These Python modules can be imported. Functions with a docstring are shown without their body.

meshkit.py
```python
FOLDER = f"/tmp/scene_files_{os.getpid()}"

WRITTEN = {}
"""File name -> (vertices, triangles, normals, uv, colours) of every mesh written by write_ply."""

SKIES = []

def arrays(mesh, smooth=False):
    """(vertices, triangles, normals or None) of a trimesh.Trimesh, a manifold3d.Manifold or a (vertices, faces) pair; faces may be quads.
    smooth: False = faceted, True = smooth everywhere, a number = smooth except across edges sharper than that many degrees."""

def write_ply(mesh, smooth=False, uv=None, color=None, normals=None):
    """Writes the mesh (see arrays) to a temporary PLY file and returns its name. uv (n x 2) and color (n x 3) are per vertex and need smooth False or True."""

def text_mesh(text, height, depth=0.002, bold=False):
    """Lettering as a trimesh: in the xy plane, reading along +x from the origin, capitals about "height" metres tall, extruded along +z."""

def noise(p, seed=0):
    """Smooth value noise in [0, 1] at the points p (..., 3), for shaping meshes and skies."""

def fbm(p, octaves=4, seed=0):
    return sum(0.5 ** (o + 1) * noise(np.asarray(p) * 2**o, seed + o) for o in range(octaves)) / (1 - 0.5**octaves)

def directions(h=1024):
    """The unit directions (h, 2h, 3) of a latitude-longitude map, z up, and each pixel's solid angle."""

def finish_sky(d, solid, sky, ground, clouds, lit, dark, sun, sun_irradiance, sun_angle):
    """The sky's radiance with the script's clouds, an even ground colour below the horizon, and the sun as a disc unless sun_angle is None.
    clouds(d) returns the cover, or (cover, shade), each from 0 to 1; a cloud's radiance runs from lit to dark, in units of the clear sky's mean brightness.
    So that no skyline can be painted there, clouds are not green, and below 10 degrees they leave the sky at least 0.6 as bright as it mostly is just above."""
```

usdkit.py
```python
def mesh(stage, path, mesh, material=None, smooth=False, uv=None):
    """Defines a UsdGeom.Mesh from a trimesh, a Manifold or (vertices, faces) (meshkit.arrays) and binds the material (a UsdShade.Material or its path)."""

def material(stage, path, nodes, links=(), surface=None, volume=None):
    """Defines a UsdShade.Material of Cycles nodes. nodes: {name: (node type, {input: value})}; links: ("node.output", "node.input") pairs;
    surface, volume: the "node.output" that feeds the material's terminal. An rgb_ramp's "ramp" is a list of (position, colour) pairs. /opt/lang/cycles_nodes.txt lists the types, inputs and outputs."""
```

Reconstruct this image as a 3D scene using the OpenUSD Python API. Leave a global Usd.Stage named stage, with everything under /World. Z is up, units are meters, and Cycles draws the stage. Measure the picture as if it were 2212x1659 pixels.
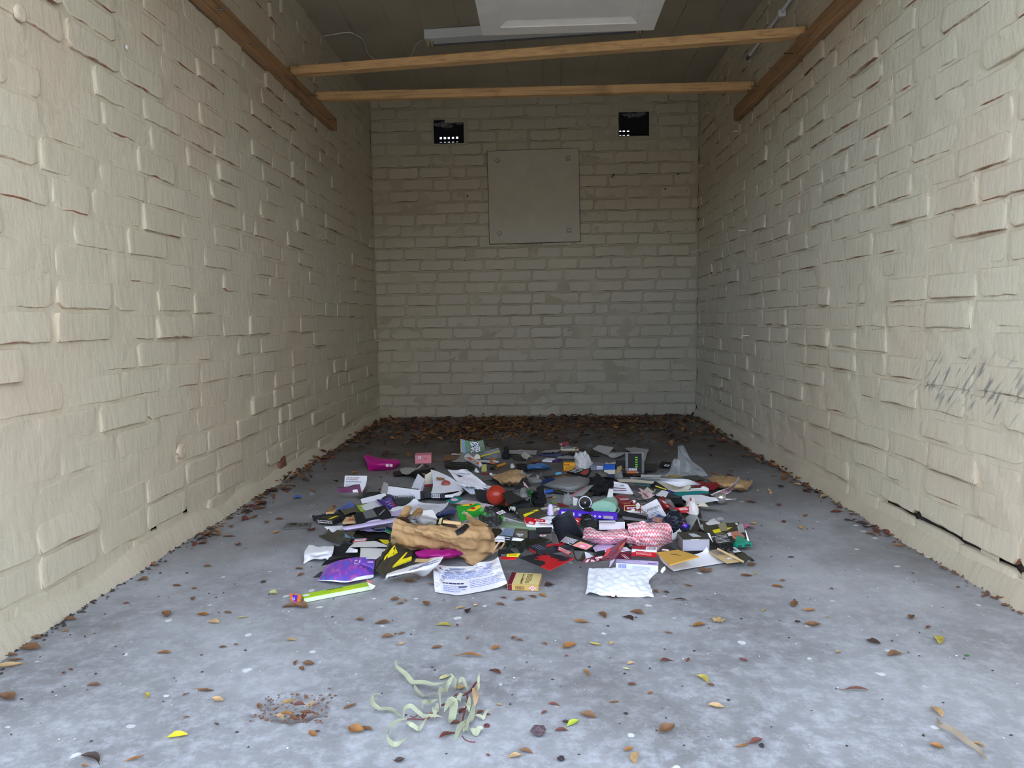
import math, random, numpy as np, trimesh, usdkit, meshkit, shapely
from shapely.geometry import Polygon, box as sbox
from shapely.ops import unary_union
from pxr import Usd, UsdGeom, UsdLux, UsdShade, Gf, Sdf, Vt
stage = Usd.Stage.CreateInMemory()
UsdGeom.Xform.Define(stage, '/World')
# ------------------------------------------------------------------ camera, sky, sun, exposure
PW, PH, FPX = 2212, 1659, 1500.0
YAW, PITCH, ROLL, EYE = -.0358, -.0894, -.0143, np.array([.0048, 0, .7291])
def _axes():
    cy, sy, cp, sp = math.cos(YAW), math.sin(YAW), math.cos(PITCH), math.sin(PITCH)
    f = np.array([sy*cp, cy*cp, sp]); r = np.array([cy, -sy, 0]); u = np.cross(r, f)
    return r*math.cos(ROLL)+u*math.sin(ROLL), -r*math.sin(ROLL)+u*math.cos(ROLL), f
RT, UP, FW = _axes()
cam = UsdGeom.Camera.Define(stage, '/World/camera')
cam.CreateHorizontalApertureAttr(36.0); cam.CreateFocalLengthAttr(36.0*FPX/PW)
cam.CreateClippingRangeAttr(Gf.Vec2f(.02, 500))
M4 = np.eye(4); M4[0,:3], M4[1,:3], M4[2,:3], M4[3,:3] = RT, UP, -FW, EYE
cam.AddTransformOp().Set(Gf.Matrix4d(M4.tolist()))
cam.CreateExposureAttr(EXPOSURE := 2.18)
sky_mat = usdkit.material(stage, '/World/Looks/sky', {                  # blue sky half covered with white cloud
    "sky": ("sky_texture", {"sky_type": "multiple_scattering", "sun_disc": False, "sun_elevation": 0.95, "sun_rotation": 0.45, "aerosol_density": 1.5}),
    "tc": ("texture_coordinate", {}), "n": ("noise_texture", {"scale": 2.2, "detail": 5.0}), "r": ("map_range", {"from_min": .40, "from_max": .60, "to_min": .10, "to_max": .70, "clamp": True}),
    "c": ("mix_color", {"b": (7.9, 7.5, 6.9), "use_clamp": False}), "b": ("background_shader", {"strength": 0.12})},
    [("tc.generated", "n.vector"), ("n.fac", "r.value"), ("r.result", "c.fac"), ("sky.color", "c.a"), ("c.result", "b.color")], surface="b.background")
dome = UsdLux.DomeLight.Define(stage, '/World/sky')
UsdShade.MaterialBindingAPI.Apply(dome.GetPrim()).Bind(sky_mat)
sun = UsdLux.DistantLight.Define(stage, '/World/sun')          # high behind the garage: it lights only the yard outside
sun.CreateIntensityAttr(4.0); sun.CreateAngleAttr(.53); sun.CreateColorAttr(Gf.Vec3f(1, .91, .78))
sun.AddRotateXYZOp().Set(Gf.Vec3f(-38, 0, -20))

# ------------------------------------------------------------------ helpers
def ray(x, y): return FW + RT*((x-PW/2)/FPX) - UP*((y-PH/2)/FPX)
def at(x, y, ax=2, v=0.0):
    """the point of the plane (axis ax = v) seen at pixel x, y of the survey photo"""
    d = ray(x, y); return EYE + d*((v-EYE[ax])/d[ax])
def proj(P):
    d = np.asarray(P, float)-EYE; z = d@FW
    return np.stack([PW/2+FPX*(d@RT)/z, PH/2-FPX*(d@UP)/z, z], -1)
_used = {}
def numbered(parent, name):
    k = (parent, name); n = _used.get(k, 0); _used[k] = n+1
    return name if n == 0 else f'{name}_{n:03d}'
def path_of(parent): return '/World' if parent is None else str(parent.GetPath())
def tag(p, label=None, cat=None, group=None, kind=None):
    for k, v in (('label', label), ('category', cat), ('group', group), ('kind', kind)):
        if v: p.SetCustomDataByKey(k, v)
    return p
def obj(name, mesh, mat, parent=None, smooth=30, uv=None):
    pp = path_of(parent); n = numbered(pp, name)
    if uv is None and isinstance(mesh, trimesh.Trimesh) and mesh.faces.max()+1 < len(mesh.vertices): mesh = mesh.copy(); mesh.remove_unreferenced_vertices()
    return usdkit.mesh(stage, f'{pp}/{n}', mesh, MAT(mat), smooth=smooth if uv is None else (smooth is not False), uv=uv).GetPrim()
def thing(name, label, cat, loc=(0,0,0), group=None, kind=None):
    n = numbered('/World', name); x = UsdGeom.Xform.Define(stage, f'/World/{n}')
    x.AddTranslateOp().Set(Gf.Vec3d(*map(float, loc)))
    return tag(x.GetPrim(), label, cat, group, kind)
def struct(name, parent=None):
    return tag(UsdGeom.Xform.Define(stage, f'/World/{numbered("/World", name)}').GetPrim(), kind='structure')
def cat_mesh(ms): return trimesh.util.concatenate(ms)
def bx(x0, x1, y0, y1, z0, z1, bev=0.0):
    """box, its edges chamfered by bev"""
    e = np.array([x1-x0, y1-y0, z1-z0]); c = np.array([x0+x1, y0+y1, z0+z1])/2
    if bev <= 0: m = trimesh.creation.box(e)
    else:
        b = min(bev, e.min()*.45); h = e/2; pts = []
        for s in np.ndindex(2,2,2):
            s = np.array(s)*2-1
            for k in range(3):
                q = (h-b)*s; q[k] = h[k]*s[k]; pts.append(q)
        m = trimesh.convex.convex_hull(np.array(pts))
    m.apply_translation(c); return m
def obox(o, ux, uy, uz, bev=0.0):
    """box from corner o along the three edge vectors"""
    L = [np.linalg.norm(v) for v in (ux, uy, uz)]
    m = bx(0, L[0], 0, L[1], 0, L[2], bev); T = np.eye(4)
    T[:3,0], T[:3,1], T[:3,2], T[:3,3] = ux/L[0], uy/L[1], uz/L[2], o
    m.apply_transform(T); return m
def tube(pts, r, sides=8, closed=False):
    p = np.asarray(pts, float); r = np.broadcast_to(r, (len(p),))
    t = np.gradient(p, axis=0); t /= np.linalg.norm(t, axis=1, keepdims=True)+1e-12
    a = np.cross(t, np.where(np.abs(t[:,2:]) < .9, [0,0,1.], [1.,0,0])); a /= np.linalg.norm(a, axis=1, keepdims=True)+1e-12
    b = np.cross(t, a); g = np.arange(sides)*2*np.pi/sides
    v = p[:,None]+r[:,None,None]*(np.cos(g)[None,:,None]*a[:,None]+np.sin(g)[None,:,None]*b[:,None])
    n = len(p); F = []
    for i in range(n-1):
        for j in range(sides):
            k = (j+1) % sides; q = [i*sides+j, i*sides+k, (i+1)*sides+k, (i+1)*sides+j]
            F += [[q[0],q[1],q[2]],[q[0],q[2],q[3]]]
    V = np.vstack([v.reshape(-1,3), p[:1], p[-1:]])
    for j in range(sides):
        k = (j+1) % sides; F += [[n*sides, k, j], [n*sides+1, (n-1)*sides+j, (n-1)*sides+k]]
    return trimesh.Trimesh(V, F, process=False)
def spline(pts, n):
    from scipy.interpolate import CubicSpline
    p = np.asarray(pts, float)
    if len(p) < 3: return p[0]+(p[-1]-p[0])*np.linspace(0,1,n)[:,None]
    s = np.r_[0, np.cumsum(np.linalg.norm(np.diff(p, axis=0), axis=1)+1e-9)]
    return CubicSpline(s, p)(np.linspace(0, s[-1], n))
def prism(poly, o, u, v, d):
    """a shapely polygon in the plane (o, u, v) extruded by the vector d"""
    ms = []
    for g in getattr(poly, 'geoms', [poly]):
        if g.is_empty or g.geom_type != 'Polygon': continue
        m = trimesh.creation.extrude_polygon(g, 1.0, engine='earcut'); p = m.vertices.copy()
        m.vertices = np.asarray(o)+p[:,:1]*np.asarray(u)+p[:,1:2]*np.asarray(v)+p[:,2:]*np.asarray(d)
        if np.linalg.det(np.array([u, v, d])) < 0: m.invert()
        ms.append(m)
    return cat_mesh(ms)

# ------------------------------------------------------------------ materials
_mats = {}
def MAT(m):
    return m if isinstance(m, UsdShade.Material) else _mats[m]
def define(name, nodes, links, surface="p.BSDF"):
    _mats[name] = usdkit.material(stage, f'/World/Looks/{name}', nodes, links, surface=surface); return name
def plain(name, col, rough=.5, bump=0.0, bscale=200, var=0.0, vscale=12, **kw):
    if name in _mats: return name
    n = {"p": ("principled_bsdf", {"base_color": col, "roughness": rough, **kw})}; l = []
    if var or bump: n["g"] = ("geometry", {})
    if var:
        n["n"] = ("noise_texture", {"scale": vscale, "detail": 4.0}); n["r"] = ("rgb_ramp", {"ramp": [(.3, tuple(np.array(col)*(1-var))), (.7, tuple(np.minimum(np.array(col)*(1+var), 1)))]})
        l += [("g.position", "n.vector"), ("n.fac", "r.fac"), ("r.color", "p.base_color")]
    if bump:
        n["m"] = ("noise_texture", {"scale": bscale, "detail": 3.0}); n["b"] = ("bump", {"strength": bump, "distance": .002})
        l += [("g.position", "m.vector"), ("m.fac", "b.height"), ("b.normal", "p.normal")]
    return define(name, n, l)
def srgb(r, g, b):
    c = np.array([r, g, b])/255.; return tuple(np.where(c <= .04045, c/12.92, ((c+.055)/1.055)**2.4))
def wall_paint(name, col, thin, under):
    """glossy cream paint brushed over brick: pinkish where the coat is thin, bare red-brown on the undersides the brush missed"""
    define(name, {
        "g": ("geometry", {}), "sx": ("separate_xyz", {}),
        "n1": ("noise_texture", {"scale": 1.6, "detail": 5.0, "roughness": .6}), "r1": ("map_range", {"from_min": .47, "from_max": .68, "to_min": 0.0, "to_max": .42, "clamp": True}),
        "n2": ("noise_texture", {"scale": 9.0, "detail": 5.0, "roughness": .65}), "r2": ("map_range", {"from_min": .44, "from_max": .60, "to_min": 0., "to_max": 1., "clamp": True}),
        "dn": ("map_range", {"from_min": -.2, "from_max": -.55, "to_min": 0., "to_max": 1., "clamp": True}), "dm": ("math", {"math_type": "multiply"}),
        "c1": ("mix_color", {"a": col, "b": thin}), "c2": ("mix_color", {"b": under}),
        "m0": ("mapping", {"scale": (1, 1, .35)}),
        "b1": ("noise_texture", {"scale": 45.0, "detail": 4.0, "roughness": .55}), "b2": ("noise_texture", {"scale": 300.0, "detail": 2.0}),
        "u1": ("bump", {"strength": .55, "distance": .006}), "u2": ("bump", {"strength": .16, "distance": .002}),
        "ms": ("mapping", {"location": (-1.22/.3, -2.0/.34, -.53/.11), "scale": (1/.3, 1/.34, 1/.11)}), "ml": ("vector_math", {"math_type": "length"}), "mk": ("map_range", {"from_min": 1.15, "from_max": .5, "to_min": 0., "to_max": 1., "clamp": True}),
        "mr": ("mapping", {"rotation": (.9, 0, 0)}), "mq": ("mapping", {"scale": (1, 7., 55.)}), "ns": ("noise_texture", {"scale": 1.6, "detail": 3.0}), "rs": ("map_range", {"from_min": .55, "from_max": .66, "to_min": 0., "to_max": .75, "clamp": True}), "sm": ("math", {"math_type": "multiply"}), "c3": ("mix_color", {"b": (.13, .135, .14)}),
        "p": ("principled_bsdf", {"roughness": .42, "specular_ior_level": .45})},
        [("g.position", "n1.vector"), ("n1.fac", "r1.value"), ("g.position", "n2.vector"), ("n2.fac", "r2.value"), ("g.true_normal", "sx.vector"), ("sx.z", "dn.value"),
         ("dn.result", "dm.value1"), ("r2.result", "dm.value2"), ("r1.result", "c1.fac"), ("c1.result", "c2.a"), ("dm.value", "c2.fac"), ("c2.result", "c3.a"), ("g.position", "ms.vector"), ("ms.vector", "ml.vector1"), ("ml.value", "mk.value"), ("g.position", "mr.vector"), ("mr.vector", "mq.vector"), ("mq.vector", "ns.vector"), ("ns.fac", "rs.value"), ("mk.result", "sm.value1"), ("rs.result", "sm.value2"), ("sm.value", "c3.fac"), ("c3.result", "p.base_color"),
         ("g.position", "m0.vector"), ("m0.vector", "b1.vector"), ("b1.fac", "u1.height"), ("g.position", "b2.vector"), ("b2.fac", "u2.height"), ("u1.normal", "u2.normal"), ("u2.normal", "p.normal")])
wall_paint('cream_brick_paint', (.57, .505, .37), (.58, .42, .30), (.25, .10, .055))
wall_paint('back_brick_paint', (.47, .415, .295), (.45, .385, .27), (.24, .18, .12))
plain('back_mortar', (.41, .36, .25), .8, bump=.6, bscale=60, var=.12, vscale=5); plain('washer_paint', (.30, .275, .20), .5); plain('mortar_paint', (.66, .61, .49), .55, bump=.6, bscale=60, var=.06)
plain('dark_gap', (.035, .025, .02), .9)
plain('bare_brick', (.22, .09, .055), .9, bump=.8, bscale=120, var=.3, vscale=40)
plain('cream_panel', (.47, .43, .32), .5, bump=.35, bscale=160, var=.05)
plain('ceiling_paint', (.40, .35, .255), .7, bump=.5, bscale=30, var=.10, vscale=3)
plain('white_door', (.74, .70, .64), .5, bump=.1, bscale=40, var=.05)
plain('batten_white', (.70, .71, .70), .4); plain('batten_dark', (.10, .10, .11), .5); plain('holder', (.42, .33, .18), .5)
plain('cable_white', (.72, .70, .64), .5); plain('nail_steel', (.12, .10, .09), .45, metallic=.7); plain('peg_white', (.8, .78, .72), .4)
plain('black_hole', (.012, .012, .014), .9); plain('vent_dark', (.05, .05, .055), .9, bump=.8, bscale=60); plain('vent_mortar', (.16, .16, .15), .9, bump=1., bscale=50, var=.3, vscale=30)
def wood(name, a, b, axis):
    sc = [14., 14., 14.]; sc[axis] = .7
    define(name, {"g": ("geometry", {}), "m": ("mapping", {"scale": tuple(sc)}), "n": ("noise_texture", {"scale": 5., "detail": 6., "roughness": .6, "distortion": .4}),
        "r": ("rgb_ramp", {"ramp": [(.28, b), (.5, a), (.75, tuple(np.array(a)*1.15))]}), "n2": ("noise_texture", {"scale": 3.5, "detail": 4.}), "r2": ("map_range", {"from_min": .55, "from_max": .75, "to_min": 0., "to_max": .7, "clamp": True}),
        "c": ("mix_color", {"b": tuple(np.array(b)*.45)}), "u": ("bump", {"strength": .3, "distance": .002}), "p": ("principled_bsdf", {"roughness": .65})},
        [("g.position", "m.vector"), ("m.vector", "n.vector"), ("n.fac", "r.fac"), ("g.position", "n2.vector"), ("n2.fac", "r2.value"), ("r2.result", "c.fac"), ("r.color", "c.a"), ("c.result", "p.base_color"), ("n.fac", "u.height"), ("u.normal", "p.normal")])
wood('rail_wood', (.34, .19, .085), (.17, .085, .04), 1)
wood('beam_wood', (.58, .35, .15), (.32, .17, .07), 0)
define('concrete', {
    "g": ("geometry", {}), "ms": ("mapping", {"scale": (1., 1., 1.)}), "s": ("separate_xyz", {}),
    "n1": ("noise_texture", {"scale": 1.7, "detail": 8., "roughness": .62, "distortion": .3}), "r1": ("rgb_ramp", {"ramp": [(.30, (.15, .145, .14)), (.45, (.24, .24, .24)), (.6, (.34, .345, .35)), (.76, (.45, .46, .465))]}),
    "n2": ("noise_texture", {"scale": 24., "detail": 9., "roughness": .75}), "r2": ("map_range", {"from_min": .46, "from_max": .72, "to_min": 0., "to_max": .62, "clamp": True}),
    "zf": ("map_range", {"from_min": 2.6, "from_max": 1.2, "to_min": .15, "to_max": 1., "clamp": True}), "zm": ("math", {"math_type": "multiply"}),
    "c1": ("mix_color", {"b": (.58, .60, .63)}),
    "n3": ("noise_texture", {"scale": 1.1, "detail": 4., "roughness": .5}), "r3": ("map_range", {"from_min": .54, "from_max": .68, "to_min": 0., "to_max": .55, "clamp": True}), "c2": ("mix_color", {"b": (.13, .115, .095)}),
    "v": ("voronoi_texture", {"scale": 17., "randomness": 1.}), "vr": ("map_range", {"from_min": .16, "from_max": .12, "to_min": 0., "to_max": 1., "clamp": True}),
    "wn": ("noise_texture", {"scale": 40., "detail": 2.}), "vd": ("mix_vector", {"fac": .02}),
    "sep": ("separate_color", {}), "vk": ("map_range", {"from_min": .72, "from_max": .74, "to_min": 0., "to_max": .8, "clamp": True}), "vm": ("math", {"math_type": "multiply"}), "c3": ("mix_color", {"b": (.72, .73, .72)}),
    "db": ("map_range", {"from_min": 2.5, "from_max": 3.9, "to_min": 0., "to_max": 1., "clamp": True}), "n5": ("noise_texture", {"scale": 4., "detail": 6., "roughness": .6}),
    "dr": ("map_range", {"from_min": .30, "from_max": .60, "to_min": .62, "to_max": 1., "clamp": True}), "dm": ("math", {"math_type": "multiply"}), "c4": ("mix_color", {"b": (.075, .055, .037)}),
    "b1": ("noise_texture", {"scale": 90., "detail": 5.}), "u": ("bump", {"strength": .35, "distance": .003}), "p": ("principled_bsdf", {"roughness": .62, "specular_ior_level": .4})},
    [("g.position", "n1.vector"), ("n1.fac", "r1.fac"), ("g.position", "n2.vector"), ("n2.fac", "r2.value"), ("g.position", "s.vector"), ("s.y", "zf.value"), ("zf.result", "zm.value1"), ("r2.result", "zm.value2"), ("zm.value", "c1.fac"), ("r1.color", "c1.a"),
     ("g.position", "n3.vector"), ("n3.fac", "r3.value"), ("r3.result", "c2.fac"), ("c1.result", "c2.a"),
     ("g.position", "wn.vector"), ("g.position", "vd.a"), ("wn.color", "vd.b"), ("vd.result", "v.vector"), ("v.distance", "vr.value"), ("v.color", "sep.color"), ("sep.r", "vk.value"), ("vr.result", "vm.value1"), ("vk.result", "vm.value2"), ("vm.value", "c3.fac"), ("c2.result", "c3.a"),
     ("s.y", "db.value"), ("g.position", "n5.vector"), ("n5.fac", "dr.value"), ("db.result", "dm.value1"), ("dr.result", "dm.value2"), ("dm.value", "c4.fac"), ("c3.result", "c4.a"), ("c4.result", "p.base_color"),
     ("g.position", "b1.vector"), ("b1.fac", "u.height"), ("u.normal", "p.normal")])
plain('blocker_brick', (.33, .20, .13), .9, var=.2)
plain('driveway', (.42, .40, .36), .85, var=.1)
plain('white_paint_out', (.68, .64, .54), .6)

# ------------------------------------------------------------------ room shell
HW, Y0, YB, CH, COURSE, BRICK = 1.22, 1.04, 5.31, 2.408, .086, .24
rng = np.random.default_rng(7)
def brick_mesh(poly, o, u, v, w, dep, tilt, bev, seed):
    """a worn brick: outline poly in the wall's plane, face proud of the wall by dep and a little tilted, edges rounded"""
    g = poly.buffer(-bev*.6).buffer(bev*.6, quad_segs=2)
    if g.is_empty or g.geom_type != 'Polygon': return None
    n = max(12, int(g.length/.03)); P = np.array([g.exterior.interpolate(k/n, normalized=True).coords[0] for k in range(n)])
    P = P[::-1] if Polygon(P).exterior.is_ccw is False else P
    c = P.mean(0); nz = meshkit.noise(np.c_[P*55, np.full(n, seed*.37)])-.5
    d = P-c; P = P+d/np.linalg.norm(d, axis=1, keepdims=True)*(nz*.006)[:,None]
    h = lambda q: dep+(q-c)@tilt+(meshkit.noise(np.c_[q*28, np.full(len(q), seed*1.3)])-.5)*.0035
    R2 = c+(P-c)*(1-bev*1.1/np.maximum(np.linalg.norm(d, axis=1), .02))[:,None]; R3 = c+(R2-c)*.86
    hs = [np.full(n, -.012), h(P)-bev*.75, h(R2), h(R3)]; rings = [P, P, R2, R3]
    V = np.vstack([np.asarray(o)+q[:,:1]*u+q[:,1:]*v+k[:,None]*w for q, k in zip(rings, hs)]+[(np.asarray(o)+c[0]*u+c[1]*v+h(c[None])[0]*w)[None]])
    F = []
    for k in range(3):
        for j in range(n):
            a, b = k*n+j, k*n+(j+1)%n; F += [[a, b, b+n], [a, b+n, a+n]]
    F += [[3*n+j, 3*n+(j+1)%n, 4*n] for j in range(n)]
    m = trimesh.Trimesh(V, F, process=False)
    if np.dot(np.cross(u, v), w) < 0: m.invert()
    return m
def brick_wall(name, o, u, v, w, length, paint, holes=(), gaps=(), seed=0, proud=.0014, deep=.003, miss=.12, thick=.11):
    """a wall of single bricks on a mortar bed; o lower corner, u along, v up, w into the room; holes: polygons cut right through; gaps: polygons where mortar fell out"""
    o, u, v, w = (np.asarray(x, float) for x in (o, u, v, w)); r = np.random.default_rng(seed)
    wl = struct(name); cut = unary_union(list(holes)) if holes else Polygon(); lost = unary_union(list(gaps)) if gaps else Polygon(); bed = unary_union([g for g in gaps if g.bounds[2]-g.bounds[0] > g.bounds[3]-g.bounds[1]]) if gaps else Polygon()
    rows = []; nr = int(round(CH/COURSE))
    for k in range(nr):
        x = -(BRICK/2 if k % 2 else 0)-r.uniform(0, .05)
        while x < length:
            L = BRICK if r.random() > miss else r.choice([.115, .17, .115]); a, b = max(x, 0)+.005+r.normal(0,.0015), min(x+L, length)-.005+r.normal(0,.0015); x += L
            if b-a < .04: continue
            z0, z1 = k*COURSE+.005+r.normal(0,.0015), (k+1)*COURSE-.005+r.normal(0,.0015)
            p = Polygon([(a+r.normal(0,.002), z0), (b+r.normal(0,.002), z0+r.normal(0,.0015)), (b+r.normal(0,.002), z1), (a+r.normal(0,.002), z1+r.normal(0,.0015))])
            if not cut.is_empty or not bed.is_empty: p = p.difference(cut.buffer(.004)).difference(bed.buffer(-.004)); p = max(p.geoms, key=lambda q: q.area) if hasattr(p, 'geoms') and len(p.geoms) else p
            if p.is_empty or p.area < .0015: continue
            dep = proud+float(np.clip(r.normal(0, deep), -.006, .010))+(r.uniform(.003, .008) if r.random() < .13 else 0); tilt = np.array([r.normal(0, .018), r.normal(0, .04)])
            m = brick_mesh(p, o, u, v, w, dep, tilt, r.uniform(.003, .006), r.integers(1e4))
            if m is None: continue
            q = proj(m.vertices); ok = (q[:,2] > .2).all() and (q[:,0].max() > 0) and (q[:,0].min() < PW) and (q[:,1].max() > 0) and (q[:,1].min() < PH)
            area = (np.ptp(np.clip(q[:,0], 0, PW))*np.ptp(np.clip(q[:,1], 0, PH))) if ok else 0
            rows.append((area, m))
    rows.sort(key=lambda t: -t[0])
    near = [m for a, m in rows[:300] if a > 0]; rest = [m for a, m in rows[len(near):]]
    for m in near: obj('brick', m, paint, wl, smooth=38)
    if rest: tag(obj('outlying_bricks', cat_mesh(rest), paint, wl, smooth=38), kind='stuff')
    # mortar bed, uneven, with the fallen-out joints open
    nx, nz = int(length/.028), int(CH/.0215); gx, gz = np.linspace(0, length, nx+1), np.linspace(0, CH, nz+1)
    X, Z = np.meshgrid(gx, gz, indexing='ij'); q = np.stack([X, Z, np.full_like(X, seed*3.1)], -1).reshape(-1,3)
    H = (meshkit.fbm(q*np.array([9, 9, 1]), 3, seed)-.5)*.017+(meshkit.noise(q*np.array([45, 45, 1]), seed+5)-.5)*.006-.0008
    V = o+q[:,:1]*u+q[:,1:2]*v+H[:,None]*w; F = []; cs = {}
    open_ = unary_union([cut.buffer(-.010), lost.buffer(.012)]) if not (cut.is_empty and lost.is_empty) else None
    if open_ is not None: shapely.prepare(open_)
    cx, cz = (gx[:-1]+gx[1:])/2, (gz[:-1]+gz[1:])/2
    CX, CZ = np.meshgrid(cx, cz, indexing='ij')
    keep = np.ones_like(CX, bool) if open_ is None else ~shapely.contains_xy(open_, CX, CZ)
    i, j = np.nonzero(keep); a = i*(nz+1)+j; b, c_, d = a+nz+1, a+nz+2, a+1
    F = np.vstack([np.c_[a, b, c_], np.c_[a, c_, d]])
    m = trimesh.Trimesh(V, F, process=False)
    if np.dot(np.cross(u, v), w) < 0: m.invert()
    obj('mortar_bed', m, 'back_mortar' if cut.area else paint, wl, smooth=True)
    core = sbox(-.03, 0, length+.09, CH+.03)
    if not cut.is_empty: core = core.difference(cut)
    obj('wall_core', prism(core, o-w*(.022), u, v, -w*(thick-.022)), 'dark_gap', wl, smooth=False)
    return wl
def wall_uv(px, side):
    """pixel on a side wall -> (along, up)"""
    P = at(px[0], px[1], 0, -HW if side == 'l' else HW); return (P[1]-Y0, P[2])
def crack(pts, side, wd):
    q = np.array([wall_uv(p, side) for p in pts])
    if np.ptp(q[:,0]) > np.ptp(q[:,1]): q[:,1] = np.round(q[:,1].mean()/COURSE)*COURSE
    return shapely.LineString(q).buffer(wd, cap_style=2)
r_gaps = [crack([(1958,1084),(2010,1103)], 'r', .010), crack([(2012,1108),(2052,1134)], 'r', .008), crack([(2062,1130),(2115,1160)], 'r', .010), crack([(2162,1185),(2211,1208)], 'r', .008),
          crack([(1748,1024),(1768,1036)], 'r', .010), crack([(1850,1080),(1888,1098)], 'r', .011), crack([(1915,1105),(1972,1145)], 'r', .006), crack([(2030,1187),(2090,1219)], 'r', .016),
          crack([(1930,1068),(1950,1072)], 'r', .007), crack([(1976,1130),(1980,1150)], 'r', .010), crack([(1882,1035),(1884,1048)], 'r', .006), crack([(1680,985),(1704,995)], 'r', .006)]
l_gaps = [crack([(328,1128),(330,1192)], 'l', .005), crack([(398,1095),(398,1130)], 'l', .004), crack([(510,1078),(524,1084)], 'l', .008)]
vent_l = Polygon([(at(x, y, 1, YB)[0]+HW, at(x, y, 1, YB)[2]) for x, y in ((934,258),(1007,260),(1007,312),(934,312))])
vent_r = Polygon([(at(x, y, 1, YB)[0]+HW, at(x, y, 1, YB)[2]) for x, y in ((1337,239),(1407,239),(1407,296),(1337,296))])
wl = brick_wall('wall_left', (-HW, Y0, 0), (0,1,0), (0,0,1), (1,0,0), YB-Y0, 'cream_brick_paint', gaps=l_gaps, seed=3)
wr = brick_wall('wall_right', (HW, Y0, 0), (0,1,0), (0,0,1), (-1,0,0), YB-Y0, 'cream_brick_paint', gaps=r_gaps, seed=11, miss=.08)
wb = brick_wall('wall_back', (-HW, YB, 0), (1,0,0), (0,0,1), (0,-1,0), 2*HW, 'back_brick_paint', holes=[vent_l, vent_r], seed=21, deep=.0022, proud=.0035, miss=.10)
# rough mortar fillets where the walls meet the slab, dirt gathered along them
def fillet(side):
    n = 120; y = np.linspace(Y0, YB, n); s = 1 if side == 'l' else -1; x0 = -HW*s; V = []
    for k, a in enumerate(y):
        e = .016+.02*meshkit.noise(np.array([a*7, 3.3+s, 0]))+.008*meshkit.noise(np.array([a*40, 1.3+s, 2])); h = .03+.035*meshkit.noise(np.array([a*5, 9.1+s, 4]))
        V += [[x0-.01*s, a, h+.012], [x0+s*e*.45, a, h], [x0+s*e*.9, a, h*.35], [x0+s*(e*1.15), a, -.004]]
    F = []
    for k in range(n-1):
        for j in range(3):
            q = 4*k+j; F += [[q, q+1, q+5], [q, q+5, q+4]]
    m = trimesh.Trimesh(V, F, process=False)
    if s > 0: m.invert()
    return m
obj('mortar_fillet', fillet('l'), 'cream_brick_paint', wl, smooth=35); obj('mortar_fillet', fillet('r'), 'cream_brick_paint', wr, smooth=35)
# broken brick low on the left wall, bare red inside
def patch(pts, side, mat, parent, name, lift=.009):
    s = 1 if side == 'l' else -1; uv = np.array([wall_uv(p, side) for p in pts]); pg = Polygon(uv).buffer(.004).buffer(-.002)
    obj(name, prism(pg, (-HW*s, Y0, 0), (0,1,0), (0,0,1), (lift*s, 0, 0)), mat, parent, smooth=False)
patch([(601,992),(611,985),(614,1005),(612,1020),(603,1022),(600,1008)], 'l', 'bare_brick', wl, 'bare_brick_patch', .012)
patch([(510,1078),(518,1080),(526,1084),(520,1088),(512,1085)], 'l', 'bare_brick', wl, 'bare_brick_patch', .012)
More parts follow.
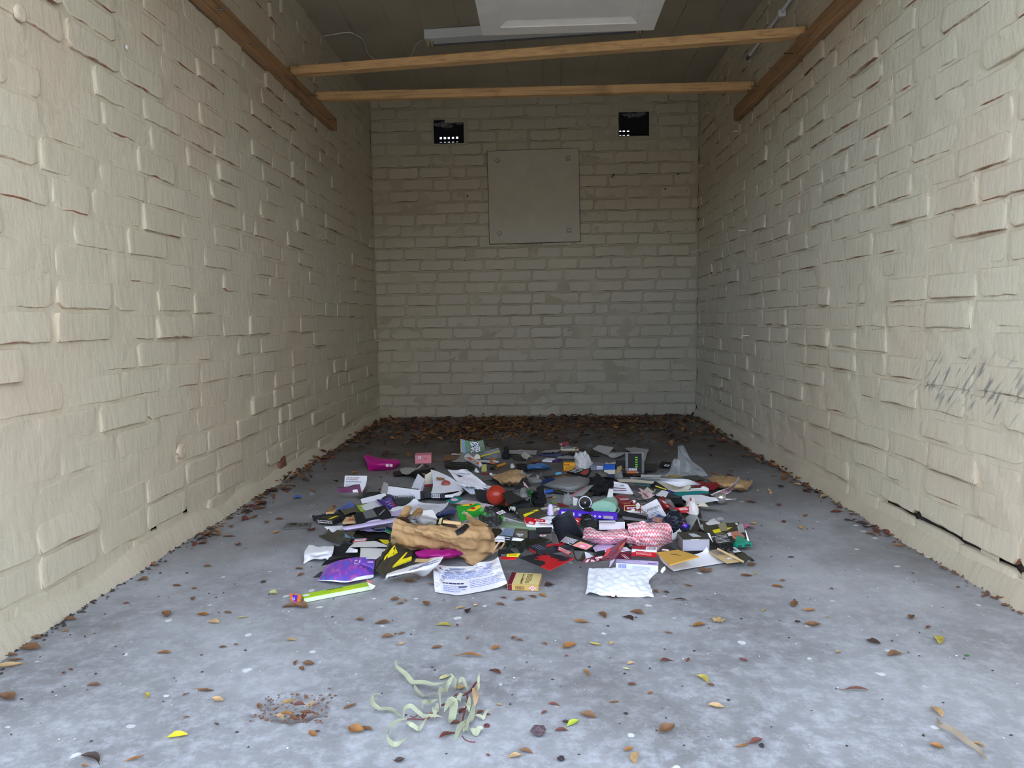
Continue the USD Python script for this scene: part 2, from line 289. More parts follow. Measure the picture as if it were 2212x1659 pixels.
# ceiling: one painted slab cast on boards, the board joints left as small ridges
ce = struct('ceiling')
def ceiling_mesh():
    nx, ny = 122, 180; x, y = np.linspace(-HW-.05, HW+.05, nx), np.linspace(Y0, YB+.05, ny); X, Y = np.meshgrid(x, y, indexing='ij')
    q = np.stack([X, Y, 0*X], -1); Z = CH+(meshkit.fbm(q*np.array([3.1, 1.2, 1]), 4, 3)-.5)*.012
    V = np.stack([X, Y, Z], -1).reshape(-1, 3); i, j = np.meshgrid(np.arange(nx-1), np.arange(ny-1), indexing='ij'); a = (i*ny+j).ravel()
    return trimesh.Trimesh(V, np.vstack([np.c_[a, a+1, a+ny+1], np.c_[a, a+ny+1, a+ny]]), process=False)
obj('ceiling_slab', ceiling_mesh(), 'ceiling_paint', ce, smooth=True)
for x in (-1.02, -.80, -.62, -.41, -.17, .07, .19, .42, .64, .83, 1.04):
    r = np.random.default_rng(int(x*1000)+5000); y = np.arange(Y0, YB, .09)
    pts = [(x+r.normal(0,.003), b, CH-.002+r.normal(0,.0018)) for b in y]
    obj('board_ridge', tube(pts, np.clip(r.normal(.0035, .002, len(y)), .001, .007), 5), 'ceiling_paint', ce)
obj('roof_slab', bx(-HW-.14, HW+.14, Y0-.1, YB+.12, CH+.03, CH+.18), 'ceiling_paint', ce, smooth=False)
# floor slab with the small broken hole near the camera
fl = struct('floor'); HOLE = at(637, 1530)
def floor_mesh():
    x = np.unique(np.r_[np.linspace(-HW-.03, HW+.03, 90), np.linspace(HOLE[0]-.09, HOLE[0]+.09, 40)]); y = np.unique(np.r_[np.linspace(Y0-.15, YB+.03, 150), np.linspace(HOLE[1]-.08, HOLE[1]+.08, 40)])
    X, Y = np.meshgrid(x, y, indexing='ij'); q = np.stack([X, Y, 0*X], -1)
    Z = (meshkit.fbm(q*2.5, 3, 8)-.5)*.004-.001
    d = np.hypot((X-HOLE[0])/.055, (Y-HOLE[1])/.042)+(meshkit.noise(q*60, 4)-.5)*.5; Z = Z-.02*np.clip(1.3-d, 0, 1)**.7*(d < 1.3)
    ny = len(y); V = np.stack([X, Y, Z], -1).reshape(-1, 3); i, j = np.meshgrid(np.arange(len(x)-1), np.arange(ny-1), indexing='ij'); a = (i*ny+j).ravel()
    return trimesh.Trimesh(V, np.vstack([np.c_[a, a+ny+1, a+1], np.c_[a, a+ny, a+ny+1]]), process=False)
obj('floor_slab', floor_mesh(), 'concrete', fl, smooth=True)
# front wall over the door opening, jambs, driveway and neighbouring ground outside
fw = struct('wall_front')
obj('lintel', bx(-HW-.14, HW+.14, Y0-.11, Y0, 2.14, CH+.03), 'white_paint_out', fw, smooth=False)
for s in (-1, 1): obj('pier', bx(min(s*HW, s*(HW+.9)), max(s*HW, s*(HW+.9)), Y0-.11, Y0, -.02, CH+.18), 'white_paint_out', fw, smooth=False)
nb = struct('added_light_blocker'); obj('added_light_blocker', bx(-12, 12, -9.3, -9, -.1, 3.2), 'blocker_brick', nb, smooth=False)  # unseen wall, added to block low sky light and bounce warm sun
obj('driveway', bx(-14, 14, -16, Y0-.12, -.14, -.012), 'driveway', struct('driveway'), smooth=False)

# ------------------------------------------------------------------ things on the walls and under the ceiling
# timber rails along both walls, with the nails left in
for side, s, lab in (('l', -1, 'rough brown timber rail fixed along the left brick wall, nails sticking out'), ('r', 1, 'rough brown timber rail fixed along the right brick wall, nails sticking out')):
    t = thing('timber_rail', lab, 'timber rail'); ye = 4.25 if s < 0 else 4.24
    m = bx(min(s*1.175, s*1.216), max(s*1.175, s*1.216), Y0+.02, ye, 1.884, 1.960, .004)
    m = m.subdivide_to_size(.12) if False else m
    obj('rail_body', m, 'rail_wood', t, smooth=False)
    ns = [((390+232/2.989, 62/2.989), (390+312/2.989, 57/2.989)), ((390+443/2.989, 287/2.989), (390+518/2.989, 293/2.989)), ((390+668/2.989, 501/2.989), (390+740/2.989, 498/2.989)), ((390+820/2.989, 620/2.989), (390+880/2.989, 620/2.989)), ((390+950/2.989, 772/2.989), (390+1008/2.989, 773/2.989))] if s < 0 else \
         [((1130+x0/2.949, y0/2.949), (1130+x1/2.949, y1/2.949)) for x0, y0, x1, y1 in ((1833,230,1765,220), (1720,342,1668,340), (1625,440,1565,435), (1508,552,1455,550), (1490,583,1425,582))]
    for a, b in ns:
        P = at(a[0], a[1], 0, s*1.175); P[2] = min(max(P[2], 1.895), 1.95)
        Q = P.copy(); Q[0] -= s*.042; tgt = at(b[0], b[1], 0, Q[0]); Q[2] = P[2]+np.clip(tgt[2]-P[2], -.012, .012); Q[1] += np.clip(tgt[1]-P[1], -.02, .02)
        nm = cat_mesh([tube([P+(P-Q)*.2, Q], .0022, 6), tube([Q, Q+(Q-P)*.05], .0045, 8)])
        obj('nail', nm, 'nail_steel', t)
# the two joists lying across the rails
for i, (pl, pr, lab) in enumerate((((724,153),(1638,83), 'pale pine joist across the rails under the white door leaf'), ((892,210.7),(1469,197), 'pale pine joist across the rails nearest the back wall'))):
    A, B = at(*pl, 2, 1.962), at(*pr, 2, 1.962); d = (B-A)/(B[0]-A[0]); L, Rr = A+d*(-1.198-A[0]), A+d*(1.2-A[0])
    t = thing('timber_joist', lab, 'timber joist'); ux = Rr-L; n = np.cross([0,0,1], ux); n /= np.linalg.norm(n)
    obj('joist_body', obox(L, ux, n*(.058 if i == 0 else .05), np.array([0,0,.040 if i == 0 else .045]), .004), 'beam_wood', t, smooth=False)
    for P in (L+n*.03+ux*.012, Rr+n*.03-ux*.012): obj('nail', tube([P+[0,0,.03], P+[0,0,.056]], .002, 6), 'nail_steel', t)
# door leaf stored flat above the joists
def door_leaf():
    z = 2.012; A, B = at(1042, 77, 2, z), at(1412, 65, 2, z); C, D = at(1438, 0, 2, z), at(1035, 0, 2, z)
    ux = B-A; w = np.linalg.norm(ux); ux /= w; uy = -np.cross([0,0,1], ux); L = 2.0; up = np.array([0,0,1.])
    t = thing('door_leaf', 'white panelled door leaf stored flat overhead on the pine joists', 'door')
    fr = sbox(0, 0, w, L).difference(unary_union([sbox(.085, .075, w-.085, .95), sbox(.085, 1.05, w-.085, L-.12)]))
    obj('door_frame', prism(fr, A, ux, uy, up*.036), 'white_door', t, smooth=False)
    for y0, y1 in ((.075, .95), (1.05, L-.12)):
        x0, x1 = .085, w-.085; o = [(x0,y0),(x1,y0),(x1,y1),(x0,y1)]; V = []
        for ins, zz in ((-.002, .003), (.022, .015), (.03, .018)): V += [A+ux*min(max(x, x0-.0), x1)*1+ux*(ins if x == x0 else -ins)+uy*(y+(ins if y == y0 else -ins))+up*zz for x, y in o]
        F = []
        for k in (0, 4):
            for j in range(4): F += [[k+j, k+4+j, k+4+(j+1)%4], [k+j, k+4+(j+1)%4, k+(j+1)%4]]
        F += [[8, 10, 9], [8, 11, 10]]; m = trimesh.Trimesh(V, F, process=False)
        obj('inset_panel', m, 'white_door', t, smooth=False)
    obj('door_back', prism(sbox(.01, .01, w-.01, L-.01), A+up*.022, ux, uy, up*.012), 'white_door', t, smooth=False)
    return t
door_leaf()
# fluorescent batten on the ceiling, tube missing
t = thing('light_batten', 'old white fluorescent batten without its tube, screwed to the ceiling', 'light fitting')
A, B = at(915, 63, 2, CH-.004), at(1045, 54, 2, CH-.004); d = (B-A)/np.linalg.norm(B-A); n = np.cross([0,0,1], d)
o = A-np.array([0,0,.052]); obj('batten_body', obox(o, d*1.24, n*.095, np.array([0,0,.052]), .003), 'batten_white', t, smooth=False)
obj('lower_edge', obox(o+n*.088-[0,0,.008], d*1.24, n*.009, np.array([0,0,.008])), 'batten_dark', t, smooth=False)
for k in (.012, 1.20): obj('lamp_holder', cat_mesh([obox(o+d*k+n*.02-[0,0,.034], d*.014, n*.018, np.array([0,0,.036]), .002), obox(o+d*(k+.018)+n*.045-[0,0,.03], d*.012, n*.02, np.array([0,0,.032]), .002)]), 'holder', t, smooth=False)
zc = CH-.006
cp = [at(390+x/2.989, y/2.989, 2, zc) for x, y in ((955,285),(910,238),(1000,220),(1100,212),(1150,235),(1200,320),(1275,392),(1380,410),(1470,378),(1520,290),(1566,256))]
tag(obj('ceiling_cable', tube(spline(cp, 60), .0028, 6), 'cable_white'), 'thin white cable looping across the ceiling to the light batten', 'cable')
t = thing('conduit', 'white conduit tube running along the top of the right wall', 'conduit')
P, Q = at(1619, 120, 0, 1.197), at(1707, 0, 0, 1.197); Q = Q+(Q-P)*2.2
obj('conduit_tube', tube([P, Q], .0085, 10), 'batten_white', t); obj('conduit_end', tube([P+(P-Q)*.02, P+(Q-P)*.004], .010, 10), 'batten_dark', t)
for k in (.25,): c = P+(Q-P)*k; obj('saddle_clip', bx(1.183, 1.219, c[1]-.012, c[1]+.012, c[2]-.02, c[2]+.011, .002), 'batten_white', t, smooth=False)
# blanking panel on the back wall
t = thing('cover_panel', 'square cream painted cover panel bolted to the middle of the back wall', 'panel')
W = lambda x, y, dy=.022: at(x, y, 1, YB-dy)
pq = [W(1053,327), W(1250,320), W(1253,521), W(1058,527)]
obj('panel_board', prism(Polygon([(p[0], p[2]) for p in pq]).buffer(-.004).buffer(.004), (0, YB-.008, 0), (1,0,0), (0,0,1), (0,-.014,0)), 'cream_panel', t, smooth=False)
obj('gap_shadow_strip', prism(Polygon([(p[0], p[2]) for p in pq]).buffer(.0035), (0, YB+.002, 0), (1,0,0), (0,0,1), (0,-.020,0)), 'vent_dark', t, smooth=False)  # dark rim standing in for the shadow line around the board
for x, y, a in ((1075,347,.75), (1227,342,.1), (1079,504,.6), (1229,498,.05)):
    p = W(x, y); c, s_ = math.cos(a)*.017, math.sin(a)*.017; sq = Polygon([(c-s_, s_+c), (-c-s_, -s_+c), (-c+s_, -s_-c), (c+s_, s_-c)])
    wsh = obj('square_washer', prism(sq, p, (1,0,0), (0,0,1), (0,-.004,0)), 'washer_paint', t, smooth=False)
    hx = Polygon([(.0095*math.cos(a+k*math.pi/3), .0095*math.sin(a+k*math.pi/3)) for k in range(6)])
    obj('bolt_head', prism(hx, p-[0,.004,0], (1,0,0), (0,0,1), (0,-.007,0)), 'cream_panel', wsh, smooth=False)
# air vents high in the back wall: a rough hole through the wall, an air brick at its outer face
for pg, lab, cols, xoff in ((vent_l, 'dark air vent hole in the back wall above and left of the cover panel', 5, .0), (vent_r, 'dark air vent hole in the back wall above and right of the cover panel', 3, 0.)):
    b = pg.bounds; x0, x1, z0, z1 = b[0]-HW, b[2]-HW, b[1], b[3]; t = thing('air_vent', lab, 'air vent')
    w, h = x1-x0, z1-z0
    sl = sbox(x0-.004, z0-.004, x1+.004, z1+.004).difference(sbox(x0+.006, z0+.004, x1-.004, z1-.006))
    obj('vent_lining', prism(sl, (0, YB+.012, 0), (1,0,0), (0,0,1), (0,.10,0)), 'vent_dark', t, smooth=False)
    dz = (z0-.03)+.165*(2.1-.73)/5.3 if False else 0
    k0 = proj([x0, YB+.13, z0])
    hx = [at(780+c/2.911, 0, 1, YB+.125)[0] for c in ((482,508,534,560,586) if cols == 5 else (1627,1652,1679))]
    rowz = [at(780+534/2.911, 200+y/2.911, 1, YB+.125)[2] for y in ((287,313) if cols == 5 else (244,270))]
    if cols == 3: rowz = [at(780+1650/2.911, 200+y/2.911, 1, YB+.125)[2] for y in (244, 270)]
    gr = sbox(x0-.02, z0-.02, x1+.02, z1+.02)
    for j, rz in enumerate(rowz):
        for hxx in hx: gr = gr.difference(sbox(hxx-.0085, rz-(.003 if j else .0085 if cols == 5 else .006), hxx+.0085, rz+(.003 if j else .0085 if cols == 5 else .006)))
    obj('air_brick', prism(gr, (0, YB+.114, 0), (1,0,0), (0,0,1), (0,.014,0)), 'black_hole', t, smooth=False)
    r = np.random.default_rng(cols)
    lump = []
    for k in range(9):
        m = trimesh.creation.icosphere(2, 1.0); m.vertices *= np.array([r.uniform(.02,.045), .02, r.uniform(.010,.024)]); m.vertices += (meshkit.noise(m.vertices*90, k)-.5)[:,None]*.014
        m.apply_translation((r.uniform(x0+.03, x1-.03), YB+r.uniform(.03,.09), z1-r.uniform(.004,.03 if cols == 5 else .02))); lump.append(m)
    obj('mortar_remains', cat_mesh(lump), 'vent_mortar', t)
# plugs, hooks and nails in the walls
for x, y, lab in ((1010,424,'small black plug hole in the back wall left of the cover panel'), (1325,380,'small black hook in the back wall right of the cover panel'), (1437,408,'small black plug hole in the back wall near its right corner'), (1465,376,'tiny black plug hole highest near the right corner of the back wall'), (1004,563,'dark spot plug in the back wall below the cover panel, left side')):
    p = at(x, y, 1, YB-.006); tag(obj('wall_plug', tube([p+[0,.02,0], p-[0,.004,0]], .006 if y < 500 else .005, 8), 'black_hole'), lab, 'wall plug') if x != 1325 else tag(obj('wall_hook', tube(spline([p+[0,.02,.008], p+[0,-.012,.006], p+[-.006,-.016,-.008], p+[-.008,-.006,-.014]], 12), .0035, 6), 'black_hole'), lab, 'hook')
for side, q in (('r', ((1596,283,'white peg in the right wall just below the end of the timber rail'), (1608,498,'white peg in the right wall at mid height, right of the back corner'), (1518,358,'white peg in the right wall by the back corner, uppermost'), (1616,725,'white peg low in the right wall, lowest of the pegs away from the corner'), (1516,717,'white peg low in the right wall beside the back corner'), (1513,540,'white peg in the right wall beside the back corner, middle height'))), ('l', ((812,735,'white peg low in the left wall beside the back corner'),))):
    s = 1 if side == 'r' else -1
    for x, y, lab in q:
        p = at(x, y, 0, s*(HW-.004)); tag(obj('wall_peg', tube([p+[s*.02,0,0], p-[s*.035,0,0]], .0026, 6), 'peg_white'), lab, 'peg')
def lump_on_wall(px, r, lab, name, cat, mat='cream_brick_paint', side='l'):
    s = -1 if side == 'l' else 1; p = at(px[0], px[1], 0, s*HW); m = trimesh.creation.icosphere(3, 1.); m.vertices *= np.array([.35, 1, 1])*r; m.vertices += (meshkit.noise(m.vertices*80, 3)-.5)[:,None]*r*.2; m.apply_translation(p-np.array([s*.006, 0, 0])); tag(obj(name, m, mat), lab, cat)
lump_on_wall((387,974), .026, 'round painted-over plug on the lower left wall', 'round_plug', 'plug')
lump_on_wall((38,28), .020, 'blob of painted-over filler at the top of the left wall', 'filler_blob', 'filler')
lump_on_wall((270,102), .006, 'small white wall plug high on the left wall in a red-brown joint', 'white_plug', 'plug', 'peg_white')
lump_on_wall((1835,152), .011, 'small painted-over knob on the upper right wall', 'painted_knob', 'knob', side='r')
# ------------------------------------------------------------------ litter kit: every piece is laid on what lies below it
VW = {'A': (600,920,4.1472), 'B': (1130,920,4.1472), 'C': (600,940,8.1926), 'D': (840,940,8.1926), 'E': (1100,940,8.1926), 'F': (1360,940,7.9), 'G': (640,1090,8.296), 'H': (860,1090,8.296), 'I': (1090,1090,7.6276), 'J': (1360,1090,7.6276),
      'K': (0,1200,2.9892), 'L': (740,1250,2.9892), 'M': (1480,1200,3.0219), 'N': (760,1420,6.1444), 'a': (960,940,14.747), 'b': (1100,950,14.747), 'c': (1230,950,13.012), 'd': (1050,1030,14.747), 'e': (1180,1030,13.825), 'f': (1360,1030,15.8), 'g': (1500,1110,15.079),
      'h': (1040,1100,22.12), 'i': (935,1200,13.012), 'j': (1090,1230,26.02), 'k': (735,1020,31.6), 'l': (1340,1060,20.11), 'm': (1130,1110,20.11), 'n': (670,1105,17.015), 'o': (1190,1150,22.12), 'p': (1250,1180,11.64), 'P': (0,0,1)}
def vp(v, q): x0, y0, s = VW[v]; return x0+q[0]/s, y0+q[1]/s
HX0, HY0, HS = -1.3, .9, .01; HM = np.zeros((260, 450))            # height of the pile over the floor, 1 cm cells
def Hat(xy, rad=1):
    xy = np.atleast_2d(xy); i = np.clip(((xy[:,0]-HX0)/HS).astype(int), rad, 259-rad); j = np.clip(((xy[:,1]-HY0)/HS).astype(int), rad, 449-rad)
    return np.max([HM[i+a, j+b] for a in range(-rad, rad+1) for b in range(-rad, rad+1)], 0)
def Hput(P):
    P = np.asarray(P).reshape(-1, 3); i = np.clip(((P[:,0]-HX0)/HS).astype(int), 0, 259); j = np.clip(((P[:,1]-HY0)/HS).astype(int), 0, 449); np.maximum.at(HM, (i, j), P[:,2])
def on_pile(x, y, h, rel=True):
    """where the ray of a pixel first meets the pile's surface raised by h (rel), or the height h, kept off what lies there"""
    if not rel:
        P = at(x, y, 2, h); k = Hat(P[None,:2], 0)[0]
        return P if k <= h else at(x, y, 2, min(k+.001, h+.012))
    z = np.arange(.30, -.0005, -.0015); d = ray(x, y); t = (z-EYE[2])/d[2]; Q = EYE+t[:,None]*d; hit = np.nonzero(z <= Hat(Q[:,:2], 0)+h+.001)[0]
    return Q[hit[0]] if len(hit) else Q[-1]
class Surf:
    """a gridded surface: G[u, v], u to the right, v towards the viewer"""
    def __init__(s, G):
        s.G = G; s.n, s.m = G.shape[0]-1, G.shape[1]-1
        du, dv = np.gradient(G, axis=0), np.gradient(G, axis=1); s.N = np.cross(dv, du); s.N /= np.linalg.norm(s.N, axis=2, keepdims=True)+1e-12
        s.LU = np.linalg.norm(np.diff(G, axis=0), axis=2).sum(0).mean(); s.LV = np.linalg.norm(np.diff(G, axis=1), axis=2).sum(1).mean()
        s.sgn = 1.
    def _b(s, A, u, v):
        u, v = np.clip(u, 0, 1)*s.n, np.clip(v, 0, 1)*s.m; i, j = np.minimum(u.astype(int), s.n-1), np.minimum(v.astype(int), s.m-1); a, b = (u-i)[:,None], (v-j)[:,None]
        return A[i,j]*(1-a)*(1-b)+A[i+1,j]*a*(1-b)+A[i,j+1]*(1-a)*b+A[i+1,j+1]*a*b
    def pt(s, u, v, off=0.):
        u, v = np.atleast_1d(np.asarray(u, float)), np.atleast_1d(np.asarray(v, float)); return s._b(s.G, u, v)+s._b(s.N, u, v)*(np.asarray(off)*s.sgn).reshape(-1,1)
def shell(sf, t, keep=None):
    """the surface as a sheet of thickness t (down from G), edges closed"""
    n, m = sf.n, sf.m; top = sf.G.reshape(-1,3); bot = (sf.G-sf.N*sf.sgn*t).reshape(-1,3); k = len(top); idx = lambda i, j: i*(m+1)+j
    i, j = np.meshgrid(np.arange(n), np.arange(m), indexing='ij'); i, j = i.ravel(), j.ravel()
    if keep is not None: q = keep[i, j]; i, j = i[q], j[q]
    a, b, c, d = idx(i,j), idx(i+1,j), idx(i+1,j+1), idx(i,j+1); F = np.vstack([np.c_[a,d,c], np.c_[a,c,b]])
    F = np.vstack([F, F[:,::-1]+k]); ed = np.vstack([F[:len(F)//2][:,[0,1]], F[:len(F)//2][:,[1,2]], F[:len(F)//2][:,[2,0]]])
    have = set(map(tuple, ed.tolist())); rim = [(x, y) for x, y in have if (y, x) not in have]
    F = np.vstack([F]+[np.array([[y, x, x+k], [y, x+k, y+k]]) for x, y in rim])
    mesh = trimesh.Trimesh(np.vstack([top, bot]), F, process=False); uv = np.stack(np.meshgrid(np.linspace(0,1,n+1), np.linspace(0,1,m+1), indexing='ij'), -1).reshape(-1,2)
    return mesh, np.vstack([uv, uv])
def smooth_grid(z, it=2):
    for _ in range(it):
        p = np.pad(z, 1, mode='edge'); z = (p[:-2,1:-1]+p[2:,1:-1]+p[1:-1,:-2]+p[1:-1,2:]+2*z)/6
    return z
_seed = [100]
def crease(q, seed, f=14.):
    f = f*2.6
    """folded-paper relief: sums of sharp ridges, about -1..1"""
    r = np.random.default_rng(seed); out = 0
    for k in range(7):
        d = r.normal(size=2); d /= np.linalg.norm(d); out = out+(np.abs(((q@d)*f*r.uniform(.4, 1.3)/6.28+r.random()) % 1-.5)*4-1)/7*1.6
    return out
def bilin(c, n, m):
    u, v = np.meshgrid(np.linspace(0,1,n+1), np.linspace(0,1,m+1), indexing='ij'); u, v = u[...,None], v[...,None]
    return c[0]*(1-u)*(1-v)+c[1]*u*(1-v)+c[2]*u*v+c[3]*(1-u)*v
def finish(name, label, cat, sf, mat, thick, group=None, keep=None, parts=True, st=False):
    sf.sgn = 1. if (sf.N*(EYE-sf.G)).sum(-1).mean() > 0 else -1.
    _seed[0] += 1; mesh, uv = shell(sf, thick, keep); G = sf.G
    o = G.reshape(-1,3).mean(0); Hput(np.vstack([sf.pt(*(x.ravel() for x in np.meshgrid(np.linspace(0,1,40), np.linspace(0,1,40))))]))
    t = thing(name, label, cat, o, group); mesh.vertices = mesh.vertices-o; t_o[t.GetPath()] = o
    obj({'paper': 'sheet', 'card': 'card'}.get(cat, 'body'), mesh, mat, t, smooth=True if thick < .003 else 50, uv=uv if st else None); sf.t = t; return sf
t_o = {}
def S(name, label, cat, V, pts, mat, lift=(0,0,0,0), crumple=.0015, thick=.0006, n=12, m=8, rigid=False, torn='', bow=0., group=None, shape=None, st=False):
    """a flat thing from its four corners as seen (far left, far right, near right, near left)"""
    sd = _seed[0]; r = np.random.default_rng(sd); c = np.array([on_pile(*vp(V, q), h) for q, h in zip(pts, lift)])
    G = bilin(c, n, m); u, v = np.meshgrid(np.linspace(0,1,n+1), np.linspace(0,1,m+1), indexing='ij'); L = bilin(np.array([[h] for h in lift]), n, m)[...,0]
    for e, k in (('l', 0), ('r', n)):
        if e in torn: G[k,:,:2] += r.normal(0, .004, (m+1, 2))
    for e, k in (('t', 0), ('b', m)):
        if e in torn: G[:,k,:2] += r.normal(0, .004, (n+1, 2))
    if not (rigid or bow or shape or torn or st) and np.linalg.norm(c[1]-c[0])*np.linalg.norm(c[3]-c[0]) < .007: rigid = True
    if rigid:
        base = np.array([[h] for h in lift]); pl = bilin(base, n, m)[...,0]; cz = np.array([q[2]-h for q, h in zip(c, lift)]); off = min(np.percentile(Hat(G[...,:2].reshape(-1,2), 0).reshape(n+1, m+1)-pl, 92), np.median(cz)+.012)+.001; z = pl+max(off, .001)
        for q, k in zip(pts, range(4)): c[k] = at(*vp(V, q), 2, lift[k]+max(off, .001))
        G = bilin(c, n, m)
    else:
        cz = bilin(np.array([[max(q[2]-h, 0)] for q, h in zip(c, lift)]), n, m)[...,0]; H0 = np.minimum(Hat(G[...,:2].reshape(-1,2), 0).reshape(n+1, m+1), cz+.014); H0 = np.maximum(H0, np.minimum(cz, np.median(cz)+.03)*.6); z = np.maximum(smooth_grid(np.maximum(H0, smooth_grid(H0, 4)), 3), H0)+.0012+L
        q = G[...,:2].reshape(-1,2); z = z+np.maximum(crumple*(crease(q, sd, 60.)+1).reshape(n+1, m+1)+crumple*2*(meshkit.noise(np.c_[q*14, np.full(len(q), sd*.7)])-.3).reshape(n+1, m+1), 0)
    z = z+bow*4*u*(1-u); G[...,2] = z+thick
    keep = None
    if shape is not None:
        cu, cv = (u[:-1,:-1]+u[1:,1:])/2, (v[:-1,:-1]+v[1:,1:])/2; keep = shapely.contains_xy(Polygon(shape), cu, cv)
    return finish(name, label, cat, Surf(G), mat, thick, group, keep, st=st)
def resample(row, n, curve=True):
    p = np.asarray(row, float); s = np.r_[0, np.cumsum(np.hypot(*np.diff(p[:,:2], axis=0).T)+1e-6)]; t = np.linspace(0, s[-1], n+1)
    if curve and len(p) > 2:
        from scipy.interpolate import PchipInterpolator
        return np.stack([PchipInterpolator(s, p[:,k])(t) for k in range(p.shape[1])], -1)
    return np.stack([np.interp(t, s, p[:,k]) for k in range(p.shape[1])], -1)
def K(name, label, cat, V, rows, mat, n=20, m=12, crumple=.002, thick=.0006, freq=60., group=None, st=False, rel=False, free=False):
    """a bent thing lofted through rows of (x, y, height over the floor), far row first"""
    sd = _seed[0]; R = np.array([[[*vp(V, q), q[2]] for q in resample(r_, n)] for r_ in rows]); k = np.linspace(0, len(R)-1, m+1)
    from scipy.interpolate import PchipInterpolator
    C = PchipInterpolator(np.arange(len(R)), R, axis=0)(k) if len(R) > 2 else R[0]+(R[1]-R[0])*k[:,None,None]
    G = np.array([[at(*C[j,i,:2], 2, C[j,i,2]) if free else on_pile(*C[j,i,:2], C[j,i,2], rel) for j in range(m+1)] for i in range(n+1)]); sf = Surf(G)
    if crumple: q = np.stack(np.meshgrid(np.linspace(0, sf.LU, n+1), np.linspace(0, sf.LV, m+1), indexing='ij'), -1).reshape(-1,2); G = G+sf.N*(np.sign((sf.N*(EYE-sf.G)).sum(-1).mean())*np.maximum(crumple*(crease(q, sd, freq)+.6), -.0008).reshape(n+1, m+1))[...,None]
    G[...,2] = np.maximum(G[...,2], thick+.0005); return finish(name, label, cat, Surf(G), mat, thick, group, st=st)
def D(name, label, cat, V, rows, mat, lean=.2, n=14, m=8, crumple=.001, thick=.0006, group=None, base=None):
    """a thing standing up: rows of (x, y) from its top edge to its foot, leaning back by lean (run over rise)"""
    sd = _seed[0]; R = np.array([[[*vp(V, q)] for q in resample(r_, n)] for r_ in rows]); f = R[-1]; z0 = Hat(np.array([on_pile(*f[i], 0)[:2] for i in (0, n//2, n)])).mean()+.001 if base is None else base
    A, Bq = at(*f[0], 2, z0), at(*f[-1], 2, z0); d = (Bq-A)/np.linalg.norm(Bq-A); b = np.array([-d[1], d[0], 0]); b = b if b[1] > 0 else -b; up = np.array([0,0,1.])+b*lean; nr = np.cross(d, up); nr /= np.linalg.norm(nr)
    k = np.linspace(0, len(R)-1, m+1); lo = np.minimum(k.astype(int), len(R)-2); C = R[lo]+(R[lo+1]-R[lo])*(k-lo)[:,None,None]; G = np.zeros((n+1, m+1, 3))
    for i in range(n+1):
        for j in range(m+1): rr = ray(*C[j,i]); G[i,j] = EYE+rr*(((A-EYE)@nr)/(rr@nr))
    sf = Surf(G); q = np.stack(np.meshgrid(np.linspace(0, sf.LU, n+1), np.linspace(0, sf.LV, m+1), indexing='ij'), -1).reshape(-1,2)
    G = G+nr*(crumple*crease(q, sd, 60.).reshape(n+1, m+1))[...,None]; sf = Surf(G); s = finish(name, label, cat, sf, mat, thick, group); s.sgn = 1. if (sf.N.mean((0,1))@(EYE-G.mean((0,1)))) > 0 else -1.; return s
def Bx(name, label, cat, V, fl, fr, tl, back, mat, side='l', faces=None, bev=.0012, group=None, body='carton', base=None):
    """a carton: front foot corners, the top of its front left edge, and its far top corner on the given side, as seen"""
    P = np.array([on_pile(*vp(V, fl), 0), on_pile(*vp(V, fr), 0)]); z0 = P[:,2].mean() if base is None else base; A, C = at(*vp(V, fl), 2, z0), at(*vp(V, fr), 2, z0)
    h = max(at(*vp(V, tl), 1, A[1])[2]-z0, .004); ux = C-A; Q = at(*vp(V, back), 2, z0+h)-(A if side == 'l' else C)-[0,0,h]; nrm = np.array([-ux[1], ux[0], 0])/np.linalg.norm(ux); dep = abs(Q@nrm); uy = nrm*np.clip(dep, .012, .32) if (nrm[1] > 0) else -nrm*np.clip(dep, .012, .32)
    fp = [A+ux*a+uy*b for a in np.linspace(0,1,5) for b in np.linspace(0,1,5)]; zz = np.percentile(Hat(np.array(fp)[:,:2], 0), 60); dz = min(max(zz+.0005-z0, 0), .012); A = A+[0,0,dz]; uz = np.array([0,0,h])
    o = A+ux/2+uy/2; t = thing(name, label, cat, o, group); t_o[t.GetPath()] = o; m = obox(A-o, ux, uy, uz, bev); obj(body, m, mat, t, smooth=False)
    Hput(np.array([A+ux*a+uy*b+uz for a in np.linspace(0,1,30) for b in np.linspace(0,1,30)])); fs = {}
    for nm, c in (('top', (A+uy+uz, A+ux+uy+uz, A+ux+uz, A+uz)), ('front', (A+uz, A+ux+uz, A+ux, A)), ('left', (A+uy+uz, A+uz, A, A+uy)), ('right', (A+ux+uz, A+ux+uy+uz, A+ux+uy, A+ux))):
        f = Surf(bilin(np.array(c), 1, 1)); f.t = t; cen = np.mean(c, 0); f.sgn = 1. if f.N.mean((0,1))@(cen-(A+ux/2+uy/2+uz/2)) > 0 else -1.; fs[nm] = f
    for nm, mt in (faces or {}).items(): PR(fs[nm], f'{nm}_panel', sbox(.006, .012, .994, .988), mt, .0003)
    return fs
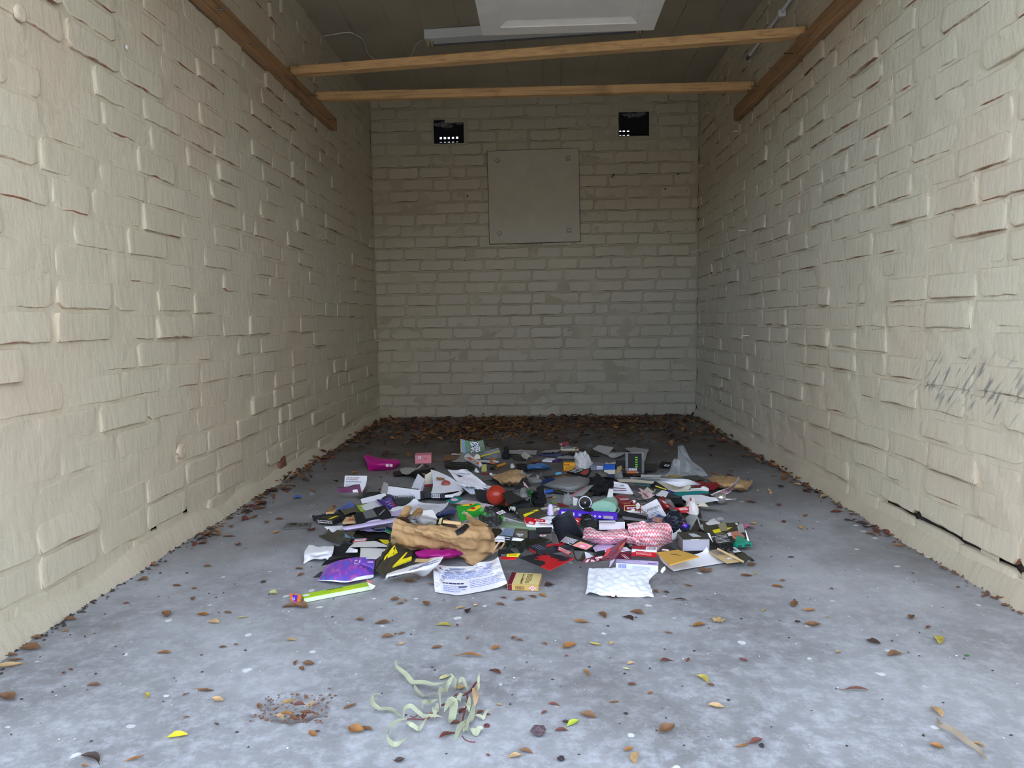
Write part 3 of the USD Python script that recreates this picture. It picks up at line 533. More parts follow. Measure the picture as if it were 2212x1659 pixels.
def PR(sf, name, poly, mat, off=.0006, label=None):
    """a printed or stuck-on patch: polygon in the surface's own (u, v)"""
    if not isinstance(poly, (Polygon, shapely.MultiPolygon)): poly = sbox(*poly) if len(poly) == 4 and np.ndim(poly[0]) == 0 else Polygon(poly)
    ms = []
    for g in getattr(poly, 'geoms', [poly]):
        v, f = trimesh.creation.triangulate_polygon(g, engine='earcut'); v3 = np.c_[v, np.zeros(len(v))]
        if sf.n > 1: v3, f = trimesh.remesh.subdivide_to_size(v3, f, max(.06, 1.0/max(sf.n, sf.m)))
        m = trimesh.Trimesh(sf.pt(v3[:,0], v3[:,1], off)-t_o[sf.t.GetPath()], f, process=False); ms.append(m)
    p = obj(name, cat_mesh(ms), mat, sf.t, smooth=True)
    if label: tag(p, label)
    return p
def TX(sf, s, u, v, size, mat, turn=0, bold=True, off=.0009, name='lettering', w=None):
    """lettering: capitals "size" of the surface's v-length tall, starting at (u, v); turn 2 = upside down, 1 or 3 = sideways"""
    h = size*sf.LV; m = meshkit.text_mesh(s, h, h*.02, bold); p = m.vertices.copy(); sx = 1. if w is None else w*sf.LU/max(np.ptp(p[:,0]), 1e-6)
    x, y = p[:,0]*sx/sf.LU, p[:,1]/sf.LV
    if turn == 0: U, W = u+x, v-y
    elif turn == 2: U, W = u-x, v+y
    elif turn == 1: U, W = u+p[:,1]/sf.LU, v+p[:,0]*sx/sf.LV
    else: U, W = u-p[:,1]/sf.LU, v-p[:,0]*sx/sf.LV
    m.vertices = sf.pt(U, W, off+p[:,2]*.02)-t_o[sf.t.GetPath()]; return obj(name, m, mat, sf.t, smooth=False)
def LN(sf, u0, u1, v0, v1, k, mat, fill=.5, name='printed_lines', off=.0008, words=True, vert=False):
    """rows of small print"""
    r = np.random.default_rng(_seed[0]+k); ps = []; dv = (v1-v0)/k
    for i in range(k):
        x = u0; e = u1-(r.uniform(0, .35)*(u1-u0) if i % 4 == 3 else r.uniform(0,.04)*(u1-u0))
        while x < e:
            w = min((r.uniform(.03, .10) if words else e-x+.001)*(u1-u0)*2, e-x)
            if w > .004: ps.append(sbox(x, v0+i*dv, x+w, v0+i*dv+dv*fill) if not vert else sbox(v0+i*dv, x, v0+i*dv+dv*fill, x+w))
            x += w+.012*(u1-u0)*2
    V, F, c = [], [], 0
    for p in ps:
        a, b, c2, d = p.bounds; q = sf.pt([a, c2, c2, a], [b, b, d, d], off); V.append(q); F += [[c, c+2, c+1], [c, c+3, c+2]]; c += 4
    return obj(name, trimesh.Trimesh(np.vstack(V)-t_o[sf.t.GetPath()], F, process=False), mat, sf.t, smooth=False)
def BC(sf, u0, u1, v0, v1, white, ink, n=11, name='barcode_label'):
    """a white label with printed bars"""
    r = np.random.default_rng(_seed[0]); p = PR(sf, name, (u0, v0, u1, v1), white, .0007); x = u0+(u1-u0)*.1; V, F, c = [], [], 0
    while x < u1-(u1-u0)*.1:
        w = (u1-u0)*r.uniform(.02, .06); q = sf.pt([x, x+w, x+w, x], [v0+(v1-v0)*.12]*2+[v1-(v1-v0)*.15]*2, .0010); V.append(q); F += [[c, c+2, c+1], [c, c+3, c+2]]; c += 4; x += w+(u1-u0)*r.uniform(.03, .06)
    m = trimesh.Trimesh(np.vstack(V)-t_o[sf.t.GetPath()], F, process=False); obj('bars', m, ink, p, smooth=False)
def TB(name, label, cat, V, a, b, rad, mat, ha=0., hb=0., ends=(), sides=12, taper=1., group=None):
    """a round thing lying from pixel a to pixel b; ends: (from, to, radius factor, material, name) further sections along it"""
    P, Q = on_pile(*vp(V, a), rad+ha), on_pile(*vp(V, b), rad+hb); o = (P+Q)/2; t = thing(name, label, cat, o, group); t_o[t.GetPath()] = o
    obj('body', tube([P-o, (P-o)*.02+(Q-o)*.02, Q-o], [rad, rad*(1+taper)/2, rad*taper], sides), mat, t, smooth=40)
    for f0, f1, k, mt, nm in ends: obj(nm, tube([P+(Q-P)*f0-o, P+(Q-P)*f1-o], rad*k, sides), mt, t, smooth=40)
    Hput(np.array([P+(Q-P)*s+[0,0,rad] for s in np.linspace(0,1,20)])); return t
def HP(name, label, cat, V, c, rx, ry, h, mat, seed=1, rough=.35, f=30., group=None, squash=1.):
    """a crumpled heap: foot centre and half width as seen (pixels of the view), depth ry and height h in metres"""
    P = on_pile(*vp(V, c), 0); R = rx/VW[V][2]*np.linalg.norm(P-EYE)/FPX; m = trimesh.creation.icosphere(4, 1.); d = m.vertices.copy(); z = d[:,2].copy()
    q = d*np.array([R, ry, h]); k = 1+rough*(np.abs(meshkit.noise(q*f+seed*7.7)-.5)*2-.35)+rough*.6*(np.abs(meshkit.noise(q*f*2.3+seed*3.1)-.5)*2-.4)
    v = d*k[:,None]*np.array([R, ry, h]); v[:,2] = np.where(z < 0, v[:,2]*.12, v[:,2]); v[:,2] -= v[:,2].min(); o = P+[0, ry*.6, .0]; t = thing(name, label, cat, o, group); t_o[t.GetPath()] = o
    m.vertices = v; obj('body', m, mat, t, smooth=28); Hput(v+o); return t, o
# palette
C = lambda name, r, g, b, rough=.55, **k: plain(name, srgb(r, g, b), rough, **k)
WH = C('paper_white', 238, 238, 240, .6); W2 = C('paper_soft', 214, 212, 206, .65); GY = C('paper_grey', 170, 167, 160, .65); CR = C('paper_cream', 222, 212, 190, .6); CD = C('card_white', 240, 240, 243, .4)
BK = C('black_card', 24, 24, 24, .45); BC_ = C('black_cloth', 15, 15, 17, .85, bump=.5, bscale=300); OL = C('drab_olive', 56, 53, 41, .5); OL2 = C('drab_olive_light', 84, 78, 62, .55); NV = C('navy', 28, 42, 82, .35); DB = C('dark_blue', 40, 52, 92, .3)
RD = C('red', 196, 28, 38, .4); DR = C('dark_red', 130, 14, 26, .45); MR = C('maroon', 98, 18, 40, .4); YL = C('yellow_label', 240, 222, 30, .5); GD = C('gold_box', 190, 160, 92, .4); GD2 = C('gold_light', 226, 206, 140, .4); INK = C('ink', 40, 42, 58, .6); INK2 = C('ink_grey', 120, 124, 150, .6); INKB = C('ink_blue', 146, 160, 214, .6)
MG = C('magenta_film', 178, 12, 122, .35); PK = C('pink_box', 226, 140, 148, .5); PP = C('purple_card', 98, 14, 72, .4); VI = C('violet_box', 78, 40, 190, .35); PD = C('deep_purple', 62, 30, 120, .4); GN = C('green_pack', 20, 140, 110, .35); GN2 = C('green_print', 40, 150, 50, .4); LM = C('lime', 168, 204, 40, .45); TL = C('teal', 20, 130, 130, .4); MT = C('mint', 150, 196, 172, .55); BL = C('blue_label', 70, 110, 200, .5)

def crumpled(name, rgb, scale=26., strength=.55, rough=.75):
    a = np.array(srgb(*rgb)); return define(name, {"g": ("geometry", {}), "n": ("noise_texture", {"scale": 14., "detail": 4.}), "r": ("rgb_ramp", {"ramp": [(.3, tuple(a*.92)), (.7, tuple(np.minimum(a*1.06, 1)))]}), "v": ("voronoi_texture", {"scale": scale}), "v2": ("voronoi_texture", {"scale": scale*2.3}),
        "b": ("bump", {"strength": strength, "distance": .012}), "b2": ("bump", {"strength": strength*.8, "distance": .005}), "p": ("principled_bsdf", {"roughness": rough})}, [("g.position", "n.vector"), ("n.fac", "r.fac"), ("r.color", "p.base_color"), ("g.position", "v.vector"), ("v.distance", "b.height"), ("g.position", "v2.vector"), ("v2.distance", "b2.height"), ("b.normal", "b2.normal"), ("b2.normal", "p.normal")])
BR = crumpled('kraft', (186,150,104)); BR2 = crumpled('kraft_dark', (140,104,66)); TN = C('tan_card', 206, 172, 124, .6); MU = C('mustard_envelope', 206, 160, 72, .6); OR = C('orange', 226, 110, 40, .4); SV = C('silver_card', 176, 176, 188, .35, metallic=.35); SG = C('silver_grey', 120, 112, 112, .35, metallic=.3); GP = C('grey_plastic', 96, 96, 94, .4); FOIL = C('foil', 170, 170, 172, .3, metallic=.7); LB = C('light_blue', 88, 176, 210, .5); SK = C('skin_print', 222, 150, 128, .5); MP = C('mouth_print', 226, 110, 150, .4); FL = C('flesh_dark', 160, 78, 66, .5); BALL = C('ball_red', 170, 52, 34, .25); LIL = C('lilac', 214, 200, 236, .5); PC = C('pink_pale', 228, 196, 196, .6)
define('clear_film', {"t": ("transparent_bsdf", {"color": (.93, .93, .92)}), "g": ("principled_bsdf", {"base_color": (.55, .55, .52), "roughness": .25}), "m": ("mix_closure", {"fac": .13})}, [("t.BSDF", "m.closure1"), ("g.BSDF", "m.closure2")], "m.closure"); CF = 'clear_film'
define('smoky_film', {"t": ("transparent_bsdf", {"color": (.75, .74, .72)}), "g": ("principled_bsdf", {"base_color": (.36, .35, .33), "roughness": .22}), "m": ("mix_closure", {"fac": .34})}, [("t.BSDF", "m.closure1"), ("g.BSDF", "m.closure2")], "m.closure"); SF = 'smoky_film'
def print_mat(name, ramp, scale, detail=4., rough=.4, dist=0., stretch=(1,1,1)):
    return define(name, {"g": ("geometry", {}), "mp": ("mapping", {"scale": stretch}), "n": ("noise_texture", {"scale": scale, "detail": detail, "distortion": dist}), "r": ("rgb_ramp", {"ramp": ramp}), "p": ("principled_bsdf", {"roughness": rough})},
        [("g.position", "mp.vector"), ("mp.vector", "n.vector"), ("n.fac", "r.fac"), ("r.color", "p.base_color")])
RB = print_mat('red_black_print', [(.0, srgb(20,20,24)), (.51, srgb(20,20,24)), (.53, srgb(178,24,30)), (1., srgb(178,24,30))], 13., 6.)
ART = print_mat('painted_purple', [(.28, srgb(70,150,170)), (.40, srgb(84,92,190)), (.52, srgb(120,70,180)), (.62, srgb(170,84,160)), (.74, srgb(140,150,226))], 20., 9., .5, .9, (1.8, 1., 1.))
CAMO = print_mat('grey_scribble', [(.42, srgb(30,30,34)), (.5, srgb(120,116,112)), (.56, srgb(44,42,44)), (.66, srgb(180,178,176))], 60., 5.)
MAG = print_mat('photo_print', [(.35, srgb(40,70,30)), (.5, srgb(110,140,96)), (.6, srgb(60,110,50)), (.75, srgb(170,180,150))], 34., 5.)
PHO = print_mat('brown_photo', [(.35, srgb(60,30,24)), (.5, srgb(150,90,66)), (.65, srgb(200,150,120))], 46., 4.)
define('chevron_cloth', {"uv": ("uvmap", {"attribute": "st"}), "s": ("separate_xyz", {}), "a": ("math", {"math_type": "pingpong", "value2": .5}), "ax": ("math", {"math_type": "multiply", "value2": 15.}), "ay": ("math", {"math_type": "multiply", "value2": 9.}),
    "sum": ("math", {"math_type": "add"}), "fr": ("math", {"math_type": "fraction"}), "gt": ("math", {"math_type": "greater_than", "value2": .46}), "c": ("mix_color", {"a": srgb(240,128,142), "b": srgb(250,226,228)}), "p": ("principled_bsdf", {"roughness": .8})},
    [("uv.UV", "s.vector"), ("s.x", "ax.value1"), ("ax.value", "a.value1"), ("s.y", "ay.value1"), ("a.value", "sum.value1"), ("ay.value", "sum.value2"), ("sum.value", "fr.value1"), ("fr.value", "gt.value1"), ("gt.value", "c.fac"), ("c.result", "p.base_color")]); CH_ = 'chevron_cloth'
# ------------------------------------------------------------------ the litter, undermost and farthest first
# lowest layer: black and olive cards added to darken the shaded gaps
r = np.random.default_rng(12)
for k in range(46):
    x, y = r.uniform(730, 1570), r.uniform(1022, 1195); 
    if abs(x-1150) > 430-abs(y-1120)*1.5 or (y > 1150 and 1150 < x < 1270): continue
    P = at(x, y); a = r.uniform(0, 3.14); e, f_ = np.array([math.cos(a), math.sin(a), 0])*r.uniform(.05,.10), np.array([-math.sin(a), math.cos(a), 0])*r.uniform(.03,.06); q = [P-e+f_, P+e+f_, P+e-f_, P-e-f_]; st_ = int(np.argmax([p[1]-p[0]*.5 for p in q])); q = [tuple(proj(q[(st_+j) % 4])[:2]) for j in range(4)]
    if q[0][0] > q[1][0]: q = [q[1], q[0], q[3], q[2]]
    S('black_card', 'half buried dark card added to deepen shade under the pile', 'card', 'P', q, (BK, BK, OL)[k % 3], lift=(.004,.006,.003,.003), crumple=.003, n=6, m=4, group='dark cards added to deepen shade under the litter')
# back row
S('dark_folder', 'dark blue-grey folder lying among the farthest papers', 'folder', 'b', [(900,455),(1880,440),(1560,575),(1000,520)], DB)
S('paper_sheet', 'long grey sheet in front of the dark blue-grey folder at the back', 'paper', 'b', [(1760,528),(2400,520),(2110,640),(1480,606)], GY)
S('paper_sheet', 'wide grey crumpled sheet at the back left of the cream notebook page', 'paper', 'b', [(0,372),(885,388),(845,505),(0,490)], GY, crumple=.004)
s = S('notebook', 'cream notebook lying open with one curved page at the back', 'notebook', 'b', [(375,535),(570,468),(795,600),(550,690)], CR, bow=.015, lift=(0,.02,.015,0)); S('black_notebook_cover', 'black cover under the curved cream notebook page', 'cover', 'b', [(0,500),(400,560),(540,700),(180,660)], BK)
S('white_packet', 'flat white packet with a purple end at the back', 'packet', 'b', [(1190,615),(1470,622),(1360,712),(1050,690)], CD, thick=.006, rigid=True)
TB('purple_tube', 'thin purple tube beside the flat white packet at the back', 'tube', 'b', (1400,690), (1650,640), .006, PD)
S('brown_card', 'small brown card with red edge left of the flat white packet', 'card', 'b', [(790,640),(970,630),(860,705),(690,690)], BR2); S('red_card_strip', 'dark red card strip under the small brown card', 'card', 'b', [(560,690),(1060,700),(1030,725),(600,715)], DR)
f = D('red_card', 'dark red card standing up behind the farthest papers', 'card', 'b', [[(1575,110),(1880,38)],[(1600,190),(1915,178)]], DR, lean=.4); PR(f, 'pale_mark', sbox(.15,.3,.28,.9), PC)
S('cream_card_stack', 'stack of cream and white cards below the dark red standing card', 'cards', 'b', [(1640,285),(2150,300),(2220,350),(1640,345)], CR, thick=.012, rigid=True)
S('paper_sheet', 'folded white-grey sheet just in front of the dark red standing card', 'paper', 'b', [(1790,200),(1915,195),(2060,275),(1690,285)], GY, lift=(.02,.02,0,0))
S('orange_brown_sleeve', 'dark orange-brown sleeve under the cream card stack', 'sleeve', 'b', [(1700,355),(2190,360),(2250,390),(1600,400)], BR2); S('black_sheet', 'black plastic sheet behind the yellow film box', 'plastic sheet', 'b', [(1900,395),(2400,400),(2300,500),(1880,470)], BC_); S('pink_strip', 'bright pink strip on the black sheet at the back', 'strip', 'b', [(2085,470),(2330,480),(2330,520),(2070,515)], MG)
S('paper_sheet', 'grey-brown torn sheet along the far edge of the pile, middle', 'paper', 'b', [(1180,370),(1700,340),(1500,430),(930,440)], GY, crumple=.003, torn='tb')
S('paper_sheet', 'tented grey sheet at the far edge, just left of the square one', 'paper', 'c', [(420,200),(570,112),(745,232),(250,275)], GY, lift=(.02,.04,0,0)); S('grey_card', 'olive-grey card under the tented grey sheet at the far edge', 'card', 'c', [(430,300),(780,320),(770,440),(440,420)], OL2); S('black_card', 'black card under the square grey sheet at the far edge', 'card', 'c', [(620,330),(900,330),(860,500),(560,470)], BK)
S('paper_sheet', 'square grey sheet propped up at the far edge of the pile', 'paper', 'c', [(825,148),(1245,215),(1065,442),(640,258)], GY, lift=(.045,.05,.01,.02), crumple=.0006)
S('paper_sheet', 'flat grey sheet left of the black pack in its clear case', 'paper', 'c', [(1350,362),(1625,372),(1270,538),(980,488)], GY, lift=(.01,.02,0,0))
# crossword book, yellow-edged folder and what lies round them
S('paper_sheet', 'big grey sheet spread in front of the crossword book', 'paper', 'a', [(480,588),(1120,598),(820,865),(175,922)], GY); S('kraft_envelope', 'brown envelope left of the crossword book', 'envelope', 'a', [(0,640),(515,652),(340,805),(-60,855)], BR2); S('paper_sheet', 'white sheet corner left of the crossword book', 'paper', 'a', [(250,582),(380,585),(520,635),(200,635)], W2)
f = D('crossword_book', 'puzzle book standing open on its crossword page at the back', 'book', 'a', [[(512,118),(600,135),(690,165),(860,182),(1080,178),(1235,148)],[(520,545),(680,590),(780,622),(1000,600),(1180,560),(1310,520)]], MAG, lean=.25, n=24, crumple=.0004)
PR(f, 'yellow_edge', sbox(0,0,.028,1), YL); PR(f, 'blue_column', sbox(.03,.01,.2,.99), C('column_blue', 150,165,190)); LN(f, .06, .16, .08, .7, 9, INKB); PR(f, 'green_picture', sbox(.22,.05,.36,.45), GN2); PR(f, 'teal_picture', sbox(.21,.62,.3,.98), TL)
PR(f, 'crossword_grid', sbox(.43,.1,.80,.86), CD); r = np.random.default_rng(5); PR(f, 'crossword_squares', unary_union([sbox(.43+.37*i/11, .1+.76*j/11, .43+.37*(i+1)/11, .1+.76*(j+1)/11) for i in range(11) for j in range(11) if r.random() < .4]), BK, .001)
S('paper_corner', 'pointed white sheet corner right of the crossword book', 'paper', 'a', [(1310,390),(1510,385),(1340,500),(1310,490)], W2, lift=(.03,.04,0,0))
S('clear_folder', 'see-through olive folder with a yellow spine near the crossword book', 'folder', 'a', [(1120,590),(1725,400),(1765,515),(1150,690)], SF, lift=(.02,.04,.02,0)); TB('folder_spine', 'yellow spine rod of the see-through folder at the back', 'spine rod', 'a', (1150,680), (1765,515), .003, YL, .02, .02)
HP('clear_wrap', 'crumpled clear film wrap right of the yellow folder spine', 'film', 'a', (1500,760), 330, .05, .04, CF, 4, .25); HP('black_crumple', 'black crumpled cloth right of the clear film wrap at the back', 'cloth', 'a', (1960,760), 120, .05, .05, BC_, 5)
S('paper_sheet', 'white strip of paper behind the orange-white carton', 'paper', 'a', [(870,765),(1485,800),(1465,885),(940,840)], W2, lift=(.015,.015,.01,.01)); D('tag_corner', 'small cream torn corner beside the yellow folder spine', 'paper scrap', 'a', [[(930,740),(1060,600),(1130,650)],[(930,765),(1150,760)]], CR, lean=.3)
for k, (a, lab) in enumerate((([(0,890),(830,905),(900,960),(0,985)], 'black plastic sleeve, top one of the stack behind the folded letter'), ([(90,960),(820,965),(900,1020),(120,1040)], 'grey paper sleeve in the stack behind the folded letter'), ([(0,1020),(950,1030),(960,1190),(60,1110)], 'black card, lowest of the stack behind the folded letter'))): S('sleeve', lab, 'sleeve', 'a', a, (BK, W2, BK)[k])
f = S('glue_carton', 'slim orange and white carton lying aslant at the back', 'carton', 'a', [(735,668),(1165,965),(1090,1055),(622,772)], CD, thick=.016, rigid=True, lift=(.02,.01,0,.01)); PR(f, 'orange_print', Polygon([(.30,.45),(.95,.35),(.97,.97),(.15,.97)]), OR); PR(f, 'white_label', sbox(.5,.6,.82,.93), CD, .0010); LN(f, .55, .78, .66, .88, 2, INK, off=.0014)
D('sticky_note', 'olive-yellow sticky note standing beside the orange and white carton', 'sticky note', 'a', [[(1190,933),(1342,928)],[(1185,1165),(1352,1150)]], C('note_olive', 176, 168, 96), lean=.5)
TB('lighter', 'orange-yellow lighter with a black cap at the back', 'lighter', 'a', (1640,1010), (1925,905), .0065, C('lighter_yellow', 230,150,40,.35), ends=((-.55,.0,1.05,BK,'cap'),)); HP('crumpled_wrapper', 'orange-brown crumpled wrapper near the orange-yellow lighter', 'wrapper', 'a', (1540,930), 120, .03, .03, C('wrapper_brown', 170,100,60), 8); D('paper_scrap', 'white scrap on the orange-brown wrapper', 'paper scrap', 'a', [[(1530,800),(1740,825)],[(1570,850),(1690,880)]], W2, lean=.8)
D('paper_scrap', 'white triangular scrap standing behind the folded letter', 'paper scrap', 'a', [[(990,1050),(1020,1050)],[(935,1195),(1120,1190)]], W2, lean=.4); TB('red_pen', 'dark red pen with a white tip behind the red ball', 'pen', 'a', (1160,1235), (1440,1235), .004, DR, ends=((1.0,1.3,1.3,WH,'white_tip'),)); S('paper_sheet', 'white square of paper left of the brown paper clump', 'paper', 'a', [(1440,1268),(1625,1243),(1735,1300),(1560,1345)], W2)
S('grey_folder', 'dark grey folder under the brown paper clump', 'folder', 'a', [(860,1220),(1780,1380),(1700,1470),(1180,1480)], C('folder_grey', 110,110,104)); 
K('brown_paper', 'clump of crushed brown paper in the middle of the back', 'brown paper', 'A', [[(1920,470,.0),(2050,425,.0),(2160,402,.0),(2210,440,.0)],[(1920,468,.03),(2030,425,.05),(2150,402,.07),(2215,440,.05)],[(1985,500,.03),(2080,480,.05),(2210,485,.05)],[(2010,520,.01),(2080,525,.01),(2200,530,.01)]], BR, crumple=.007)
S('clear_film_sheet', 'clear film sheet right of the crushed brown paper', 'film', 'b', [(440,1190),(920,1225),(1050,1400),(660,1450)], CF, lift=(.03,.03,.01,.01), crumple=.004)
S('paper_sheet', 'blue-edged grey sheet behind the clear film at the back', 'paper', 'b', [(330,1045),(800,1060),(720,1140),(420,1170)], GY); S('paper_scrap', 'pale curled scrap right of the blue-edged grey sheet', 'paper scrap', 'b', [(860,1140),(1030,1130),(990,1190),(880,1190)], W2, lift=(.0,.03,0,0))
S('black_bag', 'flat black bag left of the blue plastic bag', 'bag', 'b', [(220,840),(560,825),(640,985),(280,1015)], BC_, crumple=.004); K('blue_bag', 'crumpled blue plastic bag at the back', 'bag', 'b', [[(560,840,.02),(820,770,.04),(1030,738,.05),(1110,780,.03)],[(590,900,.02),(900,870,.04),(1200,850,.02),(1310,890,.01)],[(640,965,0),(900,945,.01),(1200,920,0),(1380,910,0)]], C('bag_blue', 70,120,170,.3), crumple=.004)
HP('white_foil', 'small white curl of film at the left end of the flat black bag', 'film', 'b', (100,910), 80, .02, .02, W2, 12)
f = Bx('film_box', 'yellow film carton with red lettering at the back', 'carton', 'b', (1728,995), (2090,1000), (1732,738), (1775,703), C('film_yellow', 246,166,24)); TX(f['front'], 'Kodak', .07, .30, .17, DR)
S('clear_wrap_scrap', 'clear wrapper scrap in front of the yellow film carton', 'wrapper', 'b', [(1800,870),(2030,830),(2110,900),(1760,985)], CF, lift=(.03,.05,.02,0))
HP('tissue', 'crumpled white tissue beside the yellow film carton', 'tissue', 'E', (1310,605), 155, .06, .075, W2, 21, .35); 
f = Bx('label_box', 'small grey box with a white label right of the tissue', 'box', 'c', (600,860), (950,880), (590,720), (700,640), C('box_grey', 128,126,136)); PR(f['front'], 'white_label', sbox(.5,.05,.98,.68), CD, .001); LN(f['front'], .54, .94, .3, .6, 3, INK2, off=.0014)
f = Bx('blue_box', 'blue topped carton with a cream lower half at the back', 'carton', 'c', (975,972), (1290,965), (962,715), (1010,690), C('blue_print', 30,90,180,.4)); PR(f['front'], 'cream_half', sbox(0,.52,1,1), CR, .001); S('paper_strip', 'white strip lying behind the blue topped carton', 'paper', 'c', [(1020,655),(1335,640),(1325,700),(1040,695)], W2)
Bx('black_box', 'plain black box right of the blue topped carton', 'box', 'c', (1300,860), (1590,860), (1310,640), (1340,625), BK, body='carton'); D('crisp_packet', 'crumpled green and orange packet in front of the black box', 'packet', 'c', [[(1340,770),(1400,740),(1475,725)],[(1310,950),(1400,900),(1480,810)]], print_mat('green_orange', [(.4, srgb(70,130,50)), (.5, srgb(150,160,70)), (.62, srgb(220,140,60))], 40.), lean=.5, crumple=.004)
f = Bx('display_case', 'clear plastic case holding a black pack with green marks', 'display case', 'c', (1590,958), (2105,955), (1585,398), (2125,352), CF, side='r', body='clear_case'); PR(f['front'], 'black_pack', sbox(.12,.0,.86,.97), BK, .0006); PR(f['front'], 'green_marks', unary_union([sbox(.50,.17+.115*k,.63,.235+.115*k) for k in range(5)]), C('green_mark', 120,220,60), .0014); PR(f['front'], 'white_code', sbox(.14,.74,.6,.85), CD, .0014); LN(f['front'], .16, .58, .76, .84, 1, INK, off=.0014)
S('paper_sheet', 'grey torn sheet draped over the clear case of the black pack', 'paper', 'c', [(1560,285),(1830,235),(2230,320),(2090,350)], GY, crumple=.003); TB('lighter', 'dull orange lighter lying in front of the clear case', 'lighter', 'c', (1610,915), (1900,915), .0065, C('lighter_orange', 196,104,44,.35), ends=((-.4,0.,.9,BK,'cap'),(1.,1.12,.7,SV,'tip')))
S('black_pouch', 'flat black pouch with a white tag behind the zip bag', 'pouch', 'B', [(1245,322),(1358,335),(1322,378),(1203,370)], BC_, lift=(.01,.01,.01,.01)); PR(s := S('tag', 'white tag on the flat black pouch at the back', 'tag', 'F', [(605,500),(690,510),(660,540),(585,530)], CD, n=4, m=4), 'tag_print', sbox(.3,.3,.7,.7), INK); S('black_case', 'black hinged case right of the clear case at the back', 'case', 'B', [(1090,360),(1200,358),(1195,400),(1095,405)], BK, thick=.012, rigid=True)
# health warning card, blue disc and the grey film in the middle
S('brown_strip', 'yellow-brown flat strip beside the light blue disc', 'strip', 'b', [(1650,1110),(1825,1150),(1420,1245),(1370,1205)], C('strip_brown', 130,92,40)); S('blue_disc', 'light blue round card with a torn edge', 'card', 'b', [(1500,1050),(1700,1075),(1600,1150),(1440,1150)], LB, lift=(.02,.02,.01,.01), shape=[(.5+.5*math.cos(k/3),.5+.5*math.sin(k/3)) for k in range(19)], n=16, m=16)
f = S('warning_pack', 'black and red warning packet behind the grey film bag', 'packet', 'E', [(1170,610),(1450,650),(1375,765),(1015,690)], BK, thick=.01, rigid=True, lift=(.02,.02,0,0)); LN(f, .05, .55, .1, .95, 4, CD, .4); PR(f, 'red_picture', Polygon([(.62,.1),(.9,.05),(.98,.5),(.9,.95),(.6,.8)]), FL); 
K('film_bag', 'large greyish see-through bag spread in the middle of the pile', 'bag', 'E', [[(540,882,.0),(760,790,.02),(1000,728,.03),(1200,735,.03),(1415,765,.02)],[(600,890,.01),(800,880,.03),(1000,860,.04),(1200,860,.04),(1420,850,.02)],[(700,930,0),(900,985,.005),(1080,1022,.005),(1250,990,.005),(1425,885,.0)]], SF, crumple=.004)
S('black_sleeve', 'black sleeve with a blue edge left of the greyish see-through bag', 'sleeve', 'E', [(600,790),(760,745),(820,790),(540,880)], NV, lift=(.01,.02,.01,0)); 
HP('black_garment', 'big heap of black cloth in the middle of the pile', 'cloth', 'E', (1700,1050), 300, .13, .055, BC_, 31, .5, 22.)
S('grey_sheet', 'mottled grey sheet lying behind the black cloth heap', 'sheet', 'c', [(600,880),(1000,990),(1270,1110),(900,1080)], C('sheet_olive', 118,114,100), crumple=.003); S('blue_card', 'dark blue card behind the black cloth heap', 'card', 'c', [(1030,985),(1270,975),(1260,1060),(1100,1060)], NV); HP('clear_blister', 'clear crumpled blister wrap right of the dark blue card', 'blister', 'c', (1400,1090), 120, .04, .04, CF, 14); S('cardboard', 'pale cardboard strip below the clear blister wrap', 'cardboard', 'c', [(1330,1110),(1760,1105),(1800,1190),(1400,1180)], CR, lift=(.01,.01,.01,.01))
f = S('pink_edged_card', 'grey card with a pink edge leaning by the torch', 'card', 'E', [(1370,905),(1500,880),(1290,1085),(1040,1092)], GY, lift=(.06,.06,.01,.01), rigid=True); PR(f, 'pink_edge', Polygon([(0,0),(.22,0),(.2,1),(0,1)]), C('edge_pink', 230,120,130))
# right hand papers
S('paper_strip', 'pale strip under the tall clear zip bag', 'paper', 'F', [(190,672),(560,680),(520,725),(190,718)], W2, lift=(.01,.01,.01,.01))
K('kraft_paper', 'crumpled kraft paper at the right edge of the pile', 'brown paper', 'F', [[(1345,755,.0),(1480,688,.03),(1620,720,.03),(1830,738,.03),(1960,790,.03),(2095,800,.02)],[(1420,820,.02),(1600,830,.04),(1750,830,.04),(1900,850,.04),(2060,850,.02)],[(1530,905,0),(1650,910,.0),(1780,935,.0),(1900,955,.0),(1975,955,.0)]], BR, crumple=.007)
S('red_folder', 'dark red folder in front of the crumpled kraft paper', 'folder', 'F', [(1150,785),(1400,800),(1535,925),(1040,950)], DR); TB('white_string', 'white twisted strip across the dark red folder', 'paper strip', 'F', (1040,922), (1200,910), .003, WH, .01, .01); HP('tissue_twist', 'twisted white tissue end on the dark red folder', 'tissue', 'F', (1280,965), 90, .012, .02, WH, 15)
S('film_sheet', 'dark olive film under the tall clear zip bag', 'film', 'F', [(900,720),(1150,690),(1300,770),(1130,800)], OL)
f = D('zip_bag', 'tall clear zip bag standing crumpled on the right', 'bag', 'F', [[(822,188),(870,178),(915,175)],[(820,400),(880,380),(1050,430)],[(810,600),(980,580),(1250,580)],[(828,690),(930,708),(1100,720),(1345,690)]], CF, lean=.1, crumple=.012, m=14, n=20); 
K('zip_bag_fold', 'lower folded clear bag left of the tall zip bag', 'bag', 'F', [[(520,690,.0),(640,600,.04),(770,400,.09),(860,440,.08)],[(510,705,.0),(600,680,.01),(740,590,.04),(860,560,.05)],[(510,722,0),(600,728,0),(720,735,.0),(880,715,.0)]], CF, crumple=.006); S('yellow_film', 'yellow printed film inside the folded clear bag', 'film', 'F', [(640,690),(860,680),(880,715),(660,720)], C('film_dull_yellow', 170,140,50), n=6, m=4)
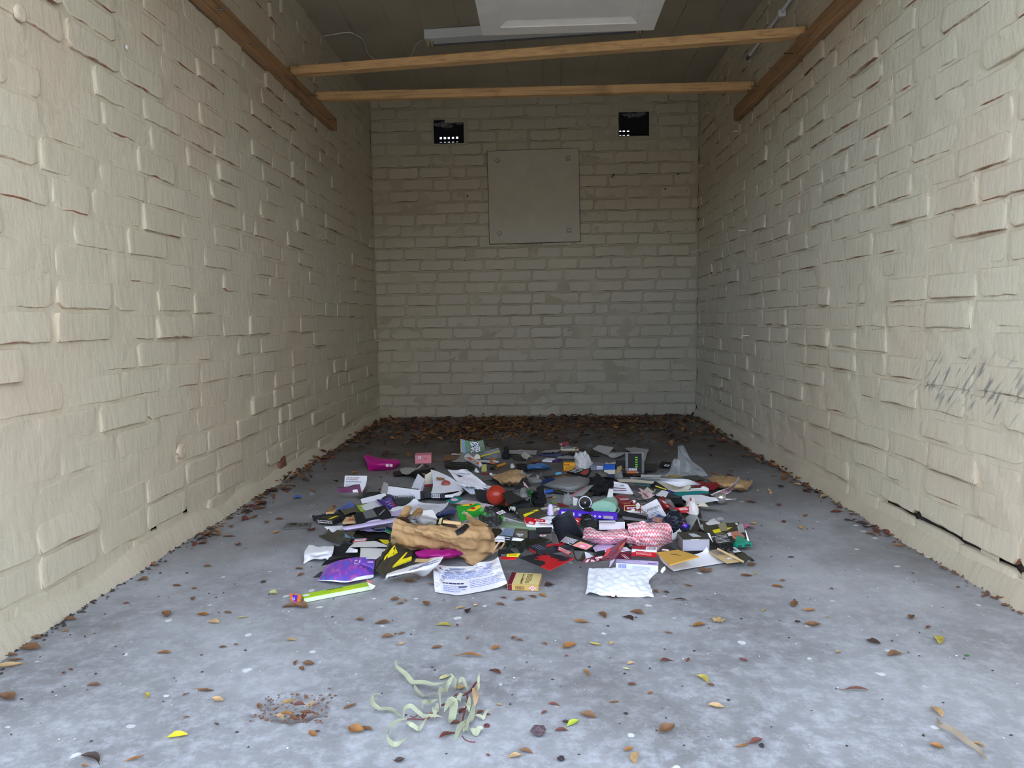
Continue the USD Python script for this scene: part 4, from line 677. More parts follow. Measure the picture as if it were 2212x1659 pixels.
S('beige_sheet', 'beige thick sheet in front of the dark red folder', 'sheet', 'F', [(440,795),(1040,870),(1042,952),(680,958)], CR, lift=(.02,.01,.0,.0)); f = S('black_card', 'black card with a yellow strip under the beige thick sheet', 'card', 'F', [(415,792),(470,800),(690,958),(330,890)], BK, lift=(.04,.04,.01,.02)); PR(f, 'yellow_strip', Polygon([(.35,.55),(.92,.78),(.9,.95),(.3,.72)]), YL)
S('teal_strip', 'pale teal strip behind the black card with a yellow strip', 'strip', 'F', [(65,815),(385,830),(360,880),(120,850)], C('pale_teal', 120,170,170), lift=(.02,.02,.02,.02)); S('board', 'tan board edge above the pale teal strip', 'board', 'F', [(20,750),(420,790),(400,830),(20,800)], CR, lift=(.03,.03,.03,.03))
K('paper_sheet', 'long white sheet with a wavy fold on the right side', 'paper', 'F', [[(15,712,.05),(300,725,.06),(690,738,.065),(950,748,.06),(1230,850,.03)],[(15,726,.045),(300,742,.05),(620,775,.05),(900,810,.045),(1180,852,.025)],[(20,740,.04),(300,762,.04),(560,800,.04),(870,882,.03),(950,852,.025)]], WH, crumple=.0015)
f = S('teal_leaflet', 'teal printed leaflet under the pale sheet on the right', 'leaflet', 'F', [(540,980),(1330,990),(1350,1042),(860,1058)], TL, lift=(.02,.02,.01,.01)); PR(f, 'beige_band', sbox(.15,0,1,.4), CR); PR(f, 'purple_badge', sbox(.0,.1,.12,.6), PD); S('paper_scrap', 'white scrap left of the teal printed leaflet', 'paper scrap', 'F', [(555,940),(670,970),(620,1060),(435,1030)], WH, lift=(.02,.02,.01,.01))
f = K('receipt', 'curled white receipt with red print at the right edge', 'receipt', 'F', [[(1370,1020,.0),(1550,940,.025),(1720,885,.05),(1800,800,.09),(1868,704,.14)],[(1500,1046,.0),(1700,985,.01),(1790,890,.05),(1840,810,.085),(1880,712,.135)]], WH, crumple=.0); LN(f, .04, .75, .15, .85, 5, C('print_red', 190,70,70), .55)
K('paper_sheet', 'white pointed sheet at the right edge, ending in a thin tail', 'paper', 'F', [[(890,1042,.03),(1150,1020,.035),(1400,1060,.03),(1830,1090,.03)],[(895,1090,.03),(1170,1180,.02),(1400,1135,.02),(1800,1098,.028)]], WH); 
m0 = on_pile(*vp('F', (1580,1195)), 0); t = thing('light_bulb', 'silver round light bulb at the right edge of the pile', 'light bulb', m0+[0,.02,.0]); mm = trimesh.creation.icosphere(3, .0225); mm.apply_translation((0,0,.0235)); obj('glass_globe', mm, plain('bulb_silver', (.62,.6,.56), .12, metallic=.9), t, smooth=True); obj('screw_base', tube([(0,.015,.02),(-.012,.045,.014)], .011, 12), SG, t)
S('foil_strip', 'white and silver foil strip below the light bulb', 'foil', 'F', [(1140,1205),(1400,1220),(1600,1270),(1300,1255)], FOIL, crumple=.004); D('paper_scrap', 'small cream folded scrap left of the foil strip', 'paper scrap', 'F', [[(1230,1150),(1290,1160)],[(1130,1215),(1350,1222)]], CR, lean=.6); f = S('leaflet', 'black and green leaflet strip under the white pointed sheet', 'leaflet', 'B', [(1440,700),(1530,712),(1545,738),(1440,735)], GN2); PR(f, 'black_edge', sbox(0,0,1,.35), BK)
# middle right: dark leaflets, pouch, foil, red packs
S('cream_sheet', 'cream torn sheet below the black card with a yellow strip', 'paper', 'f', [(610,378),(920,548),(600,572),(440,520)], CR, lift=(.03,.02,.02,.02), torn='r'); S('black_card', 'black glossy card under the cream torn sheet', 'card', 'f', [(600,560),(880,620),(1090,752),(980,785)], BK, lift=(.02,.02,.01,.01)); S('torn_wrapper', 'pinkish-beige torn wrapper with a brown stripe', 'wrapper', 'f', [(310,425),(540,540),(800,800),(420,790)], PC, lift=(.03,.03,.02,.01), crumple=.004, torn='lr'); S('torn_wrapper_stripe', 'red-brown strip on the pinkish-beige torn wrapper', 'strip', 'f', [(425,545),(500,560),(640,690),(600,700)], C('stripe_brown', 170,90,74), n=5, m=3)
S('scribble_leaflet', 'dark leaflet covered in white and purple print', 'leaflet', 'f', [(140,690),(430,700),(650,900),(230,960)], CAMO, lift=(.02,.02,.01,.01))
K('black_case', 'black soft case with rounded corners right of the white shop card', 'case', 'f', [[(1380,770,.0),(1560,740,.0),(1770,700,.0)],[(1380,772,.045),(1560,742,.05),(1780,702,.05)],[(1490,880,.045),(1640,870,.05),(1820,840,.045)],[(1600,1095,.0),(1720,1090,0),(1840,1060,.0)]], BC_, thick=.002, crumple=.001)
f = S('foil_sheet', 'crinkled silver foil sheet beside the black soft case', 'foil', 'f', [(1000,785),(1380,778),(1585,1060),(1440,1160)], FOIL, lift=(.04,.045,.02,.02), crumple=.006, rigid=False); 
f = S('red_box', 'long dark red carton with white lettering along the foil sheet', 'carton', 'f', [(985,845),(1090,868),(1490,1165),(1230,1200)], DR, thick=.014, rigid=True, lift=(.045,.045,.015,.015)); TX(f, 'Winfield', .28, .55, .28, CD, w=.55); TX(f, 'Red', .3, .92, .22, CD, w=.2)
f = S('red_pack', 'bright red packet with a dark emblem beside the spotted pouch', 'packet', 'B', [(1350,760),(1488,745),(1560,800),(1400,805)], RD, thick=.01, rigid=True, lift=(.02,.02,0,.0)); TX(f, 'UNITED', .2, .5, .35, CD, w=.5); PR(f, 'dark_emblem', Polygon([(.45,.62),(.85,.5),(.95,.6),(.75,.8)]), NV); PR(f, 'pink_edge', sbox(.4,.85,1,1), C('edge_pink', 230,120,130))
HP('spotted_pouch', 'crumpled white film pouch with red ovals', 'pouch', 'B', (1530,800), 52, .05, .05, print_mat('red_ovals', [(.0, srgb(236,230,226)), (.60, srgb(236,230,226)), (.64, srgb(190,40,50)), (1., srgb(190,40,50))], 34., 1.), 41, .2)
S('grey_strip_box', 'long grey flat carton in front of the dark red carton', 'carton', 'f', [(1330,1180),(1480,1270),(1800,1475),(1640,1520)], GP, thick=.012, rigid=True, lift=(.03,.03,.01,.01))
# middle: umbrella cloth, torch, mint pouch, cigarette pack
f = Bx('dark_tray_box', 'dark green-black box with a grey moulded insert', 'box', 'd', (850,1088), (1420,1078), (830,925), (700,690), C('box_black_green', 22,30,30), side='l', bev=.002)
S('moulded_insert', 'grey dented cardboard insert with a square cut-out', 'insert', 'd', [(515,540),(800,448),(1435,860),(900,920)], C('insert_grey', 112,110,106), lift=(.02,.03,.02,.015), crumple=.0035, n=24, m=16, shape=[(0,0),(1,0),(1,1),(0,1),(0,.05),(.02,.95),(.98,.95),(.98,.6),(.42,.62),(.42,.02)] if False else None)
S('cut_out', 'black square opening lying on the grey moulded insert', 'card', 'd', [(960,650),(1140,625),(1280,740),(1090,755)], BK, n=4, m=4); HP('grey_bubble_wrap', 'grey bubble wrap crumpled behind the moulded insert', 'bubble wrap', 'd', (1200,660), 160, .05, .025, SF, 17)
D('black_tent_card', 'black folded card standing like a tent in the middle', 'card', 'd', [[(1150,35),(1200,25)],[(900,430),(1440,275)]], BK, lean=.2); D('card_lining', 'pale lining showing in the black tent card', 'card', 'd', [[(1178,150),(1200,160)],[(1200,270),(1385,385)]], PC, lean=.15)
TB('lighter', 'blue lighter with a pale cap near the black tent card', 'lighter', 'd', (1880,490), (2130,435), .0075, C('lighter_blue', 40,90,180,.3), ends=((-.22,.0,1.1,C('cap_pale', 200,206,210),'cap'),)); TB('brush', 'ochre wooden brush handle right of the black cloth bundle', 'brush', 'd', (1790,715), (2212,640), .0045, C('ochre', 190,150,84), taper=.6); S('green_packet', 'green packet corner behind the black cloth bundle', 'packet', 'd', [(1260,510),(1610,490),(1600,560),(1330,580)], GN2); TB('cable', 'thin black looped cord by the brush handle', 'cord', 'd', (1850,690), (2110,640), .0022, BK); S('paper_scrap', 'pale pinkish scrap left of the blue lighter', 'paper scrap', 'd', [(1420,340),(1550,350),(1630,470),(1380,460)], PC, lift=(.03,.03,0,0))
HP('black_bundle', 'black cloth bundle with a white lining patch', 'cloth', 'd', (1680,930), 240, .08, .055, BC_, 51, .5, 24.); D('white_lining', 'white lining patch on the black cloth bundle', 'lining', 'd', [[(1560,545),(1620,560)],[(1500,690),(1680,745)]], WH, lean=.5, base=.03)
S('lime_strip', 'lime and red paper strips right of the black cloth bundle', 'paper strip', 'd', [(1990,770),(2250,830),(2280,870),(2140,870)], C('lime_dull', 120,170,70)); S('paper_roll', 'long pale twisted paper behind the olive packet', 'paper', 'd', [(1700,1010),(2200,920),(2260,960),(1700,1070)], W2, lift=(.02,.02,.02,.02))
HP('clear_bag_ball', 'crumpled clear bag left of the torch', 'bag', 'e', (650,850), 160, .04, .045, CF, 18, .5); D('white_cardboard', 'white folded cardboard bit between clear bag and torch', 'cardboard', 'e', [[(800,600),(950,650)],[(800,850),(900,860)]], W2, lean=.3); S('red_wrapper', 'dark red wrapper under the crumpled clear bag', 'wrapper', 'e', [(310,770),(480,800),(700,900),(380,880)], DR, lift=(.01,.01,.01,.01)); S('teal_sheet', 'teal and white leaflet left of the torch', 'leaflet', 'e', [(330,900),(650,950),(900,1040),(500,1000)], C('teal_dull', 84,130,130), lift=(.02,.02,.02,.02)); S('paper_fan', 'cream folded leaflet at the left end of the violet carton', 'leaflet', 'e', [(90,960),(380,920),(420,1000),(220,1050)], CR, lift=(.02,.03,.02,.02))
def torch():
    c = at(1180+1160/13.825, 1030+770/13.825, 1, 2.56); d = EYE-c; d[2] *= .7; d /= np.linalg.norm(d); t = thing('torch', 'grey torch with a bright ring, lens facing the opening', 'torch', c); R = .0245
    b = -d; obj('body', tube([b*.004, b*.11], [R*.98, R*.9], 32), C('torch_grey', 120,128,128,.3), t, smooth=40); obj('head_rim', tube([d*.004, b*.018], R*1.09, 32), BK, t, smooth=40)
    th = np.linspace(0, 2*np.pi, 49); a = np.cross(d, [0,0,1.]); a /= np.linalg.norm(a); e = np.cross(a, d); ring = (np.cos(th)[:,None]*a+np.sin(th)[:,None]*e)*R*.93+d*.005
    obj('ring', tube(ring, .0021, 8), C('ring_white', 236,244,250,.25), t, smooth=40); obj('lens', tube([d*.0045, d*.0052], R*.86, 32), plain('lens_black', (.01,.01,.013), .08), t, smooth=False); q = trimesh.creation.icosphere(2, .0052); q.apply_translation(d*.0065); obj('bulb', q, FOIL, t)
    Hput(np.array([c+b*s+[0,0,R] for s in np.linspace(0,.1,12)]))
torch()
def mint_pouch():
    c = at(1180+1720/13.825, 1030+925/13.825, 1, 2.53); d = np.array([-.25, -1., .15]); d /= np.linalg.norm(d); back = at(1180+2010/13.825, 1030+660/13.825, 1, 2.66); a = np.cross(d, [0,0,1.]); a /= np.linalg.norm(a); e = np.cross(a, d); th = np.linspace(0, 2*np.pi, 40, endpoint=False); rings = []
    for k, s in enumerate(np.linspace(0, 1, 9)):
        R = .046*(1-.45*s**1.6); q = c*(1-s)+back*s; f = .55-.12*s; w = 1+.06*np.sin(th*5+s*6)*s; rings.append(q+((np.cos(th)*R*w)[:,None]*a+(np.sin(th)*R*f*w)[:,None]*e))
    rings = [c+(rings[0]-c)*k+d*.004*(1-k) for k in (.001, .6, .93)]+rings; G = np.array(rings); G[...,2] = np.maximum(G[...,2], .012); n = 40; V = G.reshape(-1,3); F = []
    for i in range(len(G)-1):
        for j in range(n): p = i*n+j; q = i*n+(j+1)%n; F += [[p,q,q+n],[p,q+n,p+n]]
    m = trimesh.Trimesh(np.vstack([V, G[-1].mean(0)]), F+[[(len(G)-1)*n+j, (len(G)-1)*n+(j+1)%n, len(V)] for j in range(n)], process=False); m.fix_normals(); t = thing('mint_pouch', 'mint green soft pouch lying beside the torch', 'pouch', c); m.vertices = m.vertices-c; obj('body', m, MT, t, smooth=45)
    r0 = (rings[3]-c)*1.0; obj('seam', tube(np.vstack([r0, r0[:1]]), .0016, 6), MT, t); p = at(1180+2095/13.825, 1030+990/13.825, 1, 2.53)-c; th2 = np.linspace(-1.6, 1.6, 14); obj('hang_loop', tube([p+[.010*math.cos(k), .0, .009*math.sin(k)] for k in th2], .0016, 6), MT, t); q = at(1180+1850/13.825, 1030+1090/13.825, 1, 2.47)-c; obj('teal_tag', obox(q-[.005,0,.006], np.array([.011,0,.004]), np.array([0,.002,0]), np.array([-.002,0,.013])), C('tag_teal', 40,170,186), t, smooth=False)
mint_pouch()
f = S('white_pack', 'white striped packet standing behind the red cigarette pack', 'packet', 'B', [(815,545),(940,552),(985,640),(806,628)], CD, thick=.012, rigid=True, lift=(.075,.07,.03,.03)); PR(f, 'red_stripes', unary_union([sbox(.02,.38,.75,.45), sbox(.02,.62,.75,.69)]), MR); TX(f, '100', .42, .2, .14, INK); D('white_tag', 'white tall tag left of the white striped packet', 'tag', 'B', [[(768,563),(806,563)],[(752,640),(806,640)]], W2, lean=.25)
f = Bx('cigarette_pack', 'red cigarette pack with gold edges and white lettering', 'cigarette pack', 'B', (905,760), (1016,755), (905,712), (842,622), DR, side='l', base=.035); TX(f['top'], 'Manchester', .16, .52, .2, CD, w=.72); PR(f['top'], 'gold_line', sbox(.1,.8,.86,.84), GD2); PR(f['front'], 'gold_edge', sbox(0,0,1,1).difference(sbox(.05,.14,.95,.94)), GD2, .0009); TX(f['front'], 'Manchester', .2, .72, .42, CD, w=.68)
HP('striped_tissue', 'crumpled white and maroon wrapping under the red cigarette pack', 'wrapping', 'B', (1010,815), 85, .05, .05, print_mat('white_maroon', [(.0, srgb(236,230,222)), (.56, srgb(236,230,222)), (.58, srgb(110,20,40)), (.64, srgb(110,20,40)), (.66, srgb(236,230,222))], 26., 2.), 61, .4)
f = S('wallet', 'grey and black fabric wallet left of the white shop card', 'wallet', 'B', [(888,785),(1110,835),(1112,885),(890,862)], C('fabric_grey', 110,110,112,.8), thick=.01, rigid=True, lift=(.045,.045,.02,.02)); PR(f, 'black_band', sbox(0,0,1,.62), BC_)
f = S('shop_card', 'white shop card with grey lettering propped in the pile', 'card', 'B', [(1054,730),(1197,655),(1293,818),(1126,833)], CD, rigid=True, lift=(.075,.10,.03,.02), crumple=0, thick=.0008)
TX(f, "eckersley's", .20, .42, .16, INK, name='shop_name', w=.72, bold=False); PR(f, 'round_logo', shapely.Point(.10,.42).buffer(.085).difference(shapely.Point(.115,.42).buffer(.052)), INK2); TX(f, 'ART & CRAFT', .36, .53, .07, INK2, w=.4, bold=False); LN(f, .22, .78, .60, .86, 3, INK2, .35)
f = S('brochure', 'dark blue brochure with a brown photo below the shop card', 'brochure', 'B', [(1215,795),(1358,847),(1300,895),(1120,842)], NV, lift=(.05,.03,.02,.03)); PR(f, 'brown_photo', Polygon([(0,.45),(.45,.3),(.75,.95),(.2,.98)]), PHO); PR(f, 'white_edge', sbox(.92,.05,1,.98), WH)
S('navy_box', 'navy blue card under the dark blue brochure', 'card', 'B', [(1100,850),(1190,850),(1300,905),(1130,905)], NV, lift=(.01,.01,.01,.01))
S('plastic_cover', 'clear curved plastic lid behind the silver box', 'plastic lid', 'J', [(920,225),(1130,190),(1000,430),(860,330)], SF, lift=(.05,.07,.02,.02), bow=.01, rigid=True)
f = S('chocolate_label', 'navy wrapper with orange and blue badge behind the silver box', 'wrapper', 'J', [(822,282),(1000,370),(940,440),(768,345)], NV, thick=.006, rigid=True, lift=(.05,.04,.03,.03)); PR(f, 'white_frame', sbox(.03,.1,.3,.9).difference(sbox(.09,.25,.25,.75)), WH); PR(f, 'orange_band', sbox(.33,.02,.5,.98), OR); PR(f, 'blue_badge', sbox(.52,.05,.9,.95), VI); PR(f, 'white_ring', shapely.Point(.70,.5).buffer(.13).difference(shapely.Point(.70,.5).buffer(.07)), WH, .001)
HP('dark_wrap', 'dark glossy wrapping behind the pink cloth and silver box', 'wrapping', 'J', (780,440), 190, .06, .05, C('dark_gloss', 18,22,34,.25), 71, .3)
# left half, far
K('magenta_pouch', 'magenta mailing bag alone at the far left', 'mailing bag', 'A', [[(775,290,0),(850,285,0),(950,300,0),(1084,312,0)],[(773,285,.05),(800,262,.065),(870,288,.055),(960,300,.05),(1086,306,.04)],[(800,330,.035),(900,335,.045),(1000,330,.045),(1087,330,.03)],[(815,402,.0),(900,400,.0),(1000,397,0),(1083,352,.0)]], MG, crumple=.004)
sf = Surf(np.array([[on_pile(*vp('C', (x, y)), h, False) for y, h in ((500,.034),(560,.02))] for x in (1920,2050)])); 
t = thing('bag_print', 'two white dots and lettering printed on the magenta mailing bag', 'print', on_pile(*vp('C', (1980,530)), .03, False)); t_o[t.GetPath()] = on_pile(*vp('C', (1980,530)), .03, False)
for x in (1948, 2015): p = on_pile(*vp('C', (x, 528)), .033, False)-[0,.012,0]-t_o[t.GetPath()]; mm = trimesh.creation.icosphere(2, .0085); mm.vertices *= [1,.25,.9]; mm.apply_translation(p); obj('white_dot', mm, PC, t)
f = Bx('pink_box', 'small pink carton alone at the far left', 'carton', 'D', (464,508), (752,500), (470,360), (400,318), PK, side='l'); PR(f['front'], 'white_label', sbox(.2,.12,.38,.42), CD); LN(f['front'], .24, .34, .18, .36, 3, INK, off=.0012); PR(f['front'], 'seam', sbox(.47,.1,.48,.75), C('seam_pink', 170,96,104)); LN(f['front'], .55, .78, .42, .52, 1, INK)
HP('leaf_clump', 'clump of dark crumpled film in front of the pink carton', 'film', 'D', (580,580), 120, .03, .018, C('film_dark', 60,52,44,.4), 81); S('black_card', 'black card behind the cream packet flaps on the left', 'card', 'A', [(1210,425),(1395,370),(1445,440),(1220,475)], BK, lift=(.03,.04,.01,.01)); S('paper_sheet', 'crumpled beige paper left of the black card', 'paper', 'A', [(1082,402),(1310,378),(1215,450),(1110,442)], GY, lift=(.0,.03,.02,0), crumple=.004)
f = D('election_card', 'white election leaflet standing at the far left, red heading', 'leaflet', 'k', [[(312,242),(1835,246)],[(285,600),(1810,600)],[(255,980),(1700,1000)],[(245,1330),(1480,1350)]], CD, lean=.12, crumple=.0); TX(f, 'WHY AM I STANDING', .08, .165, .062, MR, w=.58); TX(f, 'AS A CANDIDATE?', .07, .28, .062, MR, w=.52); LN(f, .07, .8, .36, .5, 2, INK2, .35); LN(f, .07, .6, .53, .66, 2, INK2, .3)
f = D('purple_packet', 'dark purple opened packet in front of the election leaflet', 'packet', 'C', [[(1056,920),(1250,905),(1350,880),(1447,866)],[(1064,1018),(1250,1020),(1482,1012)]], PP, lean=.25, crumple=.0008, thick=.004); PR(f, 'white_label', sbox(.64,.6,.86,.97), CD); PR(f, 'black_top', Polygon([(0,0),(.9,0),(.9,.12),(0,.14)]), BK)
TB('dark_stick', 'thin curved dark twig right of the election leaflet', 'twig', 'C', (1500,1040), (1570,970), .003, BK); S('blue_tag', 'small blue tag alone on the floor at the left', 'tag', 'C', [(290,1098),(418,1090),(412,1128),(272,1136)], BL, bow=.006)
D('paper_curl', 'white curl of paper with an open end, farthest left in the pile', 'paper', 'A', [[(742,655),(960,600)],[(755,698),(985,645)]], CD, lean=1.4)
S('lime_sheet', 'lime green folder showing under white sheets on the left', 'folder', 'A', [(705,715),(850,690),(870,780),(740,768)], LM); f = S('blue_note', 'blue handwritten note on a dark card at the left edge', 'note', 'A', [(522,764),(660,686),(738,795),(600,824)], OL2, lift=(0,.0,.01,.01)); PR(f, 'blue_label', Polygon([(0,.02),(.98,.0),(.99,.48),(.05,.55)]), BL); LN(f, .12, .9, .1, .45, 3, NV, .45)
S('paper_sheet', 'white sheet lying under the white fan on the left', 'paper', 'A', [(875,680),(965,700),(1062,812),(925,765)], CD); S('paper_sheet', 'lower white sheet of the pair on the lime green folder', 'paper', 'A', [(748,748),(890,690),(970,735),(812,792)], CD); S('paper_sheet', 'upper white sheet of the pair on the lime green folder', 'paper', 'A', [(740,732),(882,674),(960,720),(800,780)], CD)
f = Bx('tan_matchbox', 'small tan folded carton at the left edge', 'carton', 'C', (850,1406), (995,1402), (846,1366), (1010,1315), TN, side='r'); S('matchbox_flap', 'brown torn flap on the small tan folded carton', 'cardboard', 'C', [(868,1318),(982,1258),(1000,1330),(870,1360)], BR2, lift=(.01,.02,0,0))
f = S('purple_brochure', 'dark purple brochure under the long white carton', 'brochure', 'A', [(880,668),(1010,625),(1082,748),(1035,766)], PD, lift=(.01,.01,.01,.01)); PR(f, 'pink_logo', sbox(.72,.45,.92,.95), C('logo_pink', 180,60,90)); LN(f, .35, .7, .3, .8, 3, LIL, .3)
f = S('spiral_notebook', 'black spiral notebook edge under the long white carton', 'notebook', 'A', [(1030,655),(1225,648),(1235,702),(1060,708)], C('cover_dark', 34,44,40), thick=.008, rigid=True); 
for k in range(12): u = .06+.08*k; p = f.pt([u,u,u,u],[.1,.0,.12,.3],[.001,.007,.008,.001])-t_o[f.t.GetPath()]; obj('wire_ring', tube(p, .0012, 5), SV, f.t)
f = Bx('white_carton', 'long white open carton lying on the left papers', 'carton', 'A', (970,622), (1264,662), (987,536), (1200,565), CD, side='r'); PR(f['top'], 'open_inside', sbox(.02,.05,.98,.95), OL, .0005); PR(f['front'], 'crease', sbox(.735,.02,.74,.98), GY); 
D('carton_flap', 'grey inner end flap of the long white carton', 'flap', 'A', [[(950,500),(992,520)],[(918,600),(975,618)]], GY, lean=.1, base=.02); D('white_flap', 'white folded card standing at the right end of the long carton', 'card', 'A', [[(1255,428),(1318,478)],[(1195,560),(1272,592)]], CD, lean=.15, base=.02); D('blue_white_flap', 'lilac-white card edge standing beside the cream flap', 'card', 'A', [[(1295,480),(1322,495)],[(1262,590),(1300,580)]], LIL, lean=.1, base=.02)
f = D('cream_flap', 'cream carton flap with a dark red foot standing upright', 'carton', 'A', [[(1320,440),(1375,408)],[(1308,545),(1396,542)]], CR, lean=.15, base=.02); PR(f, 'red_foot', sbox(.02,.82,1,1), DR)
f = Bx('black_label_box', 'black box with a white barcode label on the left', 'box', 'D', (630,1160), (990,1178), (600,1075), (975,1030), C('box_charcoal', 52,52,56), side='r'); BC(f['front'], .36, .76, .05, .92, CD, INK)
K('paper_fan', 'fan of curved white sheets left of the folded letter', 'paper', 'A', [[(1368,390,.085),(1470,425,.075),(1560,470,.065),(1640,535,.05)],[(1390,520,.05),(1470,520,.05),(1570,540,.045),(1650,560,.04)],[(1370,602,.03),(1450,605,.035),(1560,592,.035),(1640,580,.035)]], CD, crumple=.0008); K('paper_fan', 'lowest curled sheet under the fan of curved white sheets', 'paper', 'A', [[(1500,618,.02),(1600,600,.025),(1655,560,.03)],[(1496,642,.01),(1600,636,.015),(1665,585,.02)]], CD, crumple=.0005)
HP('food_scrap', 'reddish-brown crumpled wrapper inside the paper fan', 'wrapper', 'D', (1000,880), 75, .02, .018, FL, 83); S('paper_scrap', 'cream scrap with brown stain inside the paper fan', 'paper scrap', 'D', [(830,720),(1000,740),(940,850),(780,840)], CR, lift=(.05,.05,.05,.05)); S('stain_scrap', 'brown burnt strip on the cream scrap', 'strip', 'D', [(840,745),(980,760),(990,785),(850,780)], C('burnt', 170,110,60), n=4, m=3)
f = K('folded_letter', 'large folded white letter with a black triangle logo', 'letter', 'A', [[(1518,388,.085),(1600,398,.09),(1655,388,.10),(1690,388,.095)],[(1560,440,.075),(1640,440,.08),(1785,458,.085)],[(1590,482,.06),(1720,520,.06),(1872,530,.065)]], CD, crumple=.001); PR(f, 'triangle_logo', Polygon([(.12,.22),(.2,.48),(.42,.62),(.22,.66)]), INK); LN(f, .3, .85, .36, .46, 1, INK2, .4, words=False); LN(f, .15, .9, .7, .95, 3, PC, .3)
K('folded_letter', 'lower half of the large folded letter, pointing to the right', 'letter', 'A', [[(1594,486,.055),(1740,522,.055),(1875,532,.06),(2015,592,.05)],[(1640,540,.045),(1750,545,.05),(1900,570,.05),(2000,595,.048)],[(1728,612,.02),(1770,612,.025),(1860,585,.04),(1960,595,.045)]], CD, crumple=.001); 
D('black_flap', 'black card flap standing behind the red ball', 'card', 'A', [[(1760,566),(1900,580),(2022,592)],[(1778,660),(1850,685),(1960,690)]], BK, lean=.15); S('black_card', 'black card lying right of the red ball', 'card', 'A', [(2010,600),(2090,585),(2198,660),(2060,710)], BK, lift=(.01,.01,.01,.01)); 
c = on_pile(*vp('A', (1955,760)), 0, False); t = thing('red_ball', 'glossy red ball in the middle of the pile', 'ball', c+[0,.03,.002]); mm = trimesh.creation.icosphere(4, .0385); mm.apply_translation((0,0,.0385+.012)); obj('ball_body', mm, BALL, t, smooth=True); obj('ball_tab', obox(np.array([.034,-.012,.012]), np.array([.014,0,0]), np.array([0,.01,0]), np.array([.002,0,.02]), .002), BALL, t, smooth=False)
f = S('teal_booklet', 'teal booklet with a pink oval left of the red ball', 'booklet', 'D', [(1200,1085),(1370,1160),(1170,1225),(1005,1160)], TL, lift=(.02,.02,.01,.01)); PR(f, 'pink_oval', shapely.affinity.scale(shapely.Point(.35,.5).buffer(.24), 1.1, 1.), PC); K('clear_pouch', 'greyish clear pouch lying over the teal booklet', 'pouch', 'D', [[(1160,1205,.03),(1320,1158,.04),(1600,1190,.04),(1870,1248,.03)],[(1170,1215,.02),(1400,1240,.03),(1600,1280,.025),(1720,1322,.01)]], C('pouch_grey', 176,160,158,.3), crumple=.003)
f = S('printed_sheet', 'large white printed sheet behind the brown paper bag', 'letter', 'D', [(430,1155),(1065,1245),(835,1425),(15,1392)], CD, lift=(.01,.01,.03,.0)); LN(f, .25, .85, .2, .75, 8, INK2, .22); S('printed_sheet', 'second white sheet edge under the large printed sheet', 'letter', 'D', [(30,1370),(300,1290),(200,1440),(10,1430)], LIL)
K('blue_cover', 'dark blue glossy cover right of the printed sheet', 'cover', 'D', [[(1085,1258,.03),(1150,1285,.035),(1215,1330,.03)],[(850,1412,.03),(1000,1390,.04),(1180,1380,.03)],[(875,1470,.0),(1000,1445,.0),(1170,1405,.0)]], DB, crumple=.0005)
# left edge in the middle
f = S('floor_tile', 'flat dark grey plate with black marks at the left edge', 'plate', 'A', [(85,882),(302,878),(285,922),(47,926)], C('plate_grey', 92,92,88), thick=.006, rigid=True); PR(f, 'black_marks', unary_union([sbox(.18,.1,.45,.55), sbox(.55,.4,.66,.65), sbox(.74,.3,.9,.55)]), BK)
S('black_envelope', 'black padded envelope behind the warning packet at the left', 'envelope', 'A', [(308,826),(560,798),(630,845),(318,872)], BC_, thick=.008, lift=(.02,.02,.01,.0)); f = Bx('warning_packet', 'black packet with white upside-down warning text at the left', 'packet', 'n', (235,520), (860,575), (240,395), (1310,235), BK, side='r'); TX(f['front'], 'WARNING', .95, .52, .38, CD, turn=2, w=.85); LN(f['front'], .05, .95, .05, .4, 2, CD, .4); PR(f['top'], 'yellow_label', Polygon([(.62,.15),(.78,.15),(.72,.85),(.56,.85)]), YL); LN(f['top'], .1, .5, .2, .8, 4, C('green_grey', 120,126,90), .4)
S('tan_flap', 'pale tan flap behind the tan card with red letters', 'card', 'n', [(1560,138),(1805,150),(1620,285),(1445,275)], TN, lift=(.03,.03,.01,.01)); f = S('tan_card', 'tan card with red letters left of the black wallet', 'card', 'n', [(1330,272),(1610,285),(1690,440),(1190,462)], TN, thick=.008, rigid=True); TX(f, 'AW', .9, .35, .5, RD, turn=2, w=.5)
f = S('black_wallet', 'black wallet with a grey band on the left', 'wallet', 'C', [(1350,1470),(1890,1302),(2012,1462),(1388,1585)], BC_, thick=.014, rigid=True, lift=(.01,.02,.01,.01)); PR(f, 'grey_band', sbox(.27,.0,.60,1), C('band_grey', 112,112,112,.7)); PR(f, 'pen_clip', Polygon([(.64,.86),(.9,.42),(.92,.48),(.66,.92)]), SV)
S('black_sheet', 'black bag sheet under the lilac rolled poster', 'plastic sheet', 'A', [(700,955),(1010,930),(1000,1020),(800,1010)], BC_); f = S('poster_sheet', 'lilac printed poster sheet left of the brown paper bag', 'poster', 'A', [(650,925),(1045,872),(1012,1002),(740,962)], LIL, lift=(.0,.03,.01,.01), crumple=.003); PR(f, 'dark_print', Polygon([(.35,.7),(1,.55),(1,.98),(.5,.98)]), NV); PR(f, 'grey_print', Polygon([(.4,.6),(.8,.52),(.85,.8),(.5,.85)]), GY, .001); PR(f, 'green_print', Polygon([(.8,.84),(1,.8),(1,.97),(.85,.97)]), GN2, .001)
K('poster_roll', 'half rolled white poster left of the brown paper bag', 'poster', 'A', [[(575,905,.04),(800,868,.05),(1060,822,.06)],[(572,915,.062),(800,878,.072),(1060,838,.082)],[(600,930,.06),(820,895,.07),(1050,858,.08)],[(625,952,.035),(830,915,.045),(1045,875,.055)]], LIL, crumple=.0005)
